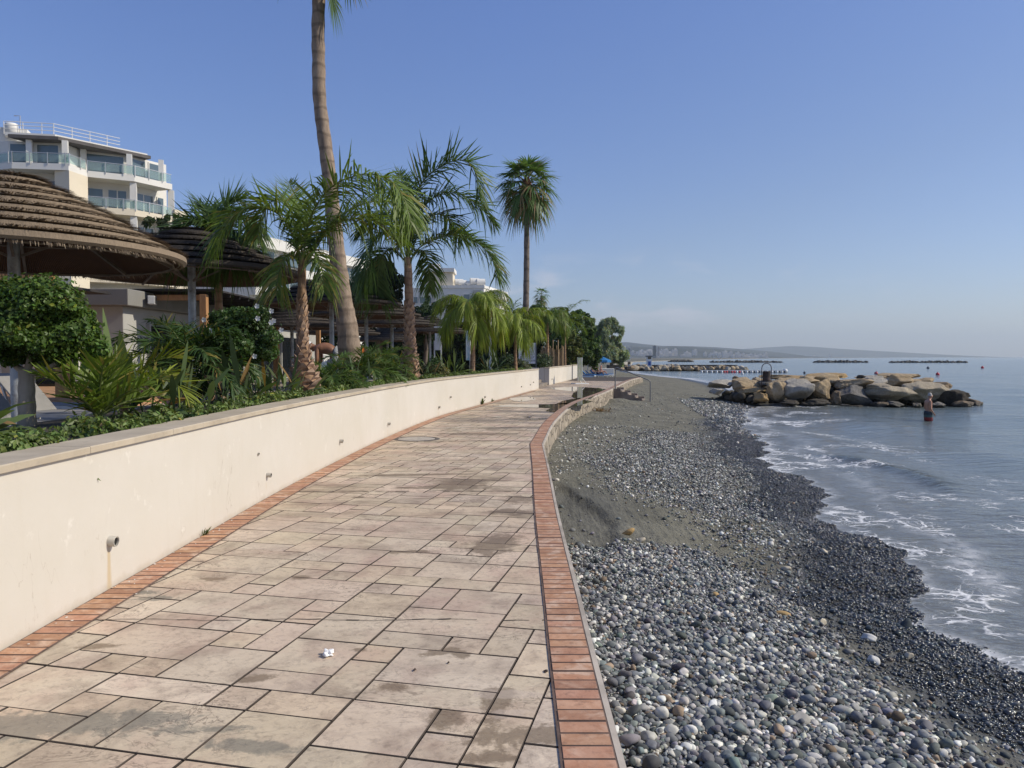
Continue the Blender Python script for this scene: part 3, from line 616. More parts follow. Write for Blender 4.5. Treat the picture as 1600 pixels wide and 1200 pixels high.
def scatter(n, x0, x1, y0, y1, power=1.0):
    y = y0 + (y1 - y0) * rng.random(n) ** power; x = x0 + (x1 - x0) * rng.random(n); return x, y
parts, wparts = [], []
def emit(x, y, r, light, sub, wet=False, lift=.25, flat=(.45, .85)):
    k = (x > edge_x(y) + .03) & (x < shore_x(y) + .15); x, y, r = x[k], y[k], r[k]
    P = np.stack([x, y, zbeach(x, y) + r * lift + (rng.random(len(x)) ** 2) * r * (.9 if lift > .3 else .2)], 1)
    (wparts if wet else parts).append(stones(P, r, pebble_cols(len(x), light, wet), sub, flat))
# coarse near bank
x, y = scatter(250000, .4, 5.0, 2.7, 9.6); k = inpoly(x + .12 * fnoise(x, y, 5, 2) + rng.normal(0, .10, len(x)), y + .15 * fnoise(x, y, 5, 8) + rng.normal(0, .16, len(x)), ZC); x, y = x[k], y[k]
wnear = x - shore_x(y) > -1.5
r = np.clip(rng.lognormal(math.log(.0084), .5, len(x)), .004, .036) * (1 + .25 * smooth(6, 3, y))
big = (r > .012) & (y < 5.8); k = big & ~wnear; emit(x[k], y[k], r[k], .19, 2, lift=.45); k = ~big & ~wnear; emit(x[k], y[k], r[k], .19, 1, lift=.45)
# middle bank
x, y = scatter(150000, .6, 7, 8.0, 24); k = inpoly(x + .25 * fnoise(x, y, 2, 2) + rng.normal(0, .28, len(x)), y + .5 * fnoise(x, y, 2, 8) + rng.normal(0, .7, len(x)), ZM) & (rng.random(len(x)) < .8 + .5 * fnoise(x, y, 1.7, 14)); x, y = x[k], y[k]; emit(x, y, np.clip(rng.lognormal(math.log(.0112), .46, len(x)), .005, .04), .26, 1, lift=.35)
# pale speckle beside the sea wall
x, y = scatter(30000, .5, 4, 11, 24); k = inpoly(x, y, ZL) & (rng.random(len(x)) < .085); emit(x[k], y[k], np.clip(rng.lognormal(math.log(.016), .5, k.sum()), .006, .05), .5, 1)
# thin scatter over the sand
x, y = scatter(46000, .5, 12, 7, 48); k = rng.random(len(x)) < .07 + .24 * np.clip(fnoise(x, y, .9, 4), 0, 1); emit(x[k], y[k], np.clip(rng.lognormal(math.log(.017), .5, k.sum()), .007, .06), .22, 1)
x, y = scatter(9000, 6, 12.4, 24, 42); k = (x > 7 + (y - 24) * .12); emit(x[k], y[k], np.clip(rng.lognormal(math.log(.03), .4, k.sum()), .012, .08), .3, 1)
# wet dark shingle along the waterline
y = rng.uniform(3.5, 30, 105000) ** 1.0; fd_ = -np.abs(rng.normal(0, .9, len(y))) + .2; x = shore_x(y) + fd_
k = (rng.random(len(y)) < np.interp(y, [3, 22, 30], [1, .8, .2])) & (fd_ > -2.2); x, y = x[k], y[k]; r = np.clip(rng.lognormal(math.log(.0115), .45, len(x)), .005, .045)
kk = x - shore_x(y) > -1.3 + .65 * fnoise(x, y, 2.2, 7); emit(x[kk], y[kk], r[kk], .06, 1, True); emit(x[~kk], y[~kk], r[~kk], .10, 1)
V, F, C = merge(parts); o = tag(link('shingle', npmesh('shingle', V, F, m_peb, C, True)), kind='stuff')
V, F, C = merge(wparts); o = tag(link('wet_shingle', npmesh('wet_shingle', V, F, m_wetp, C, True)), kind='stuff')
# larger stones one can pick out
def stone(px, py, zz, r, col, label, group=None, sub=3, flat=(.5, .7)):
    q = atz(px, py, zz); q.z = zbeach(q.x, q.y)
    V, F, C = stones(np.zeros((1, 3)), np.array([r]), np.array([col]), sub, flat); tag(link('beach_stone', npmesh('beach_stone', V, F, m_peb, np.array([col] * len(V)), True), loc=(q.x, float(q.y), float(q.z) + r * .3)), label, 'stone', 'larger stones on the beach')
WH, CR, TN, GY = (.62, .60, .55), (.55, .48, .36), (.45, .30, .13), (.16, .17, .18)
for a in ((1204, 852, -.75, .062, WH, 'long white stone on the dark shingle, farther from the path than its pale neighbours'), (1192, 849, -.75, .04, WH, 'small round white stone beside the long white one on dark shingle'),
          (1229, 886, -.72, .058, CR, 'flat cream stone at the edge of the dark wet shingle'), (1288, 863, -.85, .045, CR, 'small cream stone alone in the wet shingle near the waterline'), (981, 838, -.5, .075, TN, 'tan orange stone at the top edge of the pebble bank'),
          (1001, 845, -.5, .05, CR, 'pale yellow stone right beside the tan orange one'), (1118, 938, -.5, .05, TN, 'flat ochre stone in the middle of the grey pebble bank'), (1222, 966, -.6, .05, TN, 'ochre stone low in the pebble bank towards the sea'),
          (1284, 976, -.66, .055, CR, 'long buff stone at the seaward edge of the pebble bank'), (1356, 1013, -.78, .06, WH, 'white pointed stone where grey pebbles meet dark shingle'), (1365, 1048, -.75, .055, WH, 'white blocky stone just below the pointed white one'),
          (1420, 1044, -.85, .045, CR, 'pitted cream stone sitting out on the wet shingle'), (1415, 985, -.92, .075, (.05, .06, .065), 'dark smooth wet stone close to the foam'), (1250, 1143, -.45, .07, (.36, .34, .30), 'long grey beige stone low in the pebbles at the bottom of the picture'), (1210, 913, -.7, .05, WH, 'pale oval stone between pebble bank and wet shingle'),
          (988, 1088, -.25, .038, WH, 'bright white round pebble close to the brick edging'), (1012, 1023, -.25, .05, (.045, .045, .045), 'near black round stone by the brick edging'), (1195, 690, -.95, .06, CR, 'small cream stone by the waterline below the rock groyne')):
    stone(*a)
# ------------------------------------------------------------------ vegetation tools
m_frond = leafmat('frond_leaf', .32, .40, (1.12, 1.12, 1.08)); m_leaf = leafmat('broad_leaf', .25, .36, (1.15, 1.12, 1.1)); m_far = leafmat('far_leaf', .36, .55); m_blade = leafmat('blade_leaf', .28, .42, (1.25, 1.22, 1.2))
def barkmat(name, c0, c1, ring=18, rs_=.5, rough=.9):
    m, t = newmat(name); p = t.obj(); z = t.sep(p)[2]
    n = t.noise(t.mapping(p, sc=(1, 1, .35)), 9, 5, .65); wv = t.math('SINE', t.math('ADD', t.math('MULTIPLY', z, ring), t.math('MULTIPLY', t.noise(p, 3, 3), 5)))
    c = t.mix(t.mr(n, .3, .7), c0, c1); c = t.mix(t.math('MULTIPLY', t.mr(wv, .55, .95), rs_), c, [x * .42 for x in c0])
    c = t.mix(t.mr(t.noise(t.mapping(p, sc=(1, 1, .12)), 22, 3, .7), .55, .72, 0, .5), c, [x * .45 for x in c0])
    pset(t, Base_Color=c, Roughness=rough, Specular_IOR_Level=.25); pset(t, Normal=t.bump(wv, .25, .012, t.bump(n, .6, .02))); return m
m_bark_w = barkmat('ringed_palm_bark', (.20, .15, .11), (.36, .28, .21), 21, .45)
m_bark_q = barkmat('fibrous_palm_bark', (.22, .13, .075), (.42, .28, .18), 34, .35)
m_bark_dk = barkmat('grey_palm_bark', (.13, .105, .085), (.23, .19, .155), 9, .5)
m_bark_t = barkmat('pale_tree_bark', (.27, .22, .165), (.42, .35, .27), 6, .15)
m_boot = barkmat('palm_leaf_boot', (.30, .19, .13), (.50, .36, .26), 11, .2)
def nrm(v): return v / np.maximum(np.linalg.norm(v, axis=-1, keepdims=True), 1e-9)
def curve3(P, n):
    P = np.asarray([tuple(p) for p in P], float); Q = np.vstack([2 * P[0] - P[1], P, 2 * P[-1] - P[-2]]); out = []
    for u in np.linspace(0, len(P) - 1 - 1e-6, n):
        i = int(u); f = u - i; a, b, c, d = Q[i:i + 4]; out.append(.5 * (2 * b + (c - a) * f + (2 * a - 5 * b + 4 * c - d) * f * f + (3 * b - a - 3 * c + d) * f ** 3))
    return np.array(out)
GREEN = np.array([.075, .125, .028])
def strips(P0, D, Wd, L, W, droop, col, st=(0, .3, .65, 1), wp=(.55, 1, .8, .05), fold=None):
    """leaf strips: base P0, direction D, width direction Wd, length L, width W, droop (per leaf)"""
    n = len(P0); k = len(st); V = np.zeros((n, k, 2, 3))
    for i, s in enumerate(st):
        q = P0 + D * (L * s)[:, None]; q[:, 2] -= droop * L * s * s
        # keep the length roughly constant as it droops
        q[:, :2] -= D[:, :2] * (L * s * s * np.clip(droop, 0, 1) * .25)[:, None]
        V[:, i, 0] = q - Wd * (W * wp[i] / 2)[:, None]; V[:, i, 1] = q + Wd * (W * wp[i] / 2)[:, None]
    b = (np.arange(n) * 2 * k)[:, None]; F = np.concatenate([b + np.array([[2 * i, 2 * i + 1, 2 * i + 3, 2 * i + 2]]) for i in range(k - 1)], 1).reshape(-1, 4)
    C = np.repeat(col[:, None, :], 2 * k, 1); return V.reshape(-1, 3), F, C.reshape(-1, 3)
def tube_np(P, rad, n=5, col=(.1, .12, .03)):
    mb = MB(); mb.tube([tuple(p) for p in P], list(rad), n, cap=False); F = np.array(mb.f); V = np.array(mb.v); return V, F, np.tile(np.array(col), (len(V), 1))
def frond_geo(spine, ll=.5, lw=.026, n=60, start=.14, droop=.35, col=GREEN, sweep_=50, lift=.25, plume=.25, stem=.016, seed=0, yellow=.0, stemcol=(.13, .16, .05), dvar=0.0):
    g = np.random.default_rng(seed); S = curve3(spine, 40); T = nrm(np.gradient(S, axis=0)); L = np.concatenate([[0], np.cumsum(np.linalg.norm(np.diff(S, axis=0), axis=1))]); L /= L[-1]
    t_ = np.repeat(np.linspace(start, 1, n) + g.normal(0, .004, n), 2).clip(0, 1); side = np.tile([1., -1.], n)
    P = np.stack([np.interp(t_, L, S[:, i]) for i in range(3)], 1); Tg = nrm(np.stack([np.interp(t_, L, T[:, i]) for i in range(3)], 1))
    up = np.array([0, 0, 1.0]); Sd = np.cross(Tg, up); bad = np.linalg.norm(Sd, axis=1) < .25
    ref = np.cross(nrm((S[-1] - S[0]) * np.array([1, 1, 0])), up); Sd[bad] = ref; Sd = nrm(Sd); Sd = np.where((Sd @ ref < 0)[:, None], -Sd, Sd); U_ = np.cross(Sd, Tg)
    a = np.radians(sweep_ + g.normal(0, 7, 2 * n) - 26 * t_ ** 3); li = np.clip(lift + g.normal(0, plume, 2 * n), -.6, .62)
    D = nrm(Tg * np.cos(a)[:, None] + Sd * (side * np.sin(a))[:, None] + U_ * li[:, None])
    Wd = nrm(Tg - D * (Tg * D).sum(1)[:, None]); prof = np.clip(np.sin(np.pi * np.clip(.12 + .86 * (t_ - start) / (1 - start), 0, 1)) ** .55, .22, 1)
    ln = ll * prof * g.uniform(.82, 1.1, 2 * n); dr = np.clip(droop + g.normal(0, .14 + dvar, 2 * n), -.1, 1.5)
    cc = np.array(col)[None] * g.uniform(.7, 1.3, (2 * n, 1)) * np.array([1, 1, 1]); yl = g.random(2 * n) < yellow; cc[yl] = np.array([.22, .19, .05]) * g.uniform(.7, 1.2, (yl.sum(), 1))
    A_ = strips(P, D, Wd, ln, np.full(2 * n, lw), dr, cc); B_ = tube_np(S, np.linspace(stem, stem * .25, 40), 5, stemcol); return merge([A_, B_])
def arc(o, az, el, L, drop, n=7, twist=0):
    """spine that leaves o at azimuth az (deg from +X ccw), elevation el and bends down by drop degrees"""
    p = np.array(o, float); out = [p.copy()]
    for i in range(n):
        e = R(el - drop * ((i + .5) / n) ** 1.25); a = R(az + twist * i / n); p = p + L / n * np.array([math.cos(e) * math.cos(a), math.cos(e) * math.sin(a), math.sin(e)]); out.append(p.copy())
    return out
def fan_geo(o, az, el, pl, r, nseg=30, spread=115, droop=.3, col=GREEN, seed=0, w=.05, dry=0.0):
    """fan palm leaf: petiole then a disc of pleated segments whose tips hang"""
    g = np.random.default_rng(seed); S = arc(o, az, el, pl, 28, 5); h = np.array(S[-1]); d = nrm(np.array(S[-1]) - np.array(S[-2])); side = nrm(np.cross(d, [0, 0, 1.0])); up = np.cross(side, d)
    th = np.radians(np.linspace(-spread, spread, nseg) + g.normal(0, 2, nseg)); D = nrm(d[None] * np.cos(th)[:, None] + side[None] * np.sin(th)[:, None] + up[None] * (.22 * np.abs(np.sin(th)))[:, None] - np.array([0, 0, .12]))
    Wd = nrm(np.cross(D, up)); L = r * (.72 + .28 * np.cos(th * .8)) * g.uniform(.9, 1.08, nseg); cc = np.array(col)[None] * g.uniform(.75, 1.25, (nseg, 1))
    if dry: k = g.random(nseg) < dry; cc[k] = np.array([.30, .22, .12]) * g.uniform(.6, 1.2, (k.sum(), 1))
    A_ = strips(np.tile(h, (nseg, 1)), D, Wd, L, np.full(nseg, w * r), droop + g.normal(0, .1, nseg), cc, (0, .35, .62, .85, 1), (.25, 1.5, 1.05, .45, .05))
    return merge([A_, tube_np(S, np.linspace(.02, .012, len(S)) * (r / .8), 5, (.16, .15, .05))])
def trunk_path(o, top, bend=(0, 0), n=14): 
    o, top = np.array(o, float), np.array(top, float); return [tuple(o + (top - o) * k / n + np.array([bend[0], bend[1], 0]) * math.sin(math.pi * k / n)) for k in range(n + 1)]
def leaf_cloud(centres, radii, n, size, col, seed=0, elong=1.6, shell=.5, flat=1.0, var=.35, hang=0.0, gap=1.0):
    """leaf-sized faces spread through overlapping ellipsoids, denser near the surface"""
    g = np.random.default_rng(seed); centres = np.array(centres, float); radii = np.array(radii, float)
    if radii.ndim == 1: radii = np.stack([radii, radii, radii * flat], 1)
    w_ = radii.prod(1) ** (2 / 3); idx = g.choice(len(centres), n, p=w_ / w_.sum()); u = nrm(g.normal(size=(n, 3))); rr = g.random(n) ** (1 / 3) * (1 - shell) + shell * (1 - .22 * g.random(n) ** 2)
    P = centres[idx] + u * rr[:, None] * radii[idx] * (g.normal(1, .06, (n, 1)) + .22 * g.random((n, 1)) ** 6); N = nrm(u + g.normal(0, .75, (n, 3)) + np.array([0, 0, .35])); A_ = nrm(np.cross(N, g.normal(size=(n, 3))) - np.array([0, 0, hang])); B_ = nrm(np.cross(N, A_))
    s = size * g.uniform(.6, 1.25, n)[:, None]; e = s * elong
    q_ = P / (size * 7.0); kp = (np.sin(q_[:, 0] * 1.3 + np.sin(q_[:, 1] * 1.7)) + np.sin(q_[:, 1] * 1.1 + 2 + np.sin(q_[:, 2] * 1.9)) + np.sin(q_[:, 2] * 1.5 + 1 + np.sin(q_[:, 0] * 1.2))) < gap
    P, A_, B_, N, s, e, idx = P[kp], A_[kp], B_[kp], N[kp], s[kp], e[kp], idx[kp]; n = len(P)
    V = np.stack([P - A_ * e * .5, P + B_ * s * .5 + N * s * .08, P + A_ * e * .5, P - B_ * s * .5 + N * s * .08], 1).reshape(-1, 3); F = np.arange(4 * n).reshape(-1, 4)
    tint = np.array(col)[None] * g.uniform(1 - var, 1 + var, (n, 1)) * (1 + g.normal(0, .06, (n, 3))); tint *= g.uniform(.75, 1.3, len(centres))[idx][:, None]; yl_ = g.random(n) < .035; tint[yl_] = np.array([1.9, 1.35, .9]) * tint[yl_]; return V, F, np.repeat(np.clip(tint, .003, 1), 4, 0)
def leafy(name, geo, parent=None, mat=None, smooth_=False, loc=None): return link(name, npmesh(name, geo[0], geo[1], mat or m_leaf, geo[2], smooth_), parent, loc)
_sd = [100]
def sd_(): _sd[0] += 1; return _sd[0]
# ------------------------------------------------------------------ queen palms
def boots(mb, path, rad, z0, z1, n, r=.9):
    P = np.array(path)
    for i in range(n):
        z = z0 + (z1 - z0) * (i + .5) / n; x, y = np.interp(z, P[:, 2], P[:, 0]), np.interp(z, P[:, 2], P[:, 1]); rd = np.interp(z, P[:, 2], rad); a = i * 2.4; d = Vector((math.cos(a), math.sin(a), 0)); s_ = Vector((-d.y, d.x, 0)); o = Vector((x, y, z))
        w_ = rd * .62; h = r * rs.uniform(.22, .38)
        mb.add([o + d * rd * .8 - s_ * w_, o + d * rd * .8 + s_ * w_, o + d * (rd * 1.18) + s_ * w_ * .7 + Vector((0, 0, h * .5)), o + d * (rd * 1.18) - s_ * w_ * .7 + Vector((0, 0, h * .5)), o + d * (rd * rs.uniform(1.1, 1.5)) + s_ * w_ * .2 + Vector((0, 0, h)), o + d * (rd * 1.4) - s_ * w_ * .2 + Vector((0, 0, h * rs.uniform(.8, 1.1))), o + d * rd * .6 + Vector((0, 0, h * .6))],
               [(0, 1, 2, 3), (3, 2, 4, 5), (1, 6, 2), (6, 4, 2), (6, 5, 4), (0, 3, 6), (3, 5, 6)], 1)
def palm(name, label, base, top, r0, r1, fr, cat='palm tree', group=None, bark=None, boot=None, bend=(0, 0), bulge=None):
    root = empty(name, base, label, cat, group); path = trunk_path(base, top, bend, 22); rad = [r0 + (r1 - r0) * (k / 22) ** .7 for k in range(23)]
    if bulge: rad = [r * (1 + bulge * math.exp(-((k / 22 - .08) / .14) ** 2)) for k, r in enumerate(rad)]
    rad = [r * (1 + .05 * math.sin(k * 2.1) + rs.uniform(-.03, .03)) for k, r in enumerate(rad)]
    mb = MB(); mb.tube(path, rad, 14)
    if boot: boots(mb, path, rad, *boot)
    mb.build('trunk', [bark or m_bark_q, m_boot], root)
    for f in fr: leafy('frond', f, root, m_frond)
    return root
def pxspine(pts, Y0, Y1): return [at(a, b, Y0 + (Y1 - Y0) * i / (len(pts) - 1)) for i, (a, b) in enumerate(pts)]
G1 = (.12, .175, .036); G2 = (.078, .128, .042); G3 = (.19, .245, .036)
YA = 12.6
def FA(px, y1=0, **kw):
    d = dict(ll=.55, lw=.022, n=66, droop=.62, col=G1, seed=sd_(), lift=.35, plume=.24, stem=.018, dvar=.13, sweep_=58); d.update(kw); d['n'] = int(d['n'] * 1.55); d['ll'] *= 1.5; d['lw'] = .029; d['yellow'] = d.get('yellow', .05); return frond_geo(pxspine(px, YA, YA + y1), **d)
b = at(476, 600, YA); b.z = .95; c_ = at(473, 402, YA)
frA = [FA([(474, 420), (478, 365), (494, 322), (517, 293), (547, 277), (582, 272), (610, 283), (630, 308), (643, 350)], -.9, n=95, ll=.62, lw=.03, lift=.1, droop=.45),
       FA([(470, 420), (460, 375), (444, 345), (424, 328), (396, 324), (368, 336), (348, 360), (336, 395)], -.6, n=75, ll=.55, lift=.35, droop=.5),
       FA([(470, 420), (463, 360), (452, 325), (438, 312), (420, 318), (408, 340), (402, 372)], .5, n=60, ll=.45, lift=.6, droop=.35),
       FA([(476, 420), (500, 370), (530, 348), (566, 342), (600, 352), (628, 378)], .8, n=70, ll=.55, droop=.6),        FA([(472, 420), (470, 360), (462, 310), (452, 285)], 1.2, n=46, ll=.4, droop=.2), FA([(472, 420), (458, 400), (446, 402), (436, 425), (432, 460)], -.5, n=40, ll=.36, yellow=.35),
       FA([(474, 420), (520, 350), (570, 318), (615, 318), (645, 345)], 1.3, n=70, ll=.55, droop=.55), FA([(474, 420), (484, 395), (494, 395), (503, 420), (506, 455)], -.4, n=36, ll=.35, yellow=.25)]
palm('queen_palm', 'queen palm with shaggy peeling trunk, in front of the tall leaning trunk', b, at(472, 395, YA), .105, .062, frA, boot=(.98, 2.55, 95, .42), bend=(-.02, 0), bulge=1.25)
YC = 20.0
def FC(px, y1=0, **kw):
    d = dict(ll=.72, lw=.032, n=80, droop=.52, col=G2, seed=sd_(), lift=.3, plume=.22, stem=.024, dvar=.1, sweep_=58); d.update(kw); d['n'] = int(d['n'] * 1.5); d['ll'] *= 1.4; d['lw'] = .039; d['yellow'] = .03; return frond_geo(pxspine(px, YC, YC + y1), **d)
b = at(640, 575, YC); b.z = .95
frC = [FC([(637, 405), (640, 350), (650, 305), (666, 277), (690, 260), (714, 250), (734, 256), (746, 280), (750, 312)], -.6, n=105, lift=.2, droop=.25, ll=.8),
       FC([(637, 405), (648, 350), (670, 315), (700, 300), (728, 308), (752, 326), (772, 352)], .8, n=95, droop=.5, ll=.7), FC([(639, 425), (645, 400), (658, 385), (680, 374), (708, 367), (738, 375), (762, 394), (774, 418), (778, 438)], -.5, n=100, start=.22, droop=.42, ll=.66),
       FC([(636, 405), (622, 355), (604, 335), (584, 340), (566, 365)], .6, n=75, droop=.6), FC([(636, 410), (616, 372), (598, 365), (582, 382), (572, 420), (568, 455)], -.6, n=85, droop=.55), FC([(636, 405), (634, 345), (630, 300), (625, 268)], 1.0, n=60, droop=.2, ll=.55),
       FC([(636, 410), (612, 390), (598, 400), (590, 430), (592, 470)], .8, n=70, droop=.5), FC([(637, 408), (660, 350), (684, 335), (706, 345), (722, 375)], 1.4, n=75, droop=.6), FC([(638, 412), (652, 392), (664, 396), (670, 420), (672, 455)], 1.2, n=50, droop=.5, ll=.5)]
palm('queen_palm', 'queen palm with one low frond reaching right over the apartment block', b, at(637, 402, YC), .16, .10, frC, boot=(1.0, 3.0, 80, .5), bend=(.02, 0), bulge=.45)
YB = 15.6
b = at(345, 560, YB); b.z = TZ
def FB(px, y1=0, **kw):
    d = dict(ll=.75, lw=.034, n=100, droop=.75, col=G2, seed=sd_(), plume=.3, dvar=.12); d.update(kw); return frond_geo(pxspine([(a - 6, 345 + (b_ - 345) * .72 + 26) for a, b_ in px], YB, YB + y1), **d)
palm('queen_palm', 'dark drooping palm hanging over the second thatched parasol', b, at(339, 374, YB), .10, .07,
     [FB([(345, 350), (330, 318), (310, 308), (292, 318), (284, 345)], -.5, droop=.35), FB([(345, 350), (325, 330), (305, 335), (294, 362), (290, 392)], -.8), FB([(345, 350), (358, 312), (378, 300), (398, 312), (408, 345)], -.6), FB([(345, 350), (362, 330), (380, 340), (390, 370), (392, 396)], -.7), FB([(345, 350), (340, 310), (330, 285), (318, 275)], .5, droop=.3),
      FB([(345, 350), (335, 340), (325, 350), (318, 375), (316, 400)], -1.3), FB([(345, 350), (352, 340), (362, 352), (366, 378), (366, 405)], -1.3), FB([(345, 350), (350, 300), (366, 272), (384, 262)], .4, droop=.25), FB([(345, 350), (318, 318), (296, 305), (280, 300)], .6, droop=.3, ll=.35)])
# ------------------------------------------------------------------ tall fan palms
YT = 17.0
tp = [(548, 560), (545, 535), (541, 500), (536, 470), (531, 430), (526, 390), (521, 340), (516, 290), (510, 240), (504, 195), (499, 150), (498, 100), (497, 50), (498, 0), (499, -60), (500, -110)]
pts = [at(a, b_, YT) for a, b_ in tp]; pts[0].z = .9; root = empty('fan_palm', pts[0], 'very tall leaning fan palm whose ringed trunk runs out of the top of the picture', 'palm tree')
rr = [.265, .245, .225, .205, .19, .178, .168, .16, .153, .148, .145, .145, .142, .14, .14, .13]; mb = MB()
cv_ = curve3(pts, 120); rad = np.interp(np.linspace(0, 1, 120), np.linspace(0, 1, 16), rr) * (1 + .035 * np.sin(np.arange(120) * 1.05) + rng.normal(0, .012, 120)); mb.tube([tuple(p) for p in cv_], list(rad), 18); mb.build('trunk', m_bark_w, root)
top = np.array(pts[-1])
leafy('frond', fan_geo(top - [0, 0, .75], -12, -58, .80, .62, 34, 120, .45, G2, sd_()), root, m_frond)
for i in range(26):
    az = i * 137.5; el = 62 - i * 3.6; leafy('frond', fan_geo(top + [0, 0, .25], az, el, 1.0, .85, 30, 115, .3, G2, sd_(), dry=.1), root, m_frond)
def fanpalm(label, px, py_base, pc, Y, dia, rfr, pl, n, zbase, dead=0, group=None, bend=(0, 0), seeds=0, name='fan_palm', col=G2, nseg=26):
    b = at(px, py_base, Y); b.z = zbase; top = at(pc[0], pc[1], Y); root = empty(name, b, label, 'palm tree', group); path = trunk_path(b, top, bend, 26); mb = MB(); mb.tube(path, [dia / 2 * (1.15 - .3 * k / 26 + .04 * math.sin(k * 2.2)) for k in range(27)], 12); mb.build('trunk', m_bark_dk, root)
    if dead:
        mb = MB(); mb.tube([tuple(np.array(top) + [0, 0, z]) for z in (-.9, -.6, -.2, .2, .5)], [dia * .55, dia * .95, dia * 1.0, dia * .8, dia * .3], 12); mb.build('leaf_bases', simple('red_leaf_base', (.14, .055, .03), .9, .4, 5, .6, 30), root)
    for i in range(n):
        az = i * 137.5 + seeds; k = i / max(1, n - 1); el = 74 - 118 * k ** 1.05; leafy('frond', fan_geo(np.array(top) + [0, 0, .3 - .5 * k], az, el, pl * (.75 + .3 * k), rfr, nseg, 112, .22 + .35 * k, np.array(col) * (1.5 - .35 * k), sd_(), dry=.06 + .3 * (k > .6)), root, m_frond)
    return root
fanpalm('slender tall fan palm standing clear against the sky to the right of the queen palms', 819, 575, (823, 290), 46, .36, 1.36, 1.22, 38, .8, dead=1, bend=(.06, 0))
fanpalm('small distant fan palm silhouetted above the dark hedge', 846, 500, (846, 462), 92, .3, .85, .7, 18, .5, group='small far palms', nseg=18)
fanpalm('dark bushy fan palm in front of the right end of the apartment block', 763, 520, (764, 474), 62, .35, .95, .7, 20, .5, nseg=18)
# feather palm far behind
def fpalm(label, base, top, r, L, n, col, drop=75, ll=.35, lw=.02, nl=34, zmin=-25, cat='palm tree', group=None, name='feather_palm', bark=None, elmax=75, seed0=0, droop=.35, trunkr1=None, plume=.2, yellow=.0, mat=None, bulge=0, stem=.014):
    fr = []
    for i in range(n):
        k = i / max(1, n - 1); fr.append(frond_geo(arc(top, i * 137.5 + seed0, elmax - (elmax - zmin) * k, L * rs.uniform(.85, 1.1), drop * (.8 + .4 * rs.random())), ll, lw, nl, .12, droop, np.array(col) * rs.uniform(.85, 1.15), 48, .25, plume, stem, sd_(), yellow))
    return palm(name, label, base, top, r, trunkr1 or r * .7, fr, cat, group, bark, bend=(rs.uniform(-.03, .03), 0), bulge=bulge)
q = at(798, 500, 75); q.z = .5; fpalm('spiky feather palm peeping over the hedge left of the slender fan palm', q, at(798, 488, 75), .25, 2.0, 20, G2, 60, .4, .05, 26)
def drooper(label, px, Y, py, L, n, ll, col=G3, r=.10, **kw):
    b = at(px, 575, Y); b.z = .9; return fpalm(label, b, at(px, py, Y), r, L, n, col, kw.pop('drop', 118), ll, kw.pop('lw', .028), kw.pop('nl', 84), kw.pop('zmin', 5), droop=kw.pop('droop', .85), plume=.18, name='queen_palm', group='young queen palms along the wall', elmax=kw.pop('elmax', 72), yellow=kw.pop('yellow', .06), **kw)
drooper('young palm with a wide bright green weeping crown below the apartment block', 738, 27, 486, 1.75, 17, .70, seed0=20, stem=.02)
drooper('slim young palm with weeping fronds whose tips touch the notice board', 806, 33.5, 508, 1.75, 15, .66, r=.085, seed0=75, stem=.02)
drooper('young palm between the bamboo screen and the notice board', 855, 49, 500, 2.1, 15, .7, G1, r=.12, seed0=40)
drooper('thin wispy palm with upright sparse fronds at the end of the hedge', 883, 56, 500, 2.3, 9, .7, G1, r=.09, seed0=10, nl=30, drop=80, droop=.5)
# ------------------------------------------------------------------ small trees and bed plants
def ball_tree(label, px, Y, zb, py_fork, crown, n, size, col, r=.10, lean=(0, 0), branches=(), flowers=0, name='clipped_tree', seed=1, blobs_=()):
    b = at(px, 600, Y); b.z = zb; fork = at(px, py_fork, Y); fork.x += lean[0]; root = empty(name, b, label, 'tree'); mb = MB()
    mid = (b + fork) / 2 + Vector((-lean[0] * .25, 0, 0)); mb.tube([tuple(p) for p in curve3([b, mid, fork], 12)], [r * (1.1 - .2 * k / 11 + .05 * math.sin(k * 1.9)) for k in range(12)], 12)
    for q in branches:
        e = at(q[0], q[1], Y + q[2]); m_ = (fork + e) / 2 + Vector((0, 0, -.05)); mb.tube([tuple(p) for p in curve3([fork - Vector((0, 0, .03)), m_, e], 8)], [r * .55 * (1 - .55 * k / 7) for k in range(8)], 8)
    mb.build('trunk', m_bark_t, root)
    cs = []; rd = []; g = np.random.default_rng(seed); c = np.array(at(crown[0], crown[1], Y)); sx_, sz_ = crown[2] * Y / FPX, crown[3] * Y / FPX
    cs.append(c); rd.append((sx_ * .72, sx_ * .72, sz_ * .72))
    for i in range(26):
        u = nrm(g.normal(size=3)); u[2] *= .95; k = g.uniform(.18, .34); cs.append(c + u * np.array([sx_, sx_, sz_]) * (1 - k * .75)); rd.append((sx_ * k, sx_ * k, sz_ * k * 1.05))
    for q in blobs_: cs.append(np.array(at(q[0], q[1], Y + q[3]))); rd.append((q[2] * Y / FPX,) * 3)
    leafy('crown', leaf_cloud(cs, rd, n, size, col, seed, 1.5, .55), root)
    if flowers:
        for i in range(flowers):
            u = nrm(g.normal(size=3)); u[1] = -abs(u[1]); p_ = c + u * np.array([sx_, sx_, sz_]) * 1.03; m2 = MB()
            for k in range(5): a = k * 1.257; m2.add([p_, p_ + np.array([math.cos(a) * .03, -.012, math.sin(a) * .03]), p_ + np.array([math.cos(a + .6) * .038, -.006, math.sin(a + .6) * .038]), p_ + np.array([math.cos(a + 1.1) * .03, -.012, math.sin(a + 1.1) * .03])], [(0, 1, 2, 3)])
            m2.build('flower', m_white_fl, root)
    return root
m_white_fl = simple('white_petal', (.8, .78, .72), .6, .05, 20, 0)
m_or_fl = simple('orange_petal', (.75, .20, .03), .5, .2, 20, 0)
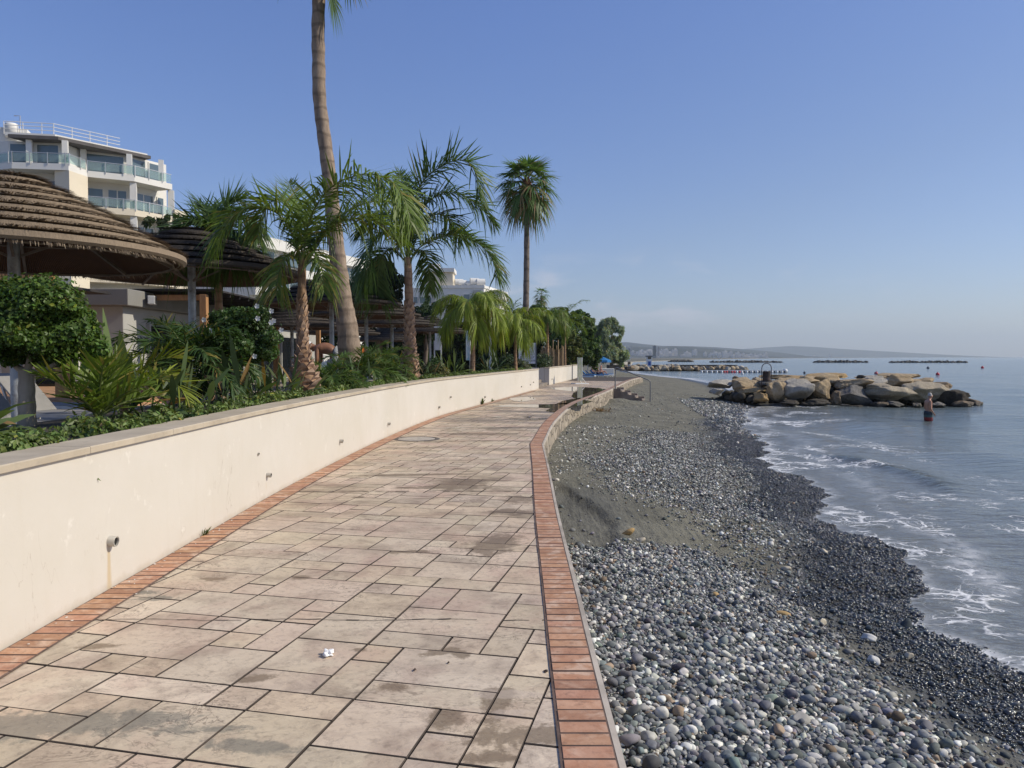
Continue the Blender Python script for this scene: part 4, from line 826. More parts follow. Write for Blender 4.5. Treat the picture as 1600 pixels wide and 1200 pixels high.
ball_tree('round clipped tree with pale forked trunk at the far left above the wall', 41, 6.9, .95, 578, (48, 514, 94, 62), 30000, .031, (.066, .115, .022), .07, branches=((5, 545, .1), (92, 565, 0), (48, 545, 0), (20, 560, .3)), seed=4, blobs_=((20, 480, 46, 0), (108, 512, 44, .1), (90, 520, 44, -.1), (70, 490, 60, 0), (140, 538, 26, .1), (156, 545, 15, 0)))
ball_tree('crooked trunked shrub tree dotted with white flowers left of the shaggy queen palm', 343, 10.2, .95, 592, (385, 522, 66, 46), 15000, .034, (.046, .085, .024), .07, lean=(.14, 0), branches=((385, 560, .2), (368, 568, .1), (352, 560, .3)), flowers=14, seed=6)
def blade_clump(name, label, base, n, L, w_, col, seed, el=(35, 85), droop=.35, cat='plant', group=None, petiole=.35, flowers=0, az=None, spread=.14, mat=None, yellow=.08, flat=1.0):
    g = np.random.default_rng(seed); root = empty(name, base, label, cat, group); b = np.array(base, float)
    P0 = b + np.stack([g.normal(0, spread, n), g.normal(0, spread, n), np.full(n, 0)], 1); a = g.uniform(0, 6.28, n) if az is None else np.radians(g.uniform(az[0], az[1], n)); e = np.radians(g.uniform(el[0], el[1], n))
    D = np.stack([np.cos(e) * np.cos(a), np.cos(e) * np.sin(a), np.sin(e)], 1); Wd = nrm(np.cross(D, np.array([0, 0, 1.0])) + D * 0); Wd = nrm(Wd + np.cross(Wd, D) * g.normal(0, .45, (n, 1)))
    cc = np.array(col)[None] * g.uniform(.65, 1.35, (n, 1)); k = g.random(n) < yellow; cc[k] = np.array([.20, .13, .05]) * g.uniform(.6, 1.2, (k.sum(), 1)); ln = L * g.uniform(.6, 1.1, n)
    st = (0, .15, petiole, petiole + .2, .78, .92, 1); wp = (.28, .22, .28, .95, .8, .4, .04)
    leafy('leaves', strips(P0, D, Wd, ln, np.full(n, w_) * g.uniform(.7, 1.2, n), droop * np.cos(e) * 1.6 + g.normal(0, .06, n), cc, st, wp), root, m_blade, True)
    for i in range(flowers):
        aa = g.uniform(0, 6.28); tip = b + np.array([math.cos(aa) * L * .35, math.sin(aa) * L * .35, L * g.uniform(.75, 1.0)]); mb = MB(); mb.tube([tuple(b), tuple(b * .4 + tip * .6 + np.array([0, 0, .08])), tuple(tip)], [.008, .007, .006], 6); st_ = mb.build('flower_stem', simple('flower_stem_green', (.06, .10, .03), .5, .2, 10, 0), root)
        mb = MB()
        for k in range(5):
            d = Vector((math.cos(aa + (k - 2) * .25) * .5, math.sin(aa + (k - 2) * .25) * .5, .4 + .25 * k)).normalized(); t_ = Vector(tip); s_ = Vector((-d.y, d.x, .1)).normalized() * .014; mb.add([t_, t_ + d * .06 + s_, t_ + d * .13, t_ + d * .06 - s_], [(0, 1, 2, 3)])
        mb.build('flower_head', m_or_fl, root)
    return root
def bedp(px, back, Y=None):
    """a spot in the planting bed behind the wall at picture column px, back metres behind its face"""
    h = wall_hit(px, 600, -back); return Vector((h.x, h.y, .96))
G4 = (.055, .085, .035); G5 = (.085, .12, .04)
STG = 'bird of paradise clumps in the bed'
blade_clump('flax_plant', 'broad bladed plant cut off by the left edge of the picture, one brown tip', (-3.75, 4.95, .98), 11, .85, .085, G5, 31, (12, 60), .3, az=(-40, 100), petiole=.15, yellow=.15)
blade_clump('flax_plant', 'long arching blade leaves leaning over the coping at the far left', (-4.0, 5.1, .98), 5, .95, .1, G5, 36, (25, 50), .35, az=(0, 60), petiole=.1, yellow=.1)
for i, (px, back, n, L, w_, fl, lab, el) in enumerate(((232, .95, 24, .95, .095, 0, 'large paddle leaved clump in front of the sunbather', (30, 80)), (262, .7, 22, .95, .075, 0, 'blade leaved clump with one long leaf pointing right over the coping', (25, 75)), (398, .85, 46, .85, .06, 3, 'wide dark bird of paradise clump with two orange flowers by the crooked shrub tree', (22, 75)), (440, .75, 40, .85, .055, 0, 'dense blade leaved clump left of the shaggy palm foot', (20, 70)),
    (352, .9, 26, .9, .08, 0, 'dark glossy paddle leaved clump behind the crooked trunk', (35, 82)), (552, .8, 34, .85, .055, 1, 'spiky clump with one orange flower right of the leaning trunk', (25, 78)), (585, .7, 26, .75, .05, 0, 'spiky clump behind the middle of the wall', (25, 70)), (655, .85, 28, .95, .055, 0, 'spiky grey green clump at the foot of the second queen palm', (28, 78)), (628, .8, 20, .8, .05, 0, 'low spiky clump just left of the second queen palm', (25, 70)),
    (702, .9, 34, 1.1, .055, 0, 'grey green spiky clump left of the weeping young palm', (28, 78)), (712, .7, 24, .8, .05, 0, 'smaller spiky clump against the coping near the weeping palm', (20, 70)), (768, 1.0, 40, 1.25, .06, 0, 'tall spiky clump between the two weeping young palms', (28, 75)), (790, .8, 24, .8, .05, 0, 'small spiky clump near the far end of the long wall', (20, 70)))):
    blade_clump('bird_of_paradise', lab, bedp(px, back), n, L, w_, G4 if i % 3 else G5, 40 + i, el, .3, flowers=fl, group=STG, spread=.2)
# small feather palms in the bed
def small_palm(label, px, back, zt, L, n, col, lw=.022, ll=.32, droop=.3, drop=85, r=.05, elmax=80, zmin=0, nl=40, yellow=.05, seed0=0):
    b = bedp(px, back); t_ = b.copy(); t_.z = zt; b.z = .9; return fpalm(label, b, t_, r, L, n, col, drop, ll, lw, nl, zmin, 'plant', 'small palms in the bed', 'pygmy_palm', None, elmax, seed0, droop, r, .2, yellow)
small_palm('bushy dark pygmy palm in front of the second parasol pole', 292, 1.45, 1.5, 1.0, 20, (.045, .085, .025), .02, .36, .35, 85, seed0=15, zmin=5)
small_palm('yellow green pygmy palm with an arching plume left of the sunbather', 196, 1.25, 1.15, .95, 7, (.16, .19, .025), .02, .40, .15, 90, seed0=10, elmax=78, zmin=40, nl=28, yellow=.2)
small_palm('young yellowish palm with stiff upright leaves growing near the clipped tree', 152, .95, 1.05, .62, 9, (.11, .16, .025), .026, .34, .1, 40, .035, 85, 35, 22, .1, 33)
small_palm('low feathery palm left of the leaning palm trunk', 512, .95, 1.1, .85, 15, (.07, .12, .03), .018, .30, .3, 80, seed0=50)
small_palm('low feathery palm right of the leaning palm trunk', 566, 1.0, 1.25, 1.0, 18, (.065, .11, .03), .02, .34, .3, 80, seed0=8)
small_palm('low feathery palm with pale leaflets next to the second queen palm', 600, 1.05, 1.25, 1.05, 18, (.075, .125, .035), .02, .34, .3, 80, seed0=28)
small_palm('dark feathery palm in the shade behind the crooked shrub tree', 330, 1.75, 1.5, .95, 14, (.04, .075, .025), .02, .34, .3, 80, seed0=70)
def bush(label, px, back, n, r, col, size=.05, seed=1, zc=None, Y=None, name='shrub', cat='shrub', hgt=.8, mat=None):
    b = bedp(px, back) if Y is None else Vector((at(px, 575, Y).x, Y, .9)); root = empty(name, b, label, cat); g = np.random.default_rng(seed); cs, rd = [], []
    for i in range(10): u = nrm(g.normal(size=3)); u[2] = abs(u[2]); cs.append(np.array(b) + u * np.array([r, r, r * hgt]) * .55 + [0, 0, r * .25]); rd.append(r * g.uniform(.35, .6))
    mb = MB()
    for i in range(5): a = i * 1.26; mb.tube([tuple(b), (b.x + math.cos(a) * r * .4, b.y + math.sin(a) * r * .4, b.z + r * .7)], [.02, .008], 5)
    mb.build('stem', m_bark_t, root); leafy('foliage', leaf_cloud(cs, rd, n, size, col, seed, 1.7, .5), root, mat)
    return root
bush('dark rounded shrub between the second queen palm and the white notice post', 672, 1.25, 3200, .62, (.035, .065, .02), .05, 3)
bush('brownish green shrub below the white notice post', 685, .7, 1600, .42, (.10, .105, .035), .05, 4)
bush('rounded dark shrub right of the weeping palm trunk', 762, 1.6, 3200, .75, (.035, .065, .02), .055, 5)
bush('dark shrub beside the slim young palm trunk', 793, 1.6, 2400, .7, (.035, .06, .02), .055, 6)
bush('grey green shrub at the left corner of the wall gap', 852, 0, 2600, .75, (.07, .095, .05), .07, 7, Y=45.5)
bush('small dark shrub filling the back of the stepped gap', 846, 0, 1500, .55, (.03, .05, .018), .06, 8, Y=43.5)
bush('small grey leaved shrub left of the notice board foot', 812, .8, 1500, .5, (.09, .11, .065), .06, 9)
bush('rounded shrub behind the low feathery palm', 620, 1.6, 2200, .55, (.04, .07, .02), .05, 10)
bush('low shrub near the foot of the leaning trunk', 530, 1.0, 1600, .4, (.045, .075, .02), .045, 12)
# ground cover along the coping
g = np.random.default_rng(77); gc = resample(WALLP, 1.5, 37.6, .11); cs = []; rd = []
for x, y in gc:
    for k in range(2 if y < 14 else 1):
        off = .30 + .16 * g.random() + .3 * k; dens = 1.0 if y < 8.5 else .8
        if g.random() < dens: cs.append((x - off - .07, y + g.normal(0, .05), 1.0 + g.uniform(-.03, .05))); rd.append(g.uniform(.07, .13) * (1.0 if y < 9 else .95))
o = leafy('ground_cover', leaf_cloud(cs, np.array(rd), 48000, .028, (.12, .17, .05), 5, 1.9, .4, .9), None, m_leaf); tag(o, kind='stuff')
# weeds at the foot of the wall
def weed(px, py, n, h, lab):
    q = wall_hit(px, py); b = Vector((q.x + .015, q.y, .0)); g = np.random.default_rng(int(px)); P0 = np.tile(np.array(b), (n, 1)) + g.normal(0, .03, (n, 3)) * [.3, 1, 0]; a = g.uniform(-1.5, 1.5, n); e = g.uniform(.6, 1.5, n); D = np.stack([np.cos(e) * np.cos(a), np.cos(e) * np.sin(a), np.sin(e)], 1)
    o = leafy('weed', strips(P0, D, nrm(np.cross(D, [0.3, .2, 1.0])), h * g.uniform(.5, 1.1, n), np.full(n, h * .09), np.full(n, .3), np.array([.07, .09, .03])[None] * g.uniform(.6, 1.4, (n, 1))), None, m_blade); tag(o, lab, 'weed')
weed(316, 838, 14, .12, 'tiny dry weed at the foot of the wall nearest the viewer'); weed(752, 632, 30, .34, 'tallest green weed tuft growing from the base of the wall'); weed(768, 628, 16, .2, 'low weed tuft just beyond the tallest one at the wall base')
q = atz(938, 640, -.5); n = 160; g = np.random.default_rng(9); a = g.uniform(0, 6.28, n); e = g.uniform(.1, 1.3, n); D = np.stack([np.cos(e) * np.cos(a), np.cos(e) * np.sin(a), np.sin(e)], 1)
zz = float(zbeach(q.x, q.y)); o = leafy('dry_weed', strips(np.tile([q.x, q.y, zz], (n, 1)) + g.normal(0, .18, (n, 3)) * [1, 1.6, .0], D, nrm(np.cross(D, [.3, .2, 1.0])), g.uniform(.12, .4, n), np.full(n, .016), np.full(n, .5), np.array([.17, .10, .05])[None] * g.uniform(.5, 1.4, (n, 1))), None, m_blade); tag(o, 'tangled brown dry weed against the sea wall before the steps', 'weed')
# ------------------------------------------------------------------ hedge and trees behind
def box_hedge(label, x0, x1, Y, z1, th, n, col, size=.16, seed=2):
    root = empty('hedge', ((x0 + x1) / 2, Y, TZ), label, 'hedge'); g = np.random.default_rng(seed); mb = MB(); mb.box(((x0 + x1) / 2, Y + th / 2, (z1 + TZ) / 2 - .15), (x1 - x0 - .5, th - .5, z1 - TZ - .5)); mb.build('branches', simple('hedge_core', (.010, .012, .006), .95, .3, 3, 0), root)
    P = np.stack([g.uniform(x0, x1, n), Y + th * g.random(n) ** 2 * .7, g.uniform(TZ, z1, n)], 1); kk = g.random(n) < .3; P[kk, 2] = z1 - .3 * g.random(kk.sum()) + .15 * fnoise(P[kk, 0], P[kk, 1], 2.0); P[kk, 1] = Y + th * g.random(kk.sum())
    N = nrm(g.normal(size=(n, 3)) + [0, -.5, .4]); A_ = nrm(np.cross(N, g.normal(size=(n, 3)))); B_ = np.cross(N, A_); s = size * g.uniform(.5, 1.2, n)[:, None]; P[:, 1] += .25 * fnoise(P[:, 0], P[:, 2], 1.6)
    V = np.stack([P - A_ * s * .8, P + B_ * s * .45, P + A_ * s * .8, P - B_ * s * .45], 1).reshape(-1, 3); leafy('foliage', (V, np.arange(4 * n).reshape(-1, 4), np.repeat(np.array(col)[None] * g.uniform(.5, 1.4, (n, 1)), 4, 0)), root, m_far)
    return root
box_hedge('tall dark clipped hedge closing the garden behind the weeping palms', -10.5, 2.4, 52, 4.0, 2.2, 17000, (.022, .038, .014), .17, 3)
def tree(name, label, px, Y, zb, crowns, n, size, col, seed, r=.2, hang=0.0, elong=1.7, shell=.45, group=None, mat=None, var=.35):
    b = at(px, 570, Y); b.z = zb; root = empty(name, b, label, 'tree', group); cs = []; rd = []; g = np.random.default_rng(seed); mb = MB(); k = Y / FPX
    cm = at(crowns[0][0], crowns[0][1], Y); mb.tube([tuple(b), tuple((b + cm) / 2 + Vector((.1, 0, 0))), tuple(cm)], [r, r * .8, r * .5], 9)
    for cx, cy_, rx, rz, dy in crowns:
        c = np.array(at(cx, cy_, Y + dy)); cs.append(c); rd.append((rx * k * .6, rx * k * .6, rz * k * .6)); mb.tube([tuple(b * .3 + cm * .7), tuple(c)], [r * .4, r * .12], 6)
        for i in range(22): u = nrm(g.normal(size=3)); f = g.uniform(.12, .36); cs.append(c + u * np.array([rx, rx, rz]) * k * g.uniform(.75, 1.08)); rd.append((rx * k * f, rx * k * f, rz * k * f))
    mb.build('trunk', m_bark_dk, root); leafy('crown', leaf_cloud(cs, rd, n, size, col, seed, elong, shell, var=var, hang=hang), root, mat or m_far); return root
tree('conifer', 'dark dense conifer rising behind the parasols left of the second queen palm', 590, 47, TZ, ((592, 440, 34, 36, 0), (575, 455, 22, 30, .5), (610, 460, 22, 34, .4)), 9000, .14, (.022, .034, .016), 21, .25)
tree('ficus_tree', 'small grey green tree below the apartment block beside the second queen palm', 664, 42, TZ, ((662, 500, 24, 34, 0), (650, 520, 18, 25, .3)), 5000, .1, (.05, .085, .04), 22, .15)
tree('pine_tree', 'flat topped dark tree behind the slender palm trunk', 850, 78, 0, ((865, 500, 40, 26, 0), (838, 506, 30, 24, .5), (892, 510, 28, 26, 0), (820, 515, 26, 22, 0)), 20000, .17, (.075, .12, .036), 23, .3)
tree('ficus_tree', 'dark leafy tree mass at the end of the garden right of the bamboo screen', 905, 66, -.1, ((895, 535, 36, 40, 0), (915, 530, 22, 34, .5), (905, 560, 30, 28, -.3), (925, 545, 16, 30, 0)), 24000, .15, (.07, .115, .034), 24, .25)
tree('ficus_tree', 'sunlit yellow green bush tree behind the thin wispy palm', 895, 60, -.1, ((893, 545, 16, 24, 0), (898, 560, 14, 16, 0)), 3000, .17, (.12, .14, .045), 25, .12)
tree('tamarisk_tree', 'feathery grey green tamarisk tree at the end of the promenade, nearest the sea', 955, 96, -.4, ((955, 530, 21, 28, 0), (962, 545, 18, 24, .5), (948, 520, 15, 20, 0), (968, 558, 11, 16, 0), (957, 508, 9, 10, 0), (945, 550, 18, 24, -1)), 30000, .12, (.25, .30, .20), 26, .25, .7, 4.6, .1)
tree('tamarisk_tree', 'feathery tamarisk tree left of the one nearest the sea', 928, 104, -.4, ((930, 525, 20, 26, 0), (920, 515, 16, 18, .5), (938, 540, 16, 24, 0), (925, 550, 18, 22, 0)), 22000, .13, (.22, .27, .175), 27, .25, .7, 4.2, .1)
tree('ficus_tree', 'dark tree behind the thatched parasols at the far left of the hedge', 470, 58, TZ, ((470, 500, 60, 40, 0), (430, 510, 40, 36, 1), (520, 510, 40, 34, 0)), 7000, .22, (.018, .03, .012), 28, .25)
tree('ficus_tree', 'wispy green tree against the hotel between the first two parasols', 262, 30, TZ, ((258, 355, 24, 22, 0), (240, 350, 14, 10, .3), (275, 370, 18, 20, 0)), 1500, .11, (.06, .08, .04), 29, .08, .3, 2.8, .2)
# ------------------------------------------------------------------ thatched parasols
m_th, t = newmat('thatch_straw'); c = t.mix(1.0, t.attr(), t.mix(t.noise(t.obj(), 30, 4, .7), (.65, .65, .65), (1.35, 1.35, 1.35)), 'MULTIPLY'); pset(t, Base_Color=c, Roughness=.9, Specular_IOR_Level=.2, Normal=t.bump(t.noise(t.mapping(t.obj(), sc=(1, 1, .3)), 60, 3, .7), .6, .01))
m_lin, t = newmat('reed_lining'); p = t.obj(); sx_, sy_, sz_ = t.sep(p); an = t.math('ARCTAN2', sy_, sx_); rd_ = t.math('SINE', t.math('MULTIPLY', an, 420))
c = t.mix(t.mr(t.math('ADD', rd_, t.math('MULTIPLY', t.noise(p, 7, 3), 2)), -.2, 2), (.055, .028, .015), (.15, .07, .032)); pset(t, Base_Color=c, Roughness=.85, Normal=t.bump(rd_, .5, .01))
tr = t.node('ShaderNodeBsdfTranslucent'); t.set(tr.inputs[0], (.35, .13, .04, 1)); mx = t.node('ShaderNodeMixShader'); mx.inputs[0].default_value = .15; t.l.new(t.b.outputs[0], mx.inputs[1]); t.l.new(tr.outputs[0], mx.inputs[2]); t.l.new(mx.outputs[0], t.out.inputs[0])
m_pole = simple('galvanised_pole', (.36, .38, .40), .5, .25, 6, .2, 40, metal=.35, dirt=(.12, .10, .09), dscale=7); m_rib = simple('parasol_rib', (.19, .15, .12), .8, .3, 6, .3, 40)
RAD, AP, RM = 1.93, 3.36, 2.52
def thz(r): k = r / RAD; return AP - (AP - RM) * (k ** 1.12)
def make_parasol(name, label, cols, seed, n_t=7, dens=1.0):
    root = empty(name, (0, 0, 0), label, 'parasol', 'thatched parasols on the terrace'); g = np.random.default_rng(seed)
    rs2 = [RAD * ((i + .3) / (n_t + .3)) ** .9 for i in range(n_t + 1)]; rs2[0] = .0; prof = [(.0, AP + .06)]
    for i in range(n_t): r0, r1 = rs2[i], rs2[i + 1]; prof += [(max(r0 - .02, .02), thz(r0) + .0 if i else AP + .05), (r1 + .05, thz(r1) + .075), (r1 + .055, thz(r1) + .015)]
    prof += [(RAD + .02, RM - .015), (RAD - .05, RM + .0)]
    mb = MB(); mb.lathe(prof, (0, 0, 0), 56); base_v = np.array(mb.v); base_f = np.array(mb.f); parts_ = [(base_v, base_f, np.tile(np.array(cols[0]) * .75, (len(base_v), 1)))]
    for i in range(n_t):
        r0, r1 = rs2[i], rs2[i + 1]; n = int((120 + 900 * r1) * dens); a = g.uniform(0, 6.283, n); rr = r0 + (r1 - r0) * g.uniform(.0, .8, n); rr = np.clip(rr, .01, None); slope = np.array([(thz(r1) + .07 - thz(r0)) / (r1 + .06 - r0)])
        er = np.stack([np.cos(a), np.sin(a)], 1); D = nrm(np.concatenate([er, np.full((n, 1), slope[0])], 1)); Wd = np.stack([-np.sin(a), np.cos(a), np.zeros(n)], 1); D = nrm(D + Wd * g.normal(0, .07, (n, 1))); zz = thz(r0) + .025 + slope[0] * (rr - r0) + g.uniform(0, .022, n)
        P0 = np.concatenate([er * rr[:, None], zz[:, None]], 1); L = np.clip((r1 + .065 + g.uniform(-.045, .03, n) - rr) / np.cos(math.atan(slope[0])), .05, .6)
        cc = np.array(cols)[g.integers(0, len(cols), n)] * g.uniform(.6, 1.3, (n, 1)); parts_.append(strips(P0, D, Wd, L, g.uniform(.006, .015, n), np.full(n, -.06), cc, (0, .5, 1), (.8, 1, .4)))
    # frayed fringe hanging at the rim
    n = int(1100 * dens); a = g.uniform(0, 6.283, n); er = np.stack([np.cos(a), np.sin(a)], 1); P0 = np.concatenate([er * (RAD - .03), np.full((n, 1), RM + .02)], 1); D = nrm(np.concatenate([er * .9, np.full((n, 1), -.75)], 1) + g.normal(0, .12, (n, 3))); Wd = np.stack([-np.sin(a), np.cos(a), np.zeros(n)], 1)
    parts_.append(strips(P0, D, Wd, g.uniform(.02, .11, n), g.uniform(.005, .012, n), np.full(n, .2), np.array(cols)[g.integers(0, len(cols), n)] * g.uniform(.5, 1.2, (n, 1)), (0, .5, 1), (.9, .8, .3)))
    leafy('thatch', merge(parts_), root, m_th)
    mb = MB(); mb.lathe([(.05, AP - .10), (RAD * .45, thz(RAD * .45) - .05), (RAD * .8, thz(RAD * .8) - .04), (RAD - .015, RM - .012)], (0, 0, 0), 56); mb.build('reed_lining', m_lin, root)
    mb = MB(); mb.tube([(0, 0, -.4), (0, 0, AP - .12)], .068, 20); mb.build('pole', m_pole, root)
    for r in (.62, 1.25, 1.82): mb = MB(); z = thz(r) - .085; mb.tube([(r * math.cos(k * .1745), r * math.sin(k * .1745), z) for k in range(37)], .014, 6, cap=False); mb.build('hoop', m_rib, root)
    for k in range(8):
        a = k * math.pi / 4 + .2; d = Vector((math.cos(a), math.sin(a), 0)); mb = MB(); mb.beam(d * .05 + Vector((0, 0, AP - .17)), d * (RAD - .06) + Vector((0, 0, RM - .05)), .035, .03); mb.build('rib', m_rib, root)
    for k in range(4):
        a = k * math.pi / 2 + .2; d = Vector((math.cos(a), math.sin(a), 0)); mb = MB(); mb.beam(d * .06 + Vector((0, 0, 2.42)), d * .95 + Vector((0, 0, thz(.95) - .12)), .03, .03); mb.build('brace', m_rib, root)
    return root
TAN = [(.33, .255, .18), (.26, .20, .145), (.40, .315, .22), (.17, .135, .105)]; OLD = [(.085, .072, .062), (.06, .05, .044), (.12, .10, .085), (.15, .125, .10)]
RM = 2.40
u1 = make_parasol('thatched_parasol', 'large tan thatched parasol cut off by the left edge of the picture', TAN, 51, 8, 1.5); q = at(26, 600, 8.7); place(u1, (q.x, q.y, TZ - .03), .3, scale=(.92, .92, .965)); RM = 2.52
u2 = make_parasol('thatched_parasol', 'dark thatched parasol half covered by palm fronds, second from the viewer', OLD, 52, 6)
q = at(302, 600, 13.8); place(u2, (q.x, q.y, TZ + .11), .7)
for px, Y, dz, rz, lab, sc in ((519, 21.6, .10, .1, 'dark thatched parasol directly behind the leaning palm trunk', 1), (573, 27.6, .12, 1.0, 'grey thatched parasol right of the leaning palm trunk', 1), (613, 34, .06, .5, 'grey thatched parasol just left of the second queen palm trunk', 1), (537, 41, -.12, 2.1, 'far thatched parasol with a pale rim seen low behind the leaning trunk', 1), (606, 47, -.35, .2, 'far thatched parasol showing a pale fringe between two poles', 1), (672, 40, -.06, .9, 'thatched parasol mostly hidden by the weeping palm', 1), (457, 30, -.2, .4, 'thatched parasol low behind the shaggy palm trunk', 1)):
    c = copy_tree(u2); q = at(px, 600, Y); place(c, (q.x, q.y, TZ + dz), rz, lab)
# ------------------------------------------------------------------ terrace restaurant
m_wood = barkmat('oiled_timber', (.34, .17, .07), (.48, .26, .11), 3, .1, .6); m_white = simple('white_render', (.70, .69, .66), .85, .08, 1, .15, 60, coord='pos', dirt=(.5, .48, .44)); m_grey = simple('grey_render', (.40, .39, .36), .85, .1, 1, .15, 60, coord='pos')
m_dark = simple('dark_canvas', (.028, .024, .022), .85, .3, 2, .3, 30); m_glassd, t = newmat('dark_glass'); pset(t, Base_Color=(.012, .015, .018), Roughness=.06, Specular_IOR_Level=.6)
rest = empty('restaurant', (-14, 26, TZ), 'low white beach restaurant in the shade behind the parasols', 'building')
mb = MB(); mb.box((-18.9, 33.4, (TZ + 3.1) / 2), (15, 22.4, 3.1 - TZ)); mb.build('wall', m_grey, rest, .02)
mb = MB(); mb.prism([(-11.1, 21.9), (-11.1, 45), (-30, 45), (-30, 21.9)], 3.1, 3.58); mb.build('fascia', simple('fascia_shade_grey', (.23, .22, .195), .85, .1, 1, .15, 60, coord='pos'), rest, .02)  # grey stands for the shade on the fascia, put into its base colour
for x0, x1 in ((-14.0, -12.7), (-17.4, -15.0)):
    mb = MB(); mb.box(((x0 + x1) / 2, 22.15, TZ + 1.25), (x1 - x0, .14, 2.2)); f = mb.build('door', m_white, rest); mb = MB(); mb.box(((x0 + x1) / 2, 22.12, TZ + 1.25), (x1 - x0 - .16, .14, 2.05)); mb.build('pane', m_glassd, f)
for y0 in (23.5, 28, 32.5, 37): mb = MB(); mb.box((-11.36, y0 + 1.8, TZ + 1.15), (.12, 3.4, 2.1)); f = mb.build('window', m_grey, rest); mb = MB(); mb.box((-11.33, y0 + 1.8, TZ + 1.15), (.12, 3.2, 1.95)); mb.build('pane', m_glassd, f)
mb = MB(); mb.box((-14.6, 18.6, TZ + .15), (11.6, 6.6, .3)); tag(mb.build('brick_platform', simple('platform_brick', (.42, .24, .13), .85, .25, 6, .5, 30, coord='pos')), 'low brick platform under the timber pergola', 'platform')
perg = empty('pergola', (-9.3, 22, TZ), 'timber post pergola with a dark roof in front of the restaurant', 'pergola')
for y in (15.7, 23, 30, 36.5):
    mb = MB(); hp = 3.1 if y < 16 else 3.5; mb.box((-9.35, y, (TZ + hp) / 2), (.2, .2, hp - TZ)); mb.build('post', m_wood, perg, .008)
mb = MB(); mb.box((-14.9, 15.55, 3.225), (11.0, .14, .21)); mb.build('beam', m_wood, perg)
for y in (23.0, 30.0): mb = MB(); mb.box((-10.3, y + .2, 3.42), (1.8, .12, .16)); mb.build('cross_beam', m_wood, perg)
mb = MB(); mb.box((-15.3, 17.0, 3.14), (11.2, 2.7, .05)); mb.build('canvas_roof', m_dark, perg); mb = MB(); mb.box((-11.2, 30, 3.64), (4.4, 14.2, .05)); mb.build('canvas_roof', m_dark, perg)
mb = MB()
for k in range(16): mb.box((-11.2, 23.5 + k * .85, 3.565), (4.3, .05, .1))
mb.build('rafters', m_dark, perg)
m_awn, t = newmat('striped_awning'); sx_ = t.sep(t.pos())[0]; st_ = t.math('SINE', t.math('MULTIPLY', sx_, 24)); c = t.mix(t.mr(st_, -.4, .4), (.62, .61, .60), (.20, .19, .185)); pset(t, Base_Color=c, Roughness=.7, Normal=t.bump(st_, .5, .03))
aw = empty('awning', (-14, 17, 3.3), 'grey and white corrugated awning over the pergola at the far left', 'awning'); mb = MB(); mb.add([(-20, 15.6, 3.36), (-9.7, 15.6, 3.36), (-9.7, 20, 4.5), (-20, 20, 4.5), (-20, 15.6, 3.31), (-9.7, 15.6, 3.31), (-9.7, 20, 4.45), (-20, 20, 4.45)], [(0, 1, 2, 3), (7, 6, 5, 4), (0, 4, 5, 1), (1, 5, 6, 2), (2, 6, 7, 3), (3, 7, 4, 0)]); mb.build('sheet', m_awn, aw)
for x in (-10.2, -13.4, -16.6): mb = MB(); mb.beam((x, 15.6, 3.27), (x, 20, 4.41), .06, .06); mb.build('rafter', m_white, aw)
sp = empty('speaker', (-11.1, 24, 3.3), 'small pale loudspeaker bracketed on the restaurant fascia', 'speaker'); q = Vector((-10.92, 23.0, 3.32)); mb = MB(); mb.box(q, (.2, .46, .26), rz=.3); mb.build('cabinet', simple('speaker_shell', (.5, .5, .48), .5, .1, 5, 0), sp, .02); mb = MB(); mb.box(q + Vector((.103, -.01, 0)), (.014, .36, .18), rz=.3); mb.build('grille', simple('speaker_grille', (.2, .2, .2), .7, .1, 20, 0), sp); mb = MB(); mb.beam(q, q + Vector((-.2, .05, -.1)), .03, .03); mb.build('bracket', m_pole, sp)
# sun loungers
m_lf = simple('lounger_frame', (.55, .53, .50), .5, .1, 5, 0); m_ls = simple('lounger_mesh', (.26, .25, .235), .7, .12, 4, .3, 150)
def lounger(label):
    root = empty('sun_lounger', (0, 0, 0), label, 'sun lounger', 'grey sun loungers on the terrace')
    mb = MB(); mb.box((.45, 0, .33), (1.3, .58, .03)); mb.build('seat', m_ls, root, .008); mb = MB(); mb.beam((-.2, 0, .34), (-.72, 0, .86), .58, .03); mb.build('backrest', m_ls, root, .008)
    for s in (-1, 1): mb = MB(); mb.beam((-.75, s * .31, .30), (1.12, s * .31, .30), .035, .05); mb.build('side_rail', m_lf, root); mb = MB(); mb.beam((-.45, s * .27, .3), (-.62, s * .27, .74), .03, .03); mb.build('prop', m_lf, root)
    for x in (-.6, .95):
        for s in (-1, 1): mb = MB(); mb.beam((x, s * .31, 0), (x + .05, s * .31, .28), .04, .04); mb.build('leg', m_lf, root)
    return root
l0 = lounger('empty grey sun lounger with raised back behind the clipped tree trunk'); place(l0, (-6.9, 11.3, TZ), R(-14))
for x, y, rz, lab in ((-7.4, 9.9, -10, 'grey sun lounger cut off by the left edge beside the parasol pole'), (-8.2, 13.2, -14, 'grey sun lounger farther back near the timber post'), (-6.2, 12.2, -5, 'sun lounger with the reclining sunbather on it'), (-6.3, 9.5, -16, 'grey sun lounger nearest to the planting bed')): place(copy_tree(l0), (x, y, TZ), R(rz), lab)
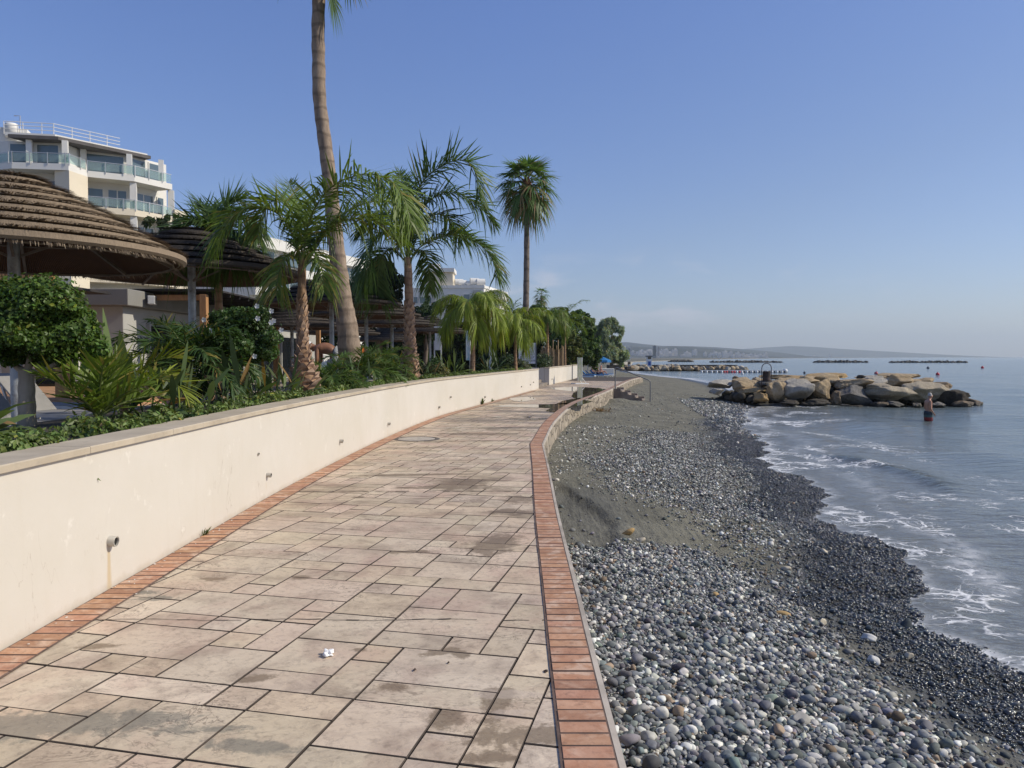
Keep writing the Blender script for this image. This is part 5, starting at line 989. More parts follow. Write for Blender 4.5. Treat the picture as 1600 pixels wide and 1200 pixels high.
# ------------------------------------------------------------------ hotel and apartment block
m_hw = simple('hotel_white', (.72, .70, .65), .8, .06, .4, .1, 20, coord='pos'); m_hc = simple('hotel_cream', (.70, .62, .48), .85, .06, .4, .1, 20, coord='pos'); m_hg, t = newmat('hotel_glass'); pset(t, Base_Color=(.10, .14, .16), Roughness=.05, Specular_IOR_Level=.9)
m_bal, t = newmat('balustrade_glass'); pset(t, Base_Color=(.5, .58, .58), Roughness=.04, Specular_IOR_Level=.6); tr = t.node('ShaderNodeBsdfTransparent'); tr.inputs[0].default_value = (.82, .92, .90, 1); mx = t.node('ShaderNodeMixShader'); mx.inputs[0].default_value = .22; t.l.new(tr.outputs[0], mx.inputs[1]); t.l.new(t.b.outputs[0], mx.inputs[2]); t.l.new(mx.outputs[0], t.out.inputs[0])
m_steel = simple('steel_rail', (.45, .46, .47), .4, .1, 5, 0, metal=.5); m_roofd = simple('roof_edge_dark', (.10, .09, .085), .8, .2, 1, 0)
def wall_item(root, a, b, u, wd, z0, z1, name='window', out=.04, fm=None, gm=None, mull=1):
    """framed pane on the wall from a to b, starting u metres along it (outside is to the right)"""
    a, b = Vector(a), Vector(b); d = (b - a).normalized(); n_ = Vector((d.y, -d.x)); ang = math.atan2(d.y, d.x); c = a + d * (u + wd / 2)
    mb = MB(); mb.box((c.x + n_.x * out / 2, c.y + n_.y * out / 2, (z0 + z1) / 2), (wd, out + .1, z1 - z0), rz=ang); f = mb.build(name, fm or m_hw, root); pw = (wd - .12 * (mull + 1)) / mull
    for k in range(mull):
        c2 = a + d * (u + .12 + pw / 2 + k * (pw + .12)); mb = MB(); mb.box((c2.x + n_.x * (out / 2 + .02), c2.y + n_.y * (out / 2 + .02), (z0 + z1) / 2), (pw, out + .1, z1 - z0 - .2), rz=ang); mb.build('pane', gm or m_hg, f)
    return f
Z0 = 20.5; P_ = [Vector(atz(a, b, Z0)[:2]) for a, b in ((-60, 262), (18, 253), (107, 256), (136, 266.5), (210, 274), (269, 287.5))]
dn = Vector((-.95, .33)); dv = Vector((.33, .95)); P_.append(P_[-1] + dn * 12); outl = P_ + [P_[0] + dv * 18]; sh = Vector((-1.4, 1.7)); inn = [p + sh for p in P_[:-1]] + [P_[-1] + dv * -1, P_[0] + dv * 17]
hot = empty('hotel', (P_[3].x, P_[3].y, 0), 'tall white hotel with glass railed balconies at the upper left', 'building')
mb = MB(); mb.prism([(p.x, p.y) for p in inn], 0, 23.0); mb.build('wall', m_hw, hot)
for k, z in enumerate((20.5, 16.95, 13.4, 9.9)):
    mb = MB(); mb.prism([(p.x, p.y) for p in outl], z - .62, z); mb.build('balcony_slab', m_hc if k else m_hw, hot)
    # glass balustrade with posts and rail
    rl_ = MB()
    for i in range(5):
        a, b = P_[i], P_[i + 1]; d = (b - a); L = d.length; d.normalize(); off = Vector((-d.y, d.x)) * .12; ang = math.atan2(d.y, d.x)
        if i == 2 and k: continue
        gl = MB(); c = (a + b) / 2 + off; gl.box((c.x, c.y, z + .55), (L - .1, .02, .8), rz=ang); gl.build('balustrade', m_bal, hot); rl_.beam((a + off).to_3d() + Vector((0, 0, z + 1.02)), (b + off).to_3d() + Vector((0, 0, z + 1.02)), .06, .06)
        for j in range(int(L / 1.6) + 1): q = a + d * min(L - .05, j * 1.6 + .05) + Vector((d.y, -d.x)) * .03; rl_.box((q.x, q.y, z + .45), (.07, .07, 1.2), rz=ang)
    rl_.build('railing', m_steel, hot)
tw = [P_[2], P_[3]]; d = (tw[1] - tw[0]).normalized(); o = Vector((d.y, -d.x)) * .06; mb = MB(); mb.prism([tuple(tw[0] + o - d * .02), tuple(tw[1] + o), tuple(tw[1] - o * 25), tuple(tw[0] - o * 25)], 0, 19.86); mb.build('stair_panel', m_hc, hot)
for p, zz in ((P_[4], 1), (P_[5], 1)):
    for z in (16.95, 13.4, 9.9): mb = MB(); q = p + Vector((-.35, .45)); mb.box((q.x, q.y, z + 1.46), (.62, .62, 2.92), rz=R(20)); mb.build('column', m_hw, hot)
for i, items in ((1, ((.6, 2.6, 2), (3.6, 2.0, 1))), (3, ((.3, 1.6, 1), (2.2, 1.9, 2))), (4, ((.4, 2.4, 2), (3.2, .9, 1)))):
    a, b = inn[i], inn[i + 1]
    for z in (16.95, 13.4, 9.9):
        for u, wd, ml in items: wall_item(hot, a, b, u, wd, z + .1, z + 2.3, 'balcony_door', gm=m_hg, mull=ml)
    L = (b - a).length; nn = max(1, int(L / 2.2))
    for k in range(nn): wall_item(hot, a, b, .1 + k * (L - .2) / nn, (L - .2) / nn - .3, 20.55, 22.8, 'window', mull=1)
for p in (P_[1] + Vector((1, 1.2)), P_[2] + Vector((-.7, .7)), P_[3] + Vector((-1, 1.2)), P_[4] + Vector((-1, 1)), P_[5] + Vector((-.9, -.6))): mb = MB(); mb.box((p.x, p.y, 21.72), (.5, .5, 2.4), rz=R(20)); mb.build('column', m_hw, hot)
roof = [P_[1] + Vector((-.5, .3)), P_[2] + Vector((-1.2, .4)), P_[5] + Vector((-1.8, -1)), P_[5] + dn * 10, P_[1] + dv * 14]; mb = MB(); mb.prism([tuple(q) for q in roof], 22.95, 23.28); rf = mb.build('roof', m_roofd, hot)
roof2 = [q + Vector((-.6, .5)) for q in roof[:3]] + roof[3:]; mb = MB(); mb.prism([tuple(q) for q in roof2], 23.283, 23.62); mb.build('roof_parapet', m_hw, rf)
mb = MB(); rp = [roof2[0], roof2[1], roof2[1] * .3 + roof2[2] * .7]
for i in range(2):
    a, b = rp[i] + Vector((-.3, .3)), rp[i + 1] + Vector((-.3, .3)); L = (b - a).length
    for z in (24.05, 24.4, 24.75) : mb.tube([(a.x, a.y, z), (b.x, b.y, z)], .035, 6)
    for j in range(int(L / 1.7) + 1): q = a + (b - a) * min(1, j * 1.7 / L); mb.tube([(q.x, q.y, 23.5), (q.x, q.y, 24.75)], .04, 6)
mb.build('roof_railing', m_hw, rf)
q = at(18, 205, 77); mb = MB(); mb.lathe([(0, 1.5), (.55, 1.4), (.6, 1.2), (.6, 0), (0, 0)], (q.x, q.y, 23.7), 16); mb.build('water_tank', m_hw, rf); mb = MB(); mb.tube([(q.x + .9, q.y, 23.5), (q.x + .9, q.y, 25.9), (q.x + .3, q.y, 25.9)], .05, 6); mb.build('mast', m_steel, rf)
mb = MB(); q = P_[0] + Vector((1, 1)); mb.box((q.x - 1, q.y + 3, 12.4), (9, 8, 24.8), rz=R(19)); mb.build('side_wing', m_hw, hot)
# end panel right of the balconies
q = P_[5] + dv * 1.2 + dn * .5; mb = MB(); mb.box((q.x, q.y, 8.9), (1.2, 2.0, 17.8), rz=R(-19)); mb.build('end_panel', m_hc, hot)
# long lower wing
hw = empty('hotel_wing', (-34.4, 99.5, 0), 'lower white building wing with ribbon windows glimpsed between palm fronds', 'building'); A_, B_ = Vector((-34.4, 99.5)), Vector((-34.4, 99.5)) + dv * 34
mb = MB(); mb.prism([tuple(A_ - o.normalized() * 0), tuple(B_), tuple(B_ + dn * 12), tuple(A_ + dn * 12)], 0, 17.3); mb.build('wall', m_hw, hw); o = Vector((dv.y, -dv.x)) * 1.1
for z in (17.4, 14.2, 11.0, 7.8): mb = MB(); mb.prism([tuple(A_ + o - dv * .3), tuple(B_ + o), tuple(B_ + dn * .1), tuple(A_ + dn * .1 - dv * .3)], z - 1.25, z - .1 if z < 17 else z + .25); mb.build('balcony_slab', m_hw, hw)
for z in (14.2, 11.0, 7.8):
    for k in range(6): wall_item(hw, A_, B_, 1 + k * 5.4, 4.2, z + .0, z + 1.85, mull=2)
ap = empty('apartment_block', (-9, 110, 0), 'pale apartment block with rooftop tanks and satellite dish left of the slender palm', 'building'); mb = MB(); X0, X1 = at(650, 450, 110).x, at(756, 450, 110).x
mb.prism([(X0 + 2.7, 110), (X1, 110), (X1 + 3.2, 122), (X0 + 2.7, 122)], 0, 11.6); mb.build('wall', m_hw, ap); mb = MB(); mb.prism([(X0 - 1, 111.2), (X0 + 2.69, 111.2), (X0 + 2.69, 122), (X0 - 1, 122)], 0, 11.75); mb.build('side_wing', m_hw, ap)
mb = MB(); mb.prism([(X0 + 2.6, 109.9), (X1 + .1, 109.9), (X1 + 3.4, 122.1), (X0 + 2.6, 122.1)], 11.603, 12.0); mb.build('parapet', m_hw, ap); mb = MB(); mb.prism([(X1 + .8, 112), (X1 + 2.6, 112), (X1 + 3.6, 121), (X1 + .8, 121)], 10.4, 11.5); mb.build('balcony', m_hw, ap)
mb = MB(); mb.box((X0 + 3.3, 112.5, 12.9), (4.0, 4.0, 2.2)); mb.build('stair_tower', m_hc, ap); mb = MB(); mb.box((X0 + 3.3, 112.4, 14.25), (4.5, 4.6, .55)); mb.build('tower_roof', m_hw, ap)
for u, wd in ((3.3, 1.0), (5.6, 1.1), (9.0, 1.3)): wall_item(ap, (X0, 110), (X1, 110), u + 1.2, wd, 9.4, 10.8, mull=1)
for u, wd in ((.3, .8), (1.2, 1.9)): wall_item(ap, (X0 - .9, 111.2), (X0 + 2.69, 111.2), u, wd, 9.4, 10.5, mull=2 if wd > 1 else 1)
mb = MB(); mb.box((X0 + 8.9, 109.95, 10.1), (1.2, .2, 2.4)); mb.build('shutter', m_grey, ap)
for px_, z, r in ((717, 12.3, .45), (722, 12.2, .4), (741, 12.4, .5), (751, 12.3, .5), (735, 12.1, .35)): q = at(px_, 440, 111.2); mb = MB(); mb.tube([(q.x - .6, q.y, z + .3), (q.x + .6, q.y + .3, z + .3)], r, 14); mb.tube([(q.x, q.y, z + .3), (q.x + .7, q.y, 11.9)], .12, 6); mb.build('water_tank', m_hw, ap)
q = at(699, 431, 112); mb = MB(); dM = Matrix.Rotation(R(-55), 3, 'Y') @ Matrix.Rotation(R(-20), 3, 'X'); pr = [(1.15 * k / 6, .28 * (k / 6) ** 2) for k in range(7)]; vs_ = [Vector(q) + dM @ Vector((r * math.cos(j * .393), r * math.sin(j * .393), z)) for r, z in pr for j in range(16)]; mb.add(vs_, [(i * 16 + j, i * 16 + (j + 1) % 16, (i + 1) * 16 + (j + 1) % 16, (i + 1) * 16 + j) for i in range(6) for j in range(16)], 0, True); mb.tube([q, (q.x - .2, q.y, 14.4)], .08, 6); mb.build('satellite_dish', m_hw, ap)
q = at(678, 428, 112); mb = MB(); mb.tube([(q.x - .7, q.y, 14.9), (q.x + .9, q.y, 14.95)], .42, 12); mb.build('water_tank', m_hw, ap)
# ------------------------------------------------------------------ boulders
def boulder_geo(w_, d_, h, seed, sub=5, cuts=14, rough=.085):
    g = np.random.default_rng(seed); v, f = ICO[sub]; q = v.copy(); q = np.sign(q) * np.abs(q) ** .8
    pl = nrm(g.normal(size=(cuts, 3)) * [1, 1, .8])
    for n_ in pl:
        dd = q @ n_; o = g.uniform(.55, .9); q = q - np.clip(dd - o, 0, None)[:, None] * n_ * .92
    q = q / np.abs(q).max(0); k1 = g.normal(size=(10, 3)) * np.array([2, 2, 2, 4, 4, 4, 8, 8, 13, 13])[:, None]; ph = g.uniform(0, 6.28, 10); am = np.array([1.4, 1.2, 1.2, .8, .8, .7, .45, .45, .3, .3]) * rough
    s = sum(a * np.sin(q @ k + p_) for a, k, p_ in zip(am, k1, ph)); q = q * (1 + s * .6)[:, None]; return q * np.array([w_, d_, h]) / 2, f
def rockmat(name, c0, c1, dark, pit=.4):
    m, t = newmat(name); p = t.pos(); n = t.noise(p, 1.6, 5, .65); f = t.noise(p, 14, 5, .7)
    c = t.mix(t.mr(n, .3, .7), c0, c1); c = t.mix(t.mr(f, .52, .72, 0, .7), c, [x * .42 for x in c0]); c = t.mix(t.mr(t.noise(p, 3.2, 5, .7, .5), .52, .66, 0, .65), c, [x * .6 for x in c0]); z = t.sep(p)[2]
    band = t.mr(t.math('ADD', z, t.math('MULTIPLY', t.noise(p, 3, 4), .3)), SEA + .52, SEA + .22)
    c = t.mix(t.math('MULTIPLY', band, .8), c, dark); pset(t, Base_Color=c, Roughness=t.math('SUBTRACT', .9, t.math('MULTIPLY', band, .35)), Specular_IOR_Level=.3)
    vo = t.voro(p, 9, 'F1'); pits = t.math('MULTIPLY', t.mr(vo, .25, .05), t.mr(t.noise(p, 2.5, 2), .5, .6))
    pset(t, Normal=t.bump(t.noise(p, 22, 5, .8), 1.0, .05, t.bump(t.noise(p, 5, 5, .7), 1.0, .16, t.bump(pits, -pit, .06)))); return m
DK = (.05, .045, .035)
RM_ = {'tan': rockmat('tan_rock', (.46, .34, .20), (.60, .47, .30), DK), 'ochre': rockmat('ochre_rock', (.48, .32, .15), (.60, .43, .23), DK), 'beige': rockmat('beige_rock', (.42, .35, .25), (.56, .48, .35), DK), 'pale': rockmat('pale_grey_rock', (.44, .40, .335), (.58, .535, .45), DK), 'grey': rockmat('grey_rock', (.13, .12, .105), (.30, .28, .25), DK), 'brown': rockmat('brown_rock', (.22, .16, .10), (.36, .27, .175), DK), 'dark': rockmat('wet_dark_rock', (.06, .052, .04), (.12, .10, .075), DK)}
GR = 'boulders of the near rock groyne'
def boulder(cx, cy_, w_, h, Y, mk, label, seed, dk=1.0, rz=0, group=GR, sub=5, name='boulder'):
    q = at(cx, cy_, Y); k = Y / FPX; v, f = boulder_geo(w_ * k * 1.2, w_ * k * dk, h * k * 1.13, seed, sub); c_, s_ = math.cos(rz), math.sin(rz); v = np.stack([v[:, 0] * c_ - v[:, 1] * s_ * .3, v[:, 0] * s_ * .3 + v[:, 1] * c_, v[:, 2]], 1)
    o = link(name, npmesh(name, v, f, RM_[mk], None, True), None, (q.x, q.y + w_ * k * dk * .3, q.z)); tag(o, label, 'rock', group); return o
for i, (cx, cy_, w_, h, Y, mk, lab) in enumerate((
    (1193, 622, 23, 17, 39.9, 'ochre', 'small pitted ochre boulder at the landward foot of the groyne'), (1216, 613, 35, 28, 40.2, 'tan', 'tan boulder in the front row under the litter bin'), (1253, 610, 46, 31, 40.2, 'pale', 'big pale grey boulder in the front row, flat faced'), (1289, 609, 29, 30, 40.2, 'tan', 'tan boulder with dark pits right of the big pale one'),
    (1309, 624, 14, 24, 39.9, 'brown', 'narrow upright brown boulder in the front row'), (1338, 620, 48, 32, 40.1, 'grey', 'large dark grey boulder with a pale vein'), (1392, 613, 62, 26, 40.2, 'beige', 'long beige boulder in the front row left of the swimmer'), (1451, 613, 62, 32, 40.4, 'beige', 'broad beige brown boulder right behind the swimmer'),
    (1493, 624, 46, 30, 40.4, 'dark', 'dark boulder sloping to the seaward end'), (1510, 633, 28, 13, 39.6, 'brown', 'low brown slab at the seaward waterline'), (1528, 631, 32, 16, 40.2, 'brown', 'last boulder at the seaward tip of the groyne'), (1241, 630, 30, 9, 39.4, 'dark', 'flat dark barnacled rock under the big pale boulder'),
    (1279, 630, 38, 11, 39.4, 'dark', 'flat dark barnacled rock under the pitted tan boulder'), (1325, 635, 15, 6, 39.2, 'grey', 'small rock awash in front of the dark grey boulder'), (1342, 636, 18, 6, 39.2, 'brown', 'small brown rock awash right of the middle'), (1379, 633, 22, 9, 39.4, 'brown', 'low rock under the left half of the long beige boulder'),
    (1402, 633, 22, 9, 39.4, 'grey', 'low grey rock under the right half of the long beige boulder'), (1436, 634, 12, 8, 39.3, 'beige', 'small pale rock just left of the swimmer'), (1470, 634, 22, 9, 39.4, 'pale', 'pale splashed rock just right of the swimmer'), (1133, 602, 38, 14, 42.5, 'pale', 'pale flat boulder at the landward end of the groyne'),
    (1151, 591, 11, 6, 44, 'brown', 'small brown rock perched on the landward top'), (1166, 601, 46, 20, 42, 'tan', 'wide tan boulder left of the litter bin'), (1176, 611, 34, 16, 41.2, 'ochre', 'ochre boulder with a scooped top below the bin'), (1208, 599, 32, 10, 41.2, 'grey', 'flat grey slab the litter bin stands beside'),
    (1234, 595, 38, 12, 42.2, 'tan', 'flat tan boulder on top right of the litter bin'), (1270, 596, 38, 15, 42, 'tan', 'tan top boulder above the big pale one'), (1299, 594, 48, 20, 42.2, 'tan', 'wide light tan boulder on the crest near the middle'), (1336, 600, 44, 15, 41.2, 'tan', 'rectangular slab boulder above the dark grey one'),
    (1348, 590, 13, 7, 42.5, 'dark', 'small dark rock on the crest'), (1374, 597, 36, 19, 41.4, 'pale', 'pale grey cracked boulder on the top row'), (1413, 598, 52, 23, 41.4, 'tan', 'large tan block on the top row left of the swimmer'), (1448, 601, 38, 16, 42, 'tan', 'tan boulder on the top row above the swimmer'),
    (1473, 606, 50, 16, 42, 'brown', 'brown sloping boulder near the seaward end of the crest'), (1366, 591, 40, 8, 43.2, 'tan', 'thin tan slab on the far side of the crest'), (1240, 590, 60, 7, 44, 'ochre', 'flat ochre slab along the far crest'), (1310, 587.5, 64, 7, 44, 'ochre', 'long flat yellowish slab forming the skyline of the groyne'), (1408, 588, 56, 8, 43.5, 'tan', 'flat tan slab on the far crest left of the swimmer'), (1500, 617, 34, 12, 42, 'dark', 'dark wet boulder stepping down seaward'), (1122, 612, 22, 10, 41.5, 'pale', 'pale rock half buried in pebbles at the groyne root'), (1187, 596, 24, 12, 42.5, 'tan', 'tan rock just behind the litter bin'))):
    boulder(cx, cy_, w_, h, Y, mk, lab, 300 + i, 1.1 if h > 18 else 1.4, rz=rs.uniform(-.5, .5))
# rubble heart of the groyne so no light shows between the boulders
Pn, Rn = [], []
for i in range(280):
    u = rs.random(); x = 12.3 + 11.3 * u; w_ = math.sin(math.pi * min(1, max(0, .12 + u * .86))) ** .5; Pn.append((x, 42.2 + rs.uniform(-1.5, 2.4), SEA + rs.uniform(0, .85) * w_)); Rn.append(rs.uniform(.22, .42))
V, F, C = stones(np.array(Pn), np.array(Rn), np.tile(np.array([[.07, .06, .045]]), (280, 1)) * rng.uniform(.6, 1.8, (280, 1)), 2, (.6, .9)); tag(link('rubble', npmesh('rubble', V, F, m_peb, C, True)), kind='stuff')
# seaweed heap at the root of the groyne
n = 2600; g = np.random.default_rng(3); q = atz(1146, 622, -.75); P = np.stack([q.x + g.normal(0, .55, n), q.y + g.normal(0, .35, n), np.zeros(n)], 1); hgt = .5 * np.exp(-((P[:, 0] - q.x) / .8) ** 2 - ((P[:, 1] - q.y) / .5) ** 2); P[:, 2] = zbeach(P[:, 0], P[:, 1]) + hgt * g.random(n)
D = nrm(g.normal(size=(n, 3)) * [1, 1, .5] + [0, -.2, -.1]); sw = leafy('seaweed_heap', strips(P, D, nrm(np.cross(D, g.normal(size=(n, 3)))), g.uniform(.1, .3, n), np.full(n, .03), np.full(n, .5), np.array([.035, .036, .034])[None] * g.uniform(.5, 1.8, (n, 1))), None, m_blade); tag(sw, 'heap of dark dried seaweed beside the landward boulders', 'seaweed')
# second groyne, farther along the bay
protos = []
for i in range(6): v, f = boulder_geo(2.4, 2.0, 1.6, 500 + i, 4); protos.append(npmesh('boulder', v, f, RM_[('tan', 'pale', 'beige', 'brown', 'grey', 'tan')[i]], None, True))
for i in range(30):
    u = i / 29; px = 972 + 193 * u; Y = 140 + 4 * rs.random(); q = atz(px, 579, SEA) * 1; x = at(px, 579, Y).x
    o = link('boulder', protos[rs.randrange(6)], None, (x, Y, SEA + .25 + .3 * rs.random())); o.rotation_euler = (0, 0, rs.uniform(0, 6)); o.scale = (rs.uniform(.42, .8),) * 3; tag(o, 'boulder in the second rock groyne across the bay', 'rock', 'boulders of the second groyne')
for i in range(14):
    px = rs.uniform(985, 1060); Y = 150 + rs.uniform(0, 6); o = link('boulder', protos[rs.randrange(6)], None, (at(px, 570, Y).x, Y, SEA + .5 + .3 * rs.random())); o.scale = (.6,) * 3; o.rotation_euler = (0, 0, rs.uniform(0, 6)); tag(o, 'boulder in the second rock groyne across the bay', 'rock', 'boulders of the second groyne')
V, F, C = stones(np.array([(at(rs.uniform(975, 1160), 579, 143).x, 143 + rs.uniform(-1, 4), SEA + rs.uniform(-.2, .3)) for _ in range(200)]), rng.uniform(.5, .9, 200), np.tile(np.array([[.06, .05, .04]]), (200, 1)), 2); tag(link('rubble', npmesh('rubble', V, F, m_peb, C, True)), kind='stuff')
# low breakwaters far out
for px0, px1, py, lab in ((1110, 1218, 566.5, 'low dark breakwater line far out, left of three'), (1274, 1352, 566.6, 'low dark breakwater far out in the middle, above the groyne'), (1394, 1507, 566.8, 'low dark breakwater farthest right on the horizon water'), (1046, 1080, 565.5, 'short pale breakwater close to the far shore')):
    a, b = atz(px0, py, SEA), atz(px1, py, SEA); n = 130; u = rng.random(n); P = np.stack([a.x + (b.x - a.x) * u, a.y + (b.y - a.y) * u + rng.uniform(-4, 4, n), SEA + rng.uniform(.0, .6, n) * np.sin(np.pi * u.clip(.03, .97)) ** .3], 1)
    V, F, C = stones(P, rng.uniform(.5, 1.1, n), np.tile(np.array([[.075, .068, .06]]), (n, 1)) * rng.uniform(.6, 1.5, (n, 1)), 2, (.5, .8)); tag(link('breakwater', npmesh('breakwater', V, F, m_peb, C, True)), lab, 'breakwater')
# ------------------------------------------------------------------ litter bin on the groyne
m_rust = simple('rusty_bin_metal', (.055, .042, .038), .75, .4, 8, .4, 60, metal=.3, dirt=(.16, .07, .035), dscale=6)
q = at(1197.5, 597, 41.0); k = 41 / FPX; root = empty('litter_bin', (q.x, q.y, q.z), 'dark rusty litter bin hung in a hooped frame on the rock groyne', 'litter bin'); mb = MB()
r = 5.9 * k; zt = at(1197, 580, 41).z; zb = at(1197, 595.5, 41).z; mb.lathe([(0, zb), (r, zb), (r * 1.04, zb + .04), (r, zb + .08), (r, zt - .04), (r * 1.06, zt), (r * .9, zt), (r * .9, zb + .03), (0, zb + .03)], (q.x, q.y, 0), 24); mb.build('drum', m_rust, root)
W_ = 7.4 * k; zc = at(1197, 575, 41).z; mb = MB(); arcp = [(q.x - W_, q.y, q.z - .35), (q.x - W_, q.y, zc)] + [(q.x - W_ * math.cos(a * math.pi / 12), q.y, zc + W_ * 1.0 * math.sin(a * math.pi / 12)) for a in range(1, 12)] + [(q.x + W_, q.y, zc), (q.x + W_, q.y, q.z - .35)]; mb.tube(arcp, .022, 8); mb.tube([(q.x - W_, q.y, (zb + zt) / 2), (q.x + W_, q.y, (zb + zt) / 2)], .015, 6); mb.build('hoop_frame', m_rust, root)
# ------------------------------------------------------------------ beach steps with handrail
e0 = Vector((5.12, 38.9)); dirx = Vector((math.cos(R(-14)), math.sin(R(-14)))); diry = Vector((-dirx.y, dirx.x)); e0.x = float(edge_x(38.9)) + .02
root = empty('beach_steps', (e0.x, e0.y, -.3), 'short concrete stair dropping from the promenade to the sand', 'steps'); mst = simple('stair_concrete', (.25, .20, .16), .9, .25, 2, .5, 30, coord='pos', dirt=(.12, .095, .075))
for i in range(5):
    z = -.12 - i * .155; a = e0 + dirx * (.36 * i); b = e0 + dirx * (.36 * (i + 1) + .05); mb = MB(); mb.prism([tuple(a - diry * .0), tuple(b), tuple(b + diry * 1.5), tuple(a + diry * 1.5)], z - .7, z); mb.build('step', mst, root)
for s in (-.16, 1.503):
    mb = MB(); vs_ = []
    prof = [(0, -.9), (0, .02)] + [(.36 * i + dd, -.02 - i * .155 - (0 if dd == 0 else 0)) for i in range(5) for dd in (.02, .36)] + [(1.95, -.72), (1.95, -.9)]
    n = len(prof); vs_ = [((e0 + dirx * u + diry * (s + w_)).x, (e0 + dirx * u + diry * (s + w_)).y, z) for w_ in (0, .157) for u, z in prof]; mb.add(vs_, [tuple(range(n)), tuple(range(n, 2 * n))[::-1]] + [(i, (i + 1) % n, n + (i + 1) % n, n + i) for i in range(n)]); mb.build('side_wall', mst, root)
hr = empty('handrail', (e0.x, e0.y, 0), 'grey metal handrail sloping down beside the beach stair', 'handrail'); mr_ = simple('handrail_metal', (.20, .20, .20), .5, .2, 10, .1, 60, metal=.5); p1 = e0 + dirx * .08 - diry * .09; p2 = e0 + dirx * 1.86 - diry * .09
mb = MB(); mb.tube([(p1.x, p1.y, -.1), (p1.x, p1.y, 1.04)], .032, 10); mb.build('post', mr_, hr); mb = MB(); mb.tube([(p2.x, p2.y, -.85), (p2.x, p2.y, .36)], .032, 10); mb.build('post', mr_, hr)
pk = p1 + dirx * .12; mb = MB(); mb.tube([(p1.x, p1.y, 1.03), (pk.x, pk.y, 1.05), ((p2 - dirx * .1).x, (p2 - dirx * .1).y, .44), (p2.x, p2.y, .36), (p2.x, p2.y, .28)], .03, 10); mb.build('rail', mr_, hr)
# ------------------------------------------------------------------ signs and posts
m_board = simple('notice_white', (.62, .64, .68), .5, .04, 2, 0); m_ink = simple('notice_ink', (.06, .07, .09), .6, .1, 10, 0); m_post = simple('white_post', (.70, .70, .68), .5, .1, 6, .1, 40)
q = at(823.5, 552, 40.5); root = empty('notice_board', (q.x, q.y, .9), 'large white notice board with a warning triangle standing behind the wall end', 'sign'); k = 40.5 / FPX; W_, H_ = 13.2 * k, 16.2 * k
mb = MB(); mb.box((q.x, q.y, q.z), (2 * W_, .05, 2 * H_)); bd = mb.build('board', m_board, root, .006); mb = MB(); mb.box((q.x + W_ + .035, q.y, q.z - .1), (.06, .08, 2 * H_ + .2)); mb.build('post', m_ink, root); mb = MB(); mb.box((q.x - W_ + .5, q.y + .07, .9), (.1, .08, 1.4)); mb.build('post', m_bark_dk, root)
yy = q.y - .03; tz_ = q.z + H_ * .62; mb = MB(); a, b_, c_ = Vector((q.x - .0, yy, tz_ + .19)), Vector((q.x - .19, yy, tz_ - .13)), Vector((q.x + .19, yy, tz_ - .13)); a.x -= .05; b_.x -= .05; c_.x -= .05
ce = (a + b_ + c_) / 3; ia, ib, ic = [ce + (v - ce) * .55 for v in (a, b_, c_)]; mb.add([a, b_, c_, ia, ib, ic], [(0, 1, 4, 3), (1, 2, 5, 4), (2, 0, 3, 5)]); mb.box((ce.x, yy, ce.z), (.035, .004, .09)); mb.build('warning_triangle', m_ink, bd)
tl = MB()
for zf, w0, h_ in ((.12, .62, .05), (-.08, .78, .035), (-.18, .5, .03), (-.33, .82, .035), (-.42, .80, .03), (-.52, .70, .03), (-.66, .82, .035), (-.75, .8, .03), (-.84, .45, .03)):
    x = -w0 * W_
    while x < w0 * W_: L = rs.uniform(.04, .13); tl.box((q.x + x + L / 2 - .02, yy, q.z + zf * H_), (L, .004, h_)); x += L + .03
tl.build('lettering', simple('notice_text_grey', (.20, .22, .26), .6, .1, 10, 0), bd)
q = at(684, 532, 31); root = empty('notice_post', (q.x, q.y, TZ), 'narrow white framed notice on two posts by the second queen palm', 'sign'); k = 31 / FPX
for s in (-1, 1): mb = MB(); mb.box((q.x + s * 5.2 * k, q.y, 1.35), (.05, .05, 1.85)); mb.build('post', m_post, root)
mb = MB(); mb.box((q.x, q.y - .03, q.z - .05), (8.4 * k, .03, 26 * k)); mb.build('panel', m_board, root); mb = MB(); mb.box((q.x, q.y, at(684, 511, 31).z), (11.5 * k, .07, .05)); mb.build('top_bar', m_post, root)
q = at(731, 536, 31); root = empty('banner', (q.x, q.y, TZ), 'tall narrow pale blue banner beside the weeping palm trunk', 'banner'); k = 31 / FPX; m_ban, t = newmat('pale_blue_banner'); n_ = t.noise(t.mapping(t.pos(), sc=(2, 2, 1)), 2.5, 3); c = t.mix(t.mr(n_, .42, .58), (.30, .52, .56), (.66, .70, .70)); pset(t, Base_Color=c, Roughness=.7)
mb = MB(); mb.box((q.x, q.y, q.z - .1), (6 * k, .03, 46 * k)); mb.build('cloth', m_ban, root); mb = MB(); mb.tube([(q.x + 3.4 * k, q.y, TZ), (q.x + 3.4 * k, q.y, q.z + 24 * k)], .02, 8); mb.build('pole', m_post, root)
q = at(766, 552, 33); zt = at(766, 478, 33).z; root = empty('flag_pole', (q.x, q.y, TZ), 'plain white pole standing between the two weeping palms', 'pole'); mb = MB(); mb.tube([(q.x, q.y, TZ), (q.x, q.y, zt)], .055, 12); mb.build('shaft', m_post, root); mb = MB(); mb.lathe([(0, zt + .05), (.06, zt + .02), (.065, zt - .02)], (q.x, q.y, 0), 12); mb.build('cap', m_post, root)
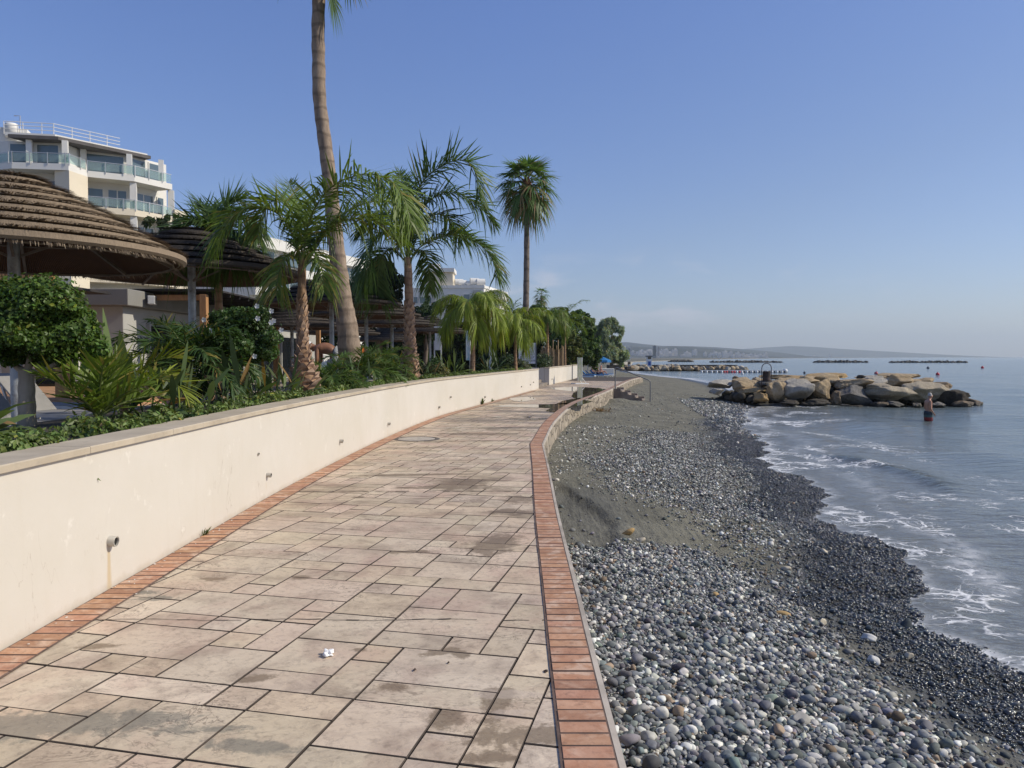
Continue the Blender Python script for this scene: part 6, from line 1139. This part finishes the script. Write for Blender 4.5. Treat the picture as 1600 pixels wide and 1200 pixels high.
# upright advertising banner on the promenade
q = atz(906, 600, 0); root = empty('banner_stand', (q.x, q.y, 0), 'thin white upright banner stand on the promenade seen almost edge on', 'banner'); mb = MB(); k = q.y / FPX; Rz = R(-80 + 12); fx = Vector((math.cos(Rz), math.sin(Rz), 0))
m_grn, t = newmat('banner_print'); zz = t.sep(t.pos())[2]; c = t.mix(t.mr(t.noise(t.mapping(t.pos(), sc=(3, 3, 1)), 3, 2), .45, .55), (.72, .74, .66), (.55, .66, .40)); pset(t, Base_Color=c, Roughness=.5)
mb.box((q.x, q.y, .88), (.62, .03, 1.38), rz=Rz); mb.build('panel', m_grn, root, .004); mb = MB()
for s in (-1, 1): mb.beam(Vector((q.x, q.y, .19)) + fx * s * .28, Vector((q.x, q.y, 1.58)) + fx * s * .28, .05, .05)
mb.build('frame', m_post, root); ny = Vector((-fx.y, fx.x, 0))
for s in (-1, 1): mb = MB(); c_ = Vector((q.x, q.y, .03)) + fx * s * .28; mb.beam(c_ - ny * .45, c_ + ny * .45, .06, .05); mb.build('foot', m_post, root); mb = MB(); mb.beam(c_ + ny * .3, c_ + Vector((0, 0, .35)), .03, .03); mb.build('brace', m_post, root)
# bamboo screen
q = at(870, 578, 50.5); root = empty('bamboo_screen', (q.x, q.y, .9), 'ragged low screen of bamboo canes behind the second wall section', 'screen'); m_bam = barkmat('dry_bamboo', (.30, .21, .12), (.48, .36, .23), 10, .15); canes = MB()
for i in range(34): x = at(846 + i * 1.05, 578, 50.5).x; h = .95 + .55 * rs.random() * (1 if i > 8 else .7) + .1; canes.tube([(x, 50.5 + rs.uniform(-.06, .06), .8), (x + rs.uniform(-.03, .03), 50.5 + rs.uniform(-.05, .05), .9 + h)], .026, 6)
canes.build('canes', m_bam, root)
for px in (864, 872): x = at(px, 560, 50.4).x; mb = MB(); mb.tube([(x, 50.4, .8), (x, 50.4, 2.75)], .035, 8); mb.build('post', m_bam, root)
# ------------------------------------------------------------------ people
m_skin = simple('skin_tanned', (.42, .22, .14), .5, .12, 6, 0); m_skin_b = simple('skin_brown', (.24, .115, .065), .45, .12, 6, 0); m_skin_p = simple('skin_pink', (.58, .28, .19), .5, .1, 6, 0)
def body(name, J, root, mat):
    names = list(J); idx = {n: i for i, n in enumerate(names)}; bm = bmesh.new(); lay = bm.verts.layers.skin.verify(); V_ = [bm.verts.new(J[n][1]) for n in names]
    for n, v in zip(names, V_):
        r = J[n][2]; v[lay].radius = (r, r) if not hasattr(r, '__len__') else r; v[lay].use_root = J[n][0] is None
    for n in names:
        if J[n][0]: bm.edges.new((V_[idx[J[n][0]]], V_[idx[n]]))
    me = bpy.data.meshes.new(name); bm.to_mesh(me); bm.free(); me.materials.append(mat); o = link(name, me, root)
    md = o.modifiers.new('skin', 'SKIN'); md.use_smooth_shade = True; s = o.modifiers.new('sub', 'SUBSURF'); s.levels = 2; s.render_levels = 2; return o
def hand(J, wrist, p, d, nrm_, s=1.0, curl=.5):
    """palm, four unequal bent fingers and a side thumb added as chains"""
    p, d, n_ = Vector(p), Vector(d).normalized(), Vector(nrm_).normalized(); sd2 = d.cross(n_).normalized(); J[wrist + '_palm'] = (wrist, tuple(p + d * .05 * s), (.030 * s, .016 * s))
    for k, (o, L) in enumerate(((-.028, .072), (-.009, .082), (.010, .076), (.028, .060))):
        a = p + d * .085 * s + sd2 * o * s; b = a + (d + n_ * curl * .5).normalized() * L * .5 * s; c = b + (d * .8 + n_ * curl).normalized() * L * .5 * s
        J[f'{wrist}_k{k}'] = (wrist + '_palm', tuple(a), .010 * s); J[f'{wrist}_m{k}'] = (f'{wrist}_k{k}', tuple(b), .009 * s); J[f'{wrist}_t{k}'] = (f'{wrist}_m{k}', tuple(c), .007 * s)
    a = p + d * .035 * s - sd2 * .035 * s; b = a + (d - sd2 * .7 + n_ * .3).normalized() * .045 * s; J[wrist + '_th0'] = (wrist + '_palm', tuple(a), .011 * s); J[wrist + '_th1'] = (wrist + '_th0', tuple(b), .009 * s)
def head(J, neck, p, face, up, s=1.0):
    """skull, jaw, nose, ears as vertices of the same body"""
    p, f, u = Vector(p), Vector(face).normalized(), Vector(up).normalized(); l = u.cross(f).normalized()
    J['skull'] = (neck, tuple(p + u * .06 * s - f * .01 * s), (.088 * s, .088 * s)); J['crown'] = ('skull', tuple(p + u * .135 * s - f * .015 * s), (.070 * s, .070 * s)); J['jaw'] = (neck, tuple(p - u * .035 * s + f * .045 * s), (.052 * s, .048 * s)); J['chin'] = ('jaw', tuple(p - u * .062 * s + f * .078 * s), .026 * s)
    J['nose'] = ('skull', tuple(p + u * .03 * s + f * .105 * s), .016 * s)
    for sgn, nm in ((1, 'ear_l'), (-1, 'ear_r')): J[nm] = ('skull', tuple(p + u * .035 * s + l * sgn * .094 * s), .016 * s)
def eyes(root, p, face, up, s=1.0):
    p, f, u = Vector(p), Vector(face).normalized(), Vector(up).normalized(); l = u.cross(f).normalized()
    for sg in (1, -1):
        mb = MB(); mb.lathe([(0, .009 * s), (.008 * s, .005 * s), (.010 * s, 0), (.008 * s, -.005 * s), (0, -.009 * s)], p + u * .055 * s + f * .082 * s + l * sg * .034 * s, 8); mb.build('eye', m_eye, root)
m_eye = simple('eye_dark', (.03, .02, .015), .2, .1, 10, 0)
def shell(name, rings, root, mat, n=18, m2=None):
    """cloth as an open tube of elliptical rings: (centre, rx, ry, axis-x, axis-y)"""
    mb = MB(); vs_ = []
    for c, rx, ry, ax, ay in rings: vs_ += [Vector(c) + Vector(ax) * rx * math.cos(2 * math.pi * j / n) + Vector(ay) * ry * math.sin(2 * math.pi * j / n) for j in range(n)]
    mb.add(vs_, [(i * n + j, i * n + (j + 1) % n, (i + 1) * n + (j + 1) % n, (i + 1) * n + j) for i in range(len(rings) - 1) for j in range(n)], 0, True); o = mb.build(name, mat, root); sd3 = o.modifiers.new('thick', 'SOLIDIFY'); sd3.thickness = .008; return o
# swimmer standing thigh deep, in profile to the right, looking down at his hands
q = atz(1450, 655.5, SEA); B = Vector((q.x, q.y, SEA - .56)); root = empty('person', B, 'bare chested man in dark and red swim shorts wading thigh deep by the groyne', 'person')
def S(x, y, z): return tuple(B + Vector((x, y, z)))
J = {'pelvis': (None, S(0, 0, .93), (.150, .125)), 'waist': ('pelvis', S(.035, 0, 1.07), (.158, .14)), 'chest': ('waist', S(.02, 0, 1.28), (.165, .135)), 'upper': ('chest', S(.005, 0, 1.42), (.150, .10)), 'neck': ('upper', S(.04, 0, 1.53), .058), 'neck2': ('neck', S(.062, 0, 1.58), .056)}
head(J, 'neck2', S(.085, 0, 1.62), (1, 0, -.28), (.28, 0, 1))
for s, nm in ((1, 'l'), (-1, 'r')):
    J['hip' + nm] = ('pelvis', S(0, s * .10, .88), .098); J['knee' + nm] = ('hip' + nm, S(.03 + .05 * s, s * .11, .49), .062); J['calf' + nm] = ('knee' + nm, S(.0 + .05 * s, s * .11, .34), .058); J['ankle' + nm] = ('calf' + nm, S(-.01 + .05 * s, s * .11, .08), .038); J['toe' + nm] = ('ankle' + nm, S(.16 + .05 * s, s * .12, .035), .034)
    J['sh' + nm] = ('upper', S(-.005, s * .185, 1.42), .066); J['elb' + nm] = ('sh' + nm, S(-.03, s * .235, 1.13), .045); J['wr' + nm] = ('elb' + nm, S(.13, s * .20, .92), .030); hand(J, 'wr' + nm, S(.13, s * .20, .92), (.6, 0, -.8), (0, -s, 0), 1, .5)
body('body', J, root, m_skin); eyes(root, B + Vector((.085, 0, 1.62)), (1, 0, -.28), (.28, 0, 1))
m_sh, t = newmat('swim_shorts'); zz = t.sep(t.pos())[2]; f1 = t.mr(zz, SEA + .12, SEA + .08); f2 = t.mr(zz, SEA + .22, SEA + .16); c = t.mix(f2, (.02, .03, .04), (.06, .12, .11)); c = t.mix(f1, c, (.33, .045, .045)); pset(t, Base_Color=c, Roughness=.7)
shell('shorts', [(S(.01, 0, 1.0), .168, .178, (1, 0, 0), (0, 1, 0)), (S(0, 0, .90), .178, .205, (1, 0, 0), (0, 1, 0)), (S(.005, 0, .80), .170, .215, (1, 0, 0), (0, 1, 0)), (S(.02, 0, .55), .165, .215, (1, 0, 0), (0, 1, 0))], root, m_sh)
mb = MB(); hc = B + Vector((.085 - .02, 0, 1.62)); mb.lathe([(0, .212), (.05, .198), (.080, .155), (.094, .10), (.096, .06)], hc, 16); root.scale = (.92,) * 3; mb.build('hair', simple('grey_hair', (.42, .39, .35), .8, .2, 30, .3, 80), root)
# stooping man behind the leaning palm
q = at(515, 552, 18.6); B = Vector((q.x, q.y, TZ)); zt = at(515, 535, 18.6).z - TZ; root = empty('person', B, 'tanned man in a white cap stooping behind the leaning palm trunk', 'person'); HB = zt - .13
J = {'pelvis': (None, S(.13, 0, HB - .12), (.17, .15)), 'waist': ('pelvis', S(.02, 0, HB - .03), (.18, .16)), 'chest': ('waist', S(-.14, 0, HB - .01), (.20, .165)), 'upper': ('chest', S(-.26, 0, HB - .02), (.18, .13)), 'neck': ('upper', S(-.35, 0, HB + .0), .058)}
head(J, 'neck', S(-.42, 0, HB - .0), (-.5, 0, -.85), (-.85, 0, .5), 1)
for s, nm in ((1, 'l'), (-1, 'r')):
    J['hip' + nm] = ('pelvis', S(.13, s * .10, HB - .16), .10); J['knee' + nm] = ('hip' + nm, S(.05, s * .12, HB * .48), .064); J['ankle' + nm] = ('knee' + nm, S(.12, s * .12, .07), .04); J['toe' + nm] = ('ankle' + nm, S(-.05, s * .13, .035), .036)
    J['sh' + nm] = ('upper', S(-.27, s * .18, HB - .03), .064); J['elb' + nm] = ('sh' + nm, S(-.26, s * .22, HB - .31), .045); J['wr' + nm] = ('elb' + nm, S(-.36, s * .14, HB - .53), .03); hand(J, 'wr' + nm, S(-.36, s * .14, HB - .53), (-.3, 0, -1), (0, -s, 0), 1, .5)
body('body', J, root, m_skin_b)
shell('shorts', [(S(.13, 0, HB - .12), .17, .2, (.3, 0, 1), (0, 1, 0)), (S(.17, 0, HB - .20), .17, .21, (.7, 0, .7), (0, 1, 0)), (S(.12, 0, HB - .28), .165, .21, (1, 0, 0), (0, 1, 0)), (S(.08, 0, HB - .45), .15, .205, (1, 0, 0), (0, 1, 0))], root, simple('pale_shorts', (.30, .31, .31), .8, .1, 5, .2, 40))
mb = MB(); mb.lathe([(0, .11), (.06, .098), (.095, .06), (.108, 0), (.112, -.01)], (0, 0, 0), 16); cap = mb.build('cap', simple('white_cap', (.78, .77, .74), .8, .05, 10, 0), root); cap.location = Vector(S(-.50, 0, HB + .05)) - B; cap.rotation_euler = (0, R(-55), 0); mb = MB(); mb.add([Vector((-.09, -.08, 0)), Vector((-.09, .08, 0)), Vector((-.19, .05, -.015)), Vector((-.19, -.05, -.015)), Vector((-.09, -.08, .012)), Vector((-.09, .08, .012)), Vector((-.19, .05, -.003)), Vector((-.19, -.05, -.003))], [(0, 1, 2, 3), (7, 6, 5, 4), (0, 4, 5, 1), (1, 5, 6, 2), (2, 6, 7, 3), (3, 7, 4, 0)]); br_ = mb.build('peak', bpy.data.materials['white_cap'], None); br_.parent = cap; br_.location = (0, 0, 0)
# sunbather reclining on a lounger, seen through leaves
LB = Vector((-6.2, 12.2, TZ)); la = R(-5); B = LB; ex = Vector((math.cos(la), math.sin(la), 0)); ey = Vector((-ex.y, ex.x, 0))
def S2(x, y, z): return tuple(B + ex * x + ey * y + Vector((0, 0, z)))
root = empty('person', B, 'pink skinned sunbather in dark blue shorts reclining on a lounger', 'person')
J = {'pelvis': (None, S2(-.04, 0, .50), (.155, .12)), 'waist': ('pelvis', S2(-.20, 0, .62), (.15, .12)), 'chest': ('waist', S2(-.36, 0, .80), (.165, .125)), 'upper': ('chest', S2(-.46, 0, .92), (.155, .10)), 'neck': ('upper', S2(-.54, 0, 1.01), .058)}
head(J, 'neck', S2(-.57, 0, 1.07), ex * .85 + Vector((0, 0, .45)), Vector((0, 0, .85)) - ex * .5)
for s, nm in ((1, 'l'), (-1, 'r')):
    J['hip' + nm] = ('pelvis', S2(.05, s * .10, .46), .10); J['knee' + nm] = ('hip' + nm, S2(.42, s * .12, .70 if s < 0 else .62), .064); J['ankle' + nm] = ('knee' + nm, S2(.72, s * .12, .41), .04); J['toe' + nm] = ('ankle' + nm, S2(.88, s * .13, .42), .036)
    J['sh' + nm] = ('upper', S2(-.45, s * .19, .92), .064); J['elb' + nm] = ('sh' + nm, S2(-.24, s * .27, .72), .045); J['wr' + nm] = ('elb' + nm, S2(.0, s * .21, .66), .03); hand(J, 'wr' + nm, S2(.0, s * .21, .66), ex - Vector((0, 0, .2)), Vector((0, 0, -1)), 1, .4)
body('body', J, root, m_skin_p)
shell('shorts', [(S2(-.12, 0, .55), .155, .185, tuple(Vector((0, 0, 1)) * .7 + ex * .7), tuple(ey)), (S2(.0, 0, .49), .165, .21, (0, 0, 1), tuple(ey)), (S2(.20, 0, .54), .135, .205, (0, 0, 1), tuple(ey))], root, simple('navy_shorts', (.012, .02, .06), .8, .2, 5, .2, 40))
mb = MB(); mb.lathe([(0, .20), (.06, .185), (.09, .13), (.096, .07)], Vector(S2(-.60, 0, 1.07)), 14); mb.build('hair', simple('dark_hair', (.03, .022, .018), .7, .2, 30, .3, 80), root)
# ------------------------------------------------------------------ far beach furniture
m_blue = simple('blue_canvas', (.010, .14, .36), .7, .12, 2, .1, 20); 
def blue_parasol(px, py, Y, r, lab, rz):
    c = at(px, py, Y); root = empty('beach_umbrella', (c.x, c.y, -.4), lab, 'parasol', 'blue beach umbrellas under the tamarisks'); mb = MB(); n = 8; vs_ = [Vector((c.x, c.y, c.z + r * .42))] + [Vector((c.x + r * math.cos(rz + j * .785), c.y + r * math.sin(rz + j * .785), c.z)) for j in range(n)] + [Vector((c.x + r * math.cos(rz + j * .785), c.y + r * math.sin(rz + j * .785), c.z - .22)) for j in range(n)]
    mb.add(vs_, [(0, 1 + j, 1 + (j + 1) % n) for j in range(n)] + [(1 + j, 9 + j, 9 + (j + 1) % n, 1 + (j + 1) % n) for j in range(n)]); mb.build('canopy', m_blue, root); mb = MB(); mb.tube([(c.x, c.y, -.6), (c.x, c.y, c.z + r * .4)], .035, 8); mb.build('pole', m_post, root)
blue_parasol(925, 563, 84, 1.15, 'blue beach umbrella left of the pair', .1); blue_parasol(940, 563, 82, 1.05, 'blue beach umbrella right of the pair, nearer the sea', .5)
m_cush = simple('blue_cushion', (.05, .16, .36), .8, .15, 3, 0)
fl = empty('sun_lounger', (0, 0, 0), 'x', 'sun lounger', 'white loungers by the blue umbrellas'); mb = MB(); mb.box((.3, 0, .3), (1.4, .6, .08)); mb.build('cushion', m_cush, fl); mb = MB(); mb.beam((-.4, 0, .32), (-.85, 0, .75), .6, .08); mb.build('backrest', m_cush, fl)
mb = MB(); mb.box((.1, 0, .22), (1.9, .66, .06))
for x in (-.7, .9):
    for s in (-.3, .3): mb.box((x, s, .1), (.06, .06, .2))
mb.build('frame', m_post, fl)
spots = [(914, 74, 'white framed blue lounger farthest left below the blue umbrellas'), (921, 78, 'second blue lounger from the left below the blue umbrellas'), (928, 76, 'blue lounger in front of the seated bathers'), (935, 77, 'blue lounger fourth from the left in the row'), (943, 79, 'blue lounger at the right end of the row'), (909, 66, 'lone white lounger on the sand close behind the banner stand')]
for i, (px, Y, lab) in enumerate(spots):
    o = fl if i == 0 else copy_tree(fl); x = at(px, 570, Y).x; place(o, (x, Y, float(zbeach(x, Y)) - .02), R(-20 + 9 * i), lab)
pr = None
def sitter(px, Y, lab, mat, cloth):
    global B
    x = at(px, 570, Y).x; B = Vector((x, Y, float(zbeach(x, Y)) + .3)); root = empty('person', B, lab, 'person', 'bathers under the blue umbrellas')
    J = {'pelvis': (None, S(0, 0, .12), (.15, .13)), 'waist': ('pelvis', S(-.03, 0, .28), .13), 'chest': ('waist', S(-.02, 0, .46), (.15, .12)), 'neck': ('chest', S(.0, 0, .66), .056)}; head(J, 'neck', S(.03, 0, .74), (1, -.3, -.1), (0, 0, 1))
    for s, nm in ((1, 'l'), (-1, 'r')): J['hip' + nm] = ('pelvis', S(.08, s * .1, .1), .09); J['knee' + nm] = ('hip' + nm, S(.42, s * .12, .28), .06); J['ankle' + nm] = ('knee' + nm, S(.62, s * .12, .02), .04); J['sh' + nm] = ('chest', S(0, s * .18, .56), .06); J['elb' + nm] = ('sh' + nm, S(.1, s * .24, .32), .042); J['wr' + nm] = ('elb' + nm, S(.3, s * .16, .3), .03); hand(J, 'wr' + nm, S(.3, s * .16, .3), (1, 0, -.2), (0, 0, -1))
    body('body', J, root, mat); shell('shorts', [(S(-.02, 0, .22), .15, .17, (1, 0, 0), (0, 1, 0)), (S(.02, 0, .08), .165, .195, (1, 0, 0), (0, 1, 0)), (S(.05, 0, -.01), .16, .19, (1, 0, 0), (0, 1, 0))], root, cloth)
sitter(925, 77.5, 'bather sitting in white shorts under the left blue umbrella', m_skin, m_white); sitter(934, 76.5, 'tanned bather in navy shorts sitting between the two blue umbrellas', m_skin_b, bpy.data.materials['navy_shorts']); sitter(939, 78, 'pink skinned bather sitting under the right blue umbrella', m_skin_p, m_blue)
mb = MB(); q = at(948, 570, 84); mb.box((q.x, q.y, -.1), (1.6, .5, .9)); lw_ = tag(mb.build('low_wall', m_hw, None, .04), 'short pale block wall under the tamarisk right of the umbrellas', 'wall')
q = at(918.5, 560, 84); root = empty('shower_post', (q.x, q.y, -.4), 'thin white post rising behind the left blue umbrella', 'post'); mb = MB(); mb.tube([(q.x, q.y, -.6), (q.x, q.y, at(918, 545, 84).z)], .05, 8); mb.build('shaft', m_post, root); mb = MB(); mb.lathe([(.0, .04), (.12, .03), (.12, -.03), (0, -.04)], (q.x, q.y, at(918, 545, 84).z), 10); mb.build('head', m_post, root)
# ------------------------------------------------------------------ lifeguard hut, floats, buoys
Y = 152; q = at(1014, 570, Y); k = Y / FPX; root = empty('lifeguard_tower', (q.x, q.y, -.3), 'small white lifeguard tower with blue lower half on the far beach', 'lifeguard tower'); z0, z1, z2 = at(0, 571, Y).z, at(0, 563, Y).z, at(0, 557.5, Y).z
mb = MB(); mb.box((q.x, q.y, (z0 + z1) / 2 - .2), (7 * k, 1.1, z1 - z0 + .4)); mb.build('base', m_post, root); mb = MB(); mb.box((q.x, q.y - .56, (z0 + z1) / 2 - .1), (4.2 * k, .06, (z1 - z0) * .8)); mb.build('panel', simple('tower_blue', (.01, .07, .32), .6, .1, 3, 0), root); mb = MB(); mb.box((q.x, q.y, (z1 + z2) / 2), (7 * k, 1.1, z2 - z1)); cb = mb.build('cabin', m_post, root); mb = MB(); mb.box((q.x, q.y - .56, (z1 + z2) / 2 + .1), (5.2 * k, .06, (z2 - z1) * .5)); mb.build('window', m_glassd, cb); mb = MB(); mb.box((q.x, q.y, z2 + .12), (9 * k, 1.5, .2)); mb.build('roof', m_ink, root)
mb = MB(); q = at(1003, 577, 156); mb.box((q.x + 6, q.y, -.5), (26, 5, 1.0)); tag(mb.build('sand_bank', simple('brown_bank', (.07, .055, .04), .95, .3, .5, .3, 3, coord='pos')), kind='structure')
Y = 128; ax, bx = at(1094, 578, Y).x, at(1227, 578, Y).x; root = empty('swim_barrier', (ax, Y, SEA), 'long white floating swim barrier with a few red floats behind the groyne', 'float line'); m_red = simple('red_float', (.5, .02, .03), .5, .1, 3, 0); n = 34; mb = MB()
mb.box(((ax + bx) / 2, Y, SEA + .34), (bx - ax, .7, .12)); mb.build('deck', m_post, root)
for i in range(n):
    x = ax + (bx - ax) * (i + .5) / n; mb = MB(); mb.lathe([(0, .30), (.16, .24), (.2, .0), (.16, -.2), (0, -.25)], (x, Y - .3, SEA + .02), 10); mb.build('float', m_red if i in (9, 10, 12, 13, 15) else (m_ink if i % 2 else m_post), root)
mb = MB(); mb.lathe([(0, .45), (.3, .35), (.42, .1), (.35, -.2), (0, -.3)], (bx, Y, SEA + .2), 12); mb.build('end_buoy', m_post, root)
def buoy(px, py, r, mat, lab):
    q = atz(px, py + 1.5, SEA); root = empty('buoy', (q.x, q.y, SEA), lab, 'buoy', 'mooring buoys beyond the groyne'); mb = MB(); mb.lathe([(r * math.sin(k * math.pi / 8), -r * math.cos(k * math.pi / 8)) for k in range(9)], (q.x, q.y, SEA + r * .55), 14); mb.build('float', mat, root); mb = MB(); mb.tube([(q.x, q.y, SEA + r * 1.4), (q.x, q.y, SEA + r * 1.9)], r * .18, 6); mb.build('ring', mat, root)
m_pink = simple('faded_red_buoy', (.45, .10, .10), .5, .15, 2, 0)
buoy(1369, 583.5, .27, m_pink, 'faded pink buoy just above the groyne crest'); buoy(1465, 585, .26, m_red, 'dark red buoy right of the groyne, nearest of them'); buoy(1450, 574.5, .3, m_ink, 'small black buoy left of the far pair'); buoy(1535, 574, .32, m_red, 'small red buoy farthest to the right'); buoy(1257, 582, .2, m_ink, 'tiny dark buoy between litter bin and groyne middle'); buoy(1160, 583.8, .2, m_post, 'tiny white buoy in front of the floating barrier')
# ------------------------------------------------------------------ far shore
m_hill, t = newmat('hill_scrub'); p = t.pos(); c = t.mix(t.mr(t.noise(p, .006, 6, .65), .4, .6), (.026, .036, .036), (.07, .075, .068)); c = t.mix(t.mr(t.noise(p, .03, 4, .6), .5, .65, 0, .7), c, (.03, .04, .022)); pset(t, Base_Color=c, Roughness=.95)
def hill(name, top, Y, depth, fx_=0):
    top = np.array(top, float); xs = np.linspace(top[0, 0], top[-1, 0], 150); py = np.interp(xs, top[:, 0], top[:, 1]); tx = np.array([at(a, b, Y + depth * .5)[:] for a, b in zip(xs, py)]); zt = tx[:, 2] + 2; u = np.linspace(0, 1, 24); V = []
    for i in range(150):
        for w_ in u: s = math.sin(math.pi * w_ / 1.0) if w_ < .5 else math.sin(math.pi * w_); y = Y + depth * w_; x = tx[i, 0]; V.append((x, y, -2 + (zt[i] + 2) * (s ** 1.4) * (1 + .10 * fnoise(x * .004, y * .004, 1.5, 5) * (1 - s))))
    F = [(i * 24 + j, (i + 1) * 24 + j, (i + 1) * 24 + j + 1, i * 24 + j + 1) for i in range(149) for j in range(23)]; tag(link(name, npmesh(name, V, F, m_hill, None, True)), kind='structure')
hill('hills', [(930, 540), (975, 535), (1000, 538), (1030, 541), (1075, 541.5), (1110, 543), (1150, 546), (1180, 549), (1215, 558)], 3600, 2000)
hill('hills', [(1080, 553), (1130, 550), (1170, 545), (1200, 543), (1235, 541), (1262, 542), (1300, 545), (1350, 548), (1400, 551), (1440, 553.5), (1480, 556.5), (1500, 558.5)], 6500, 2400)
hill('hills', [(940, 546), (985, 542), (1020, 544), (1045, 541.5), (1075, 543), (1120, 546), (1150, 550), (1170, 556)], 2500, 900)
m_town = simple('town_white', (.66, .63, .58), .8, .08, .2, 0); bxs = []
for i in range(5): mb = MB(); w_, h = (14, 9, 20, 11, 7)[i], (8, 11, 7, 14, 9)[i]; mb.box((0, 0, h / 2), (w_, 10, h)); mb.box((w_ * .2, 1, h + 1.2), (w_ * .35, 4, 2.4)); mb.box((0, -5.1, h * .35), (w_ * .9, .4, .5)); mb.box((0, -5.1, h * .7), (w_ * .9, .4, .5)); o = mb.build('town_building', m_town); bxs.append(o.data); bpy.data.objects.remove(o)
g = np.random.default_rng(12); TL = 'small white building in the far hazy town along the bay'
for i in range(84):
    px = g.uniform(984, 1200) if i < 66 else g.uniform(1180, 1300); f = (px - 984) / 216; Y = 1350 + 900 * f + g.uniform(0, 250) if i < 66 else 4200; py = 549.5 + 6.5 * f + g.normal(0, 1.0) if i < 66 else 556 + g.normal(0, .6); py = min(py, 557.2); q = at(px, py, Y)
    o = link('town_building', bxs[g.integers(0, 5)], None, (q.x, q.y, q.z - 7)); s_ = g.uniform(.55, 1.1) * (1.0 if f < .5 else 1.0); o.scale = (s_, s_, s_); tag(o, TL, 'building', 'far town buildings')
def tower(px, pt, pb, w_, Y, col, lab, seg=1):
    a, b = at(px, pt, Y), at(px, pb, Y); k = Y / FPX; root = empty('tower_block', (b.x, b.y, b.z), lab, 'building'); mt = simple('tower_face', col, .6, .1, .1, 0); mb = MB(); H = a.z - b.z; mb.box((b.x, b.y, (a.z + b.z) / 2 - 5), (w_ * k, w_ * k, H + 10)); mb.build('shaft', mt, root); mb = MB(); mb.box((b.x + w_ * k * .1, b.y, a.z + H * .025), (w_ * k * .5, w_ * k * .5, H * .05)); mb.build('roof_plant', mt, root)
    mb = MB()
    for i in range(12): mb.box((b.x, b.y - w_ * k * .505, b.z + H * (i + .5) / 12), (w_ * k * .8, w_ * k * .02, H * .03))
    mb.build('window_bands', m_glassd, root)
tower(1022.5, 540.5, 556, 4.6, 1500, (.16, .17, .18), 'dark slab tower standing tallest in the far town'); tower(1028.5, 541.5, 556, 3.0, 1550, (.55, .52, .50), 'pale narrow tower right beside the dark slab tower'); tower(1115.5, 544.5, 557, 1.4, 2100, (.62, .6, .58), 'slim white tower in the middle of the far town'); tower(1123.5, 551, 557, 2.0, 2100, (.6, .58, .56), 'short pale tower just right of the slim white tower'); tower(1194.5, 549.5, 557.5, .9, 2700, (.62, .6, .58), 'white chimney at the right of the far town'); tower(983, 543.5, 557, 4.0, 700, (.62, .62, .60), 'white apartment tower next to the tamarisk edge'); tower(1195, 554, 557.5, 2.2, 2700, (.55, .55, .53), 'low white plant building at the foot of the chimney')
q = at(976, 560, 400); root = empty('lamp_mast', (q.x, q.y, -.8), 'thin white mast rising beside the tamarisk', 'mast'); mb = MB(); mb.tube([(q.x, q.y, -1), (q.x, q.y, at(976, 538, 400).z)], .22, 6); mb.build('shaft', m_post, root); mb = MB(); mb.box((q.x + .4, q.y, at(976, 538, 400).z), (1.2, .5, .25)); mb.build('head', m_post, root)
# ------------------------------------------------------------------ air
mb = MB(); mb.box((2000, 6500, 198), (26000, 15000, 402.4)); hz = mb.build('haze', m_board); hz.data.materials.clear()
m_haze = bpy.data.materials.new('haze_air'); m_haze.use_nodes = True; t = NT(m_haze.node_tree); t.n.clear(); o_ = t.n.new('ShaderNodeOutputMaterial'); pv = t.n.new('ShaderNodeVolumePrincipled'); t.l.new(pv.outputs[0], o_.inputs['Volume'])
pv.inputs['Color'].default_value = (.82, .93, 1.0, 1); pv.inputs['Density'].default_value = HAZE = 1.35e-4; pv.inputs['Anisotropy'].default_value = .2
hz.data.materials.append(m_haze); tag(hz, kind='stuff'); hz.visible_shadow = True
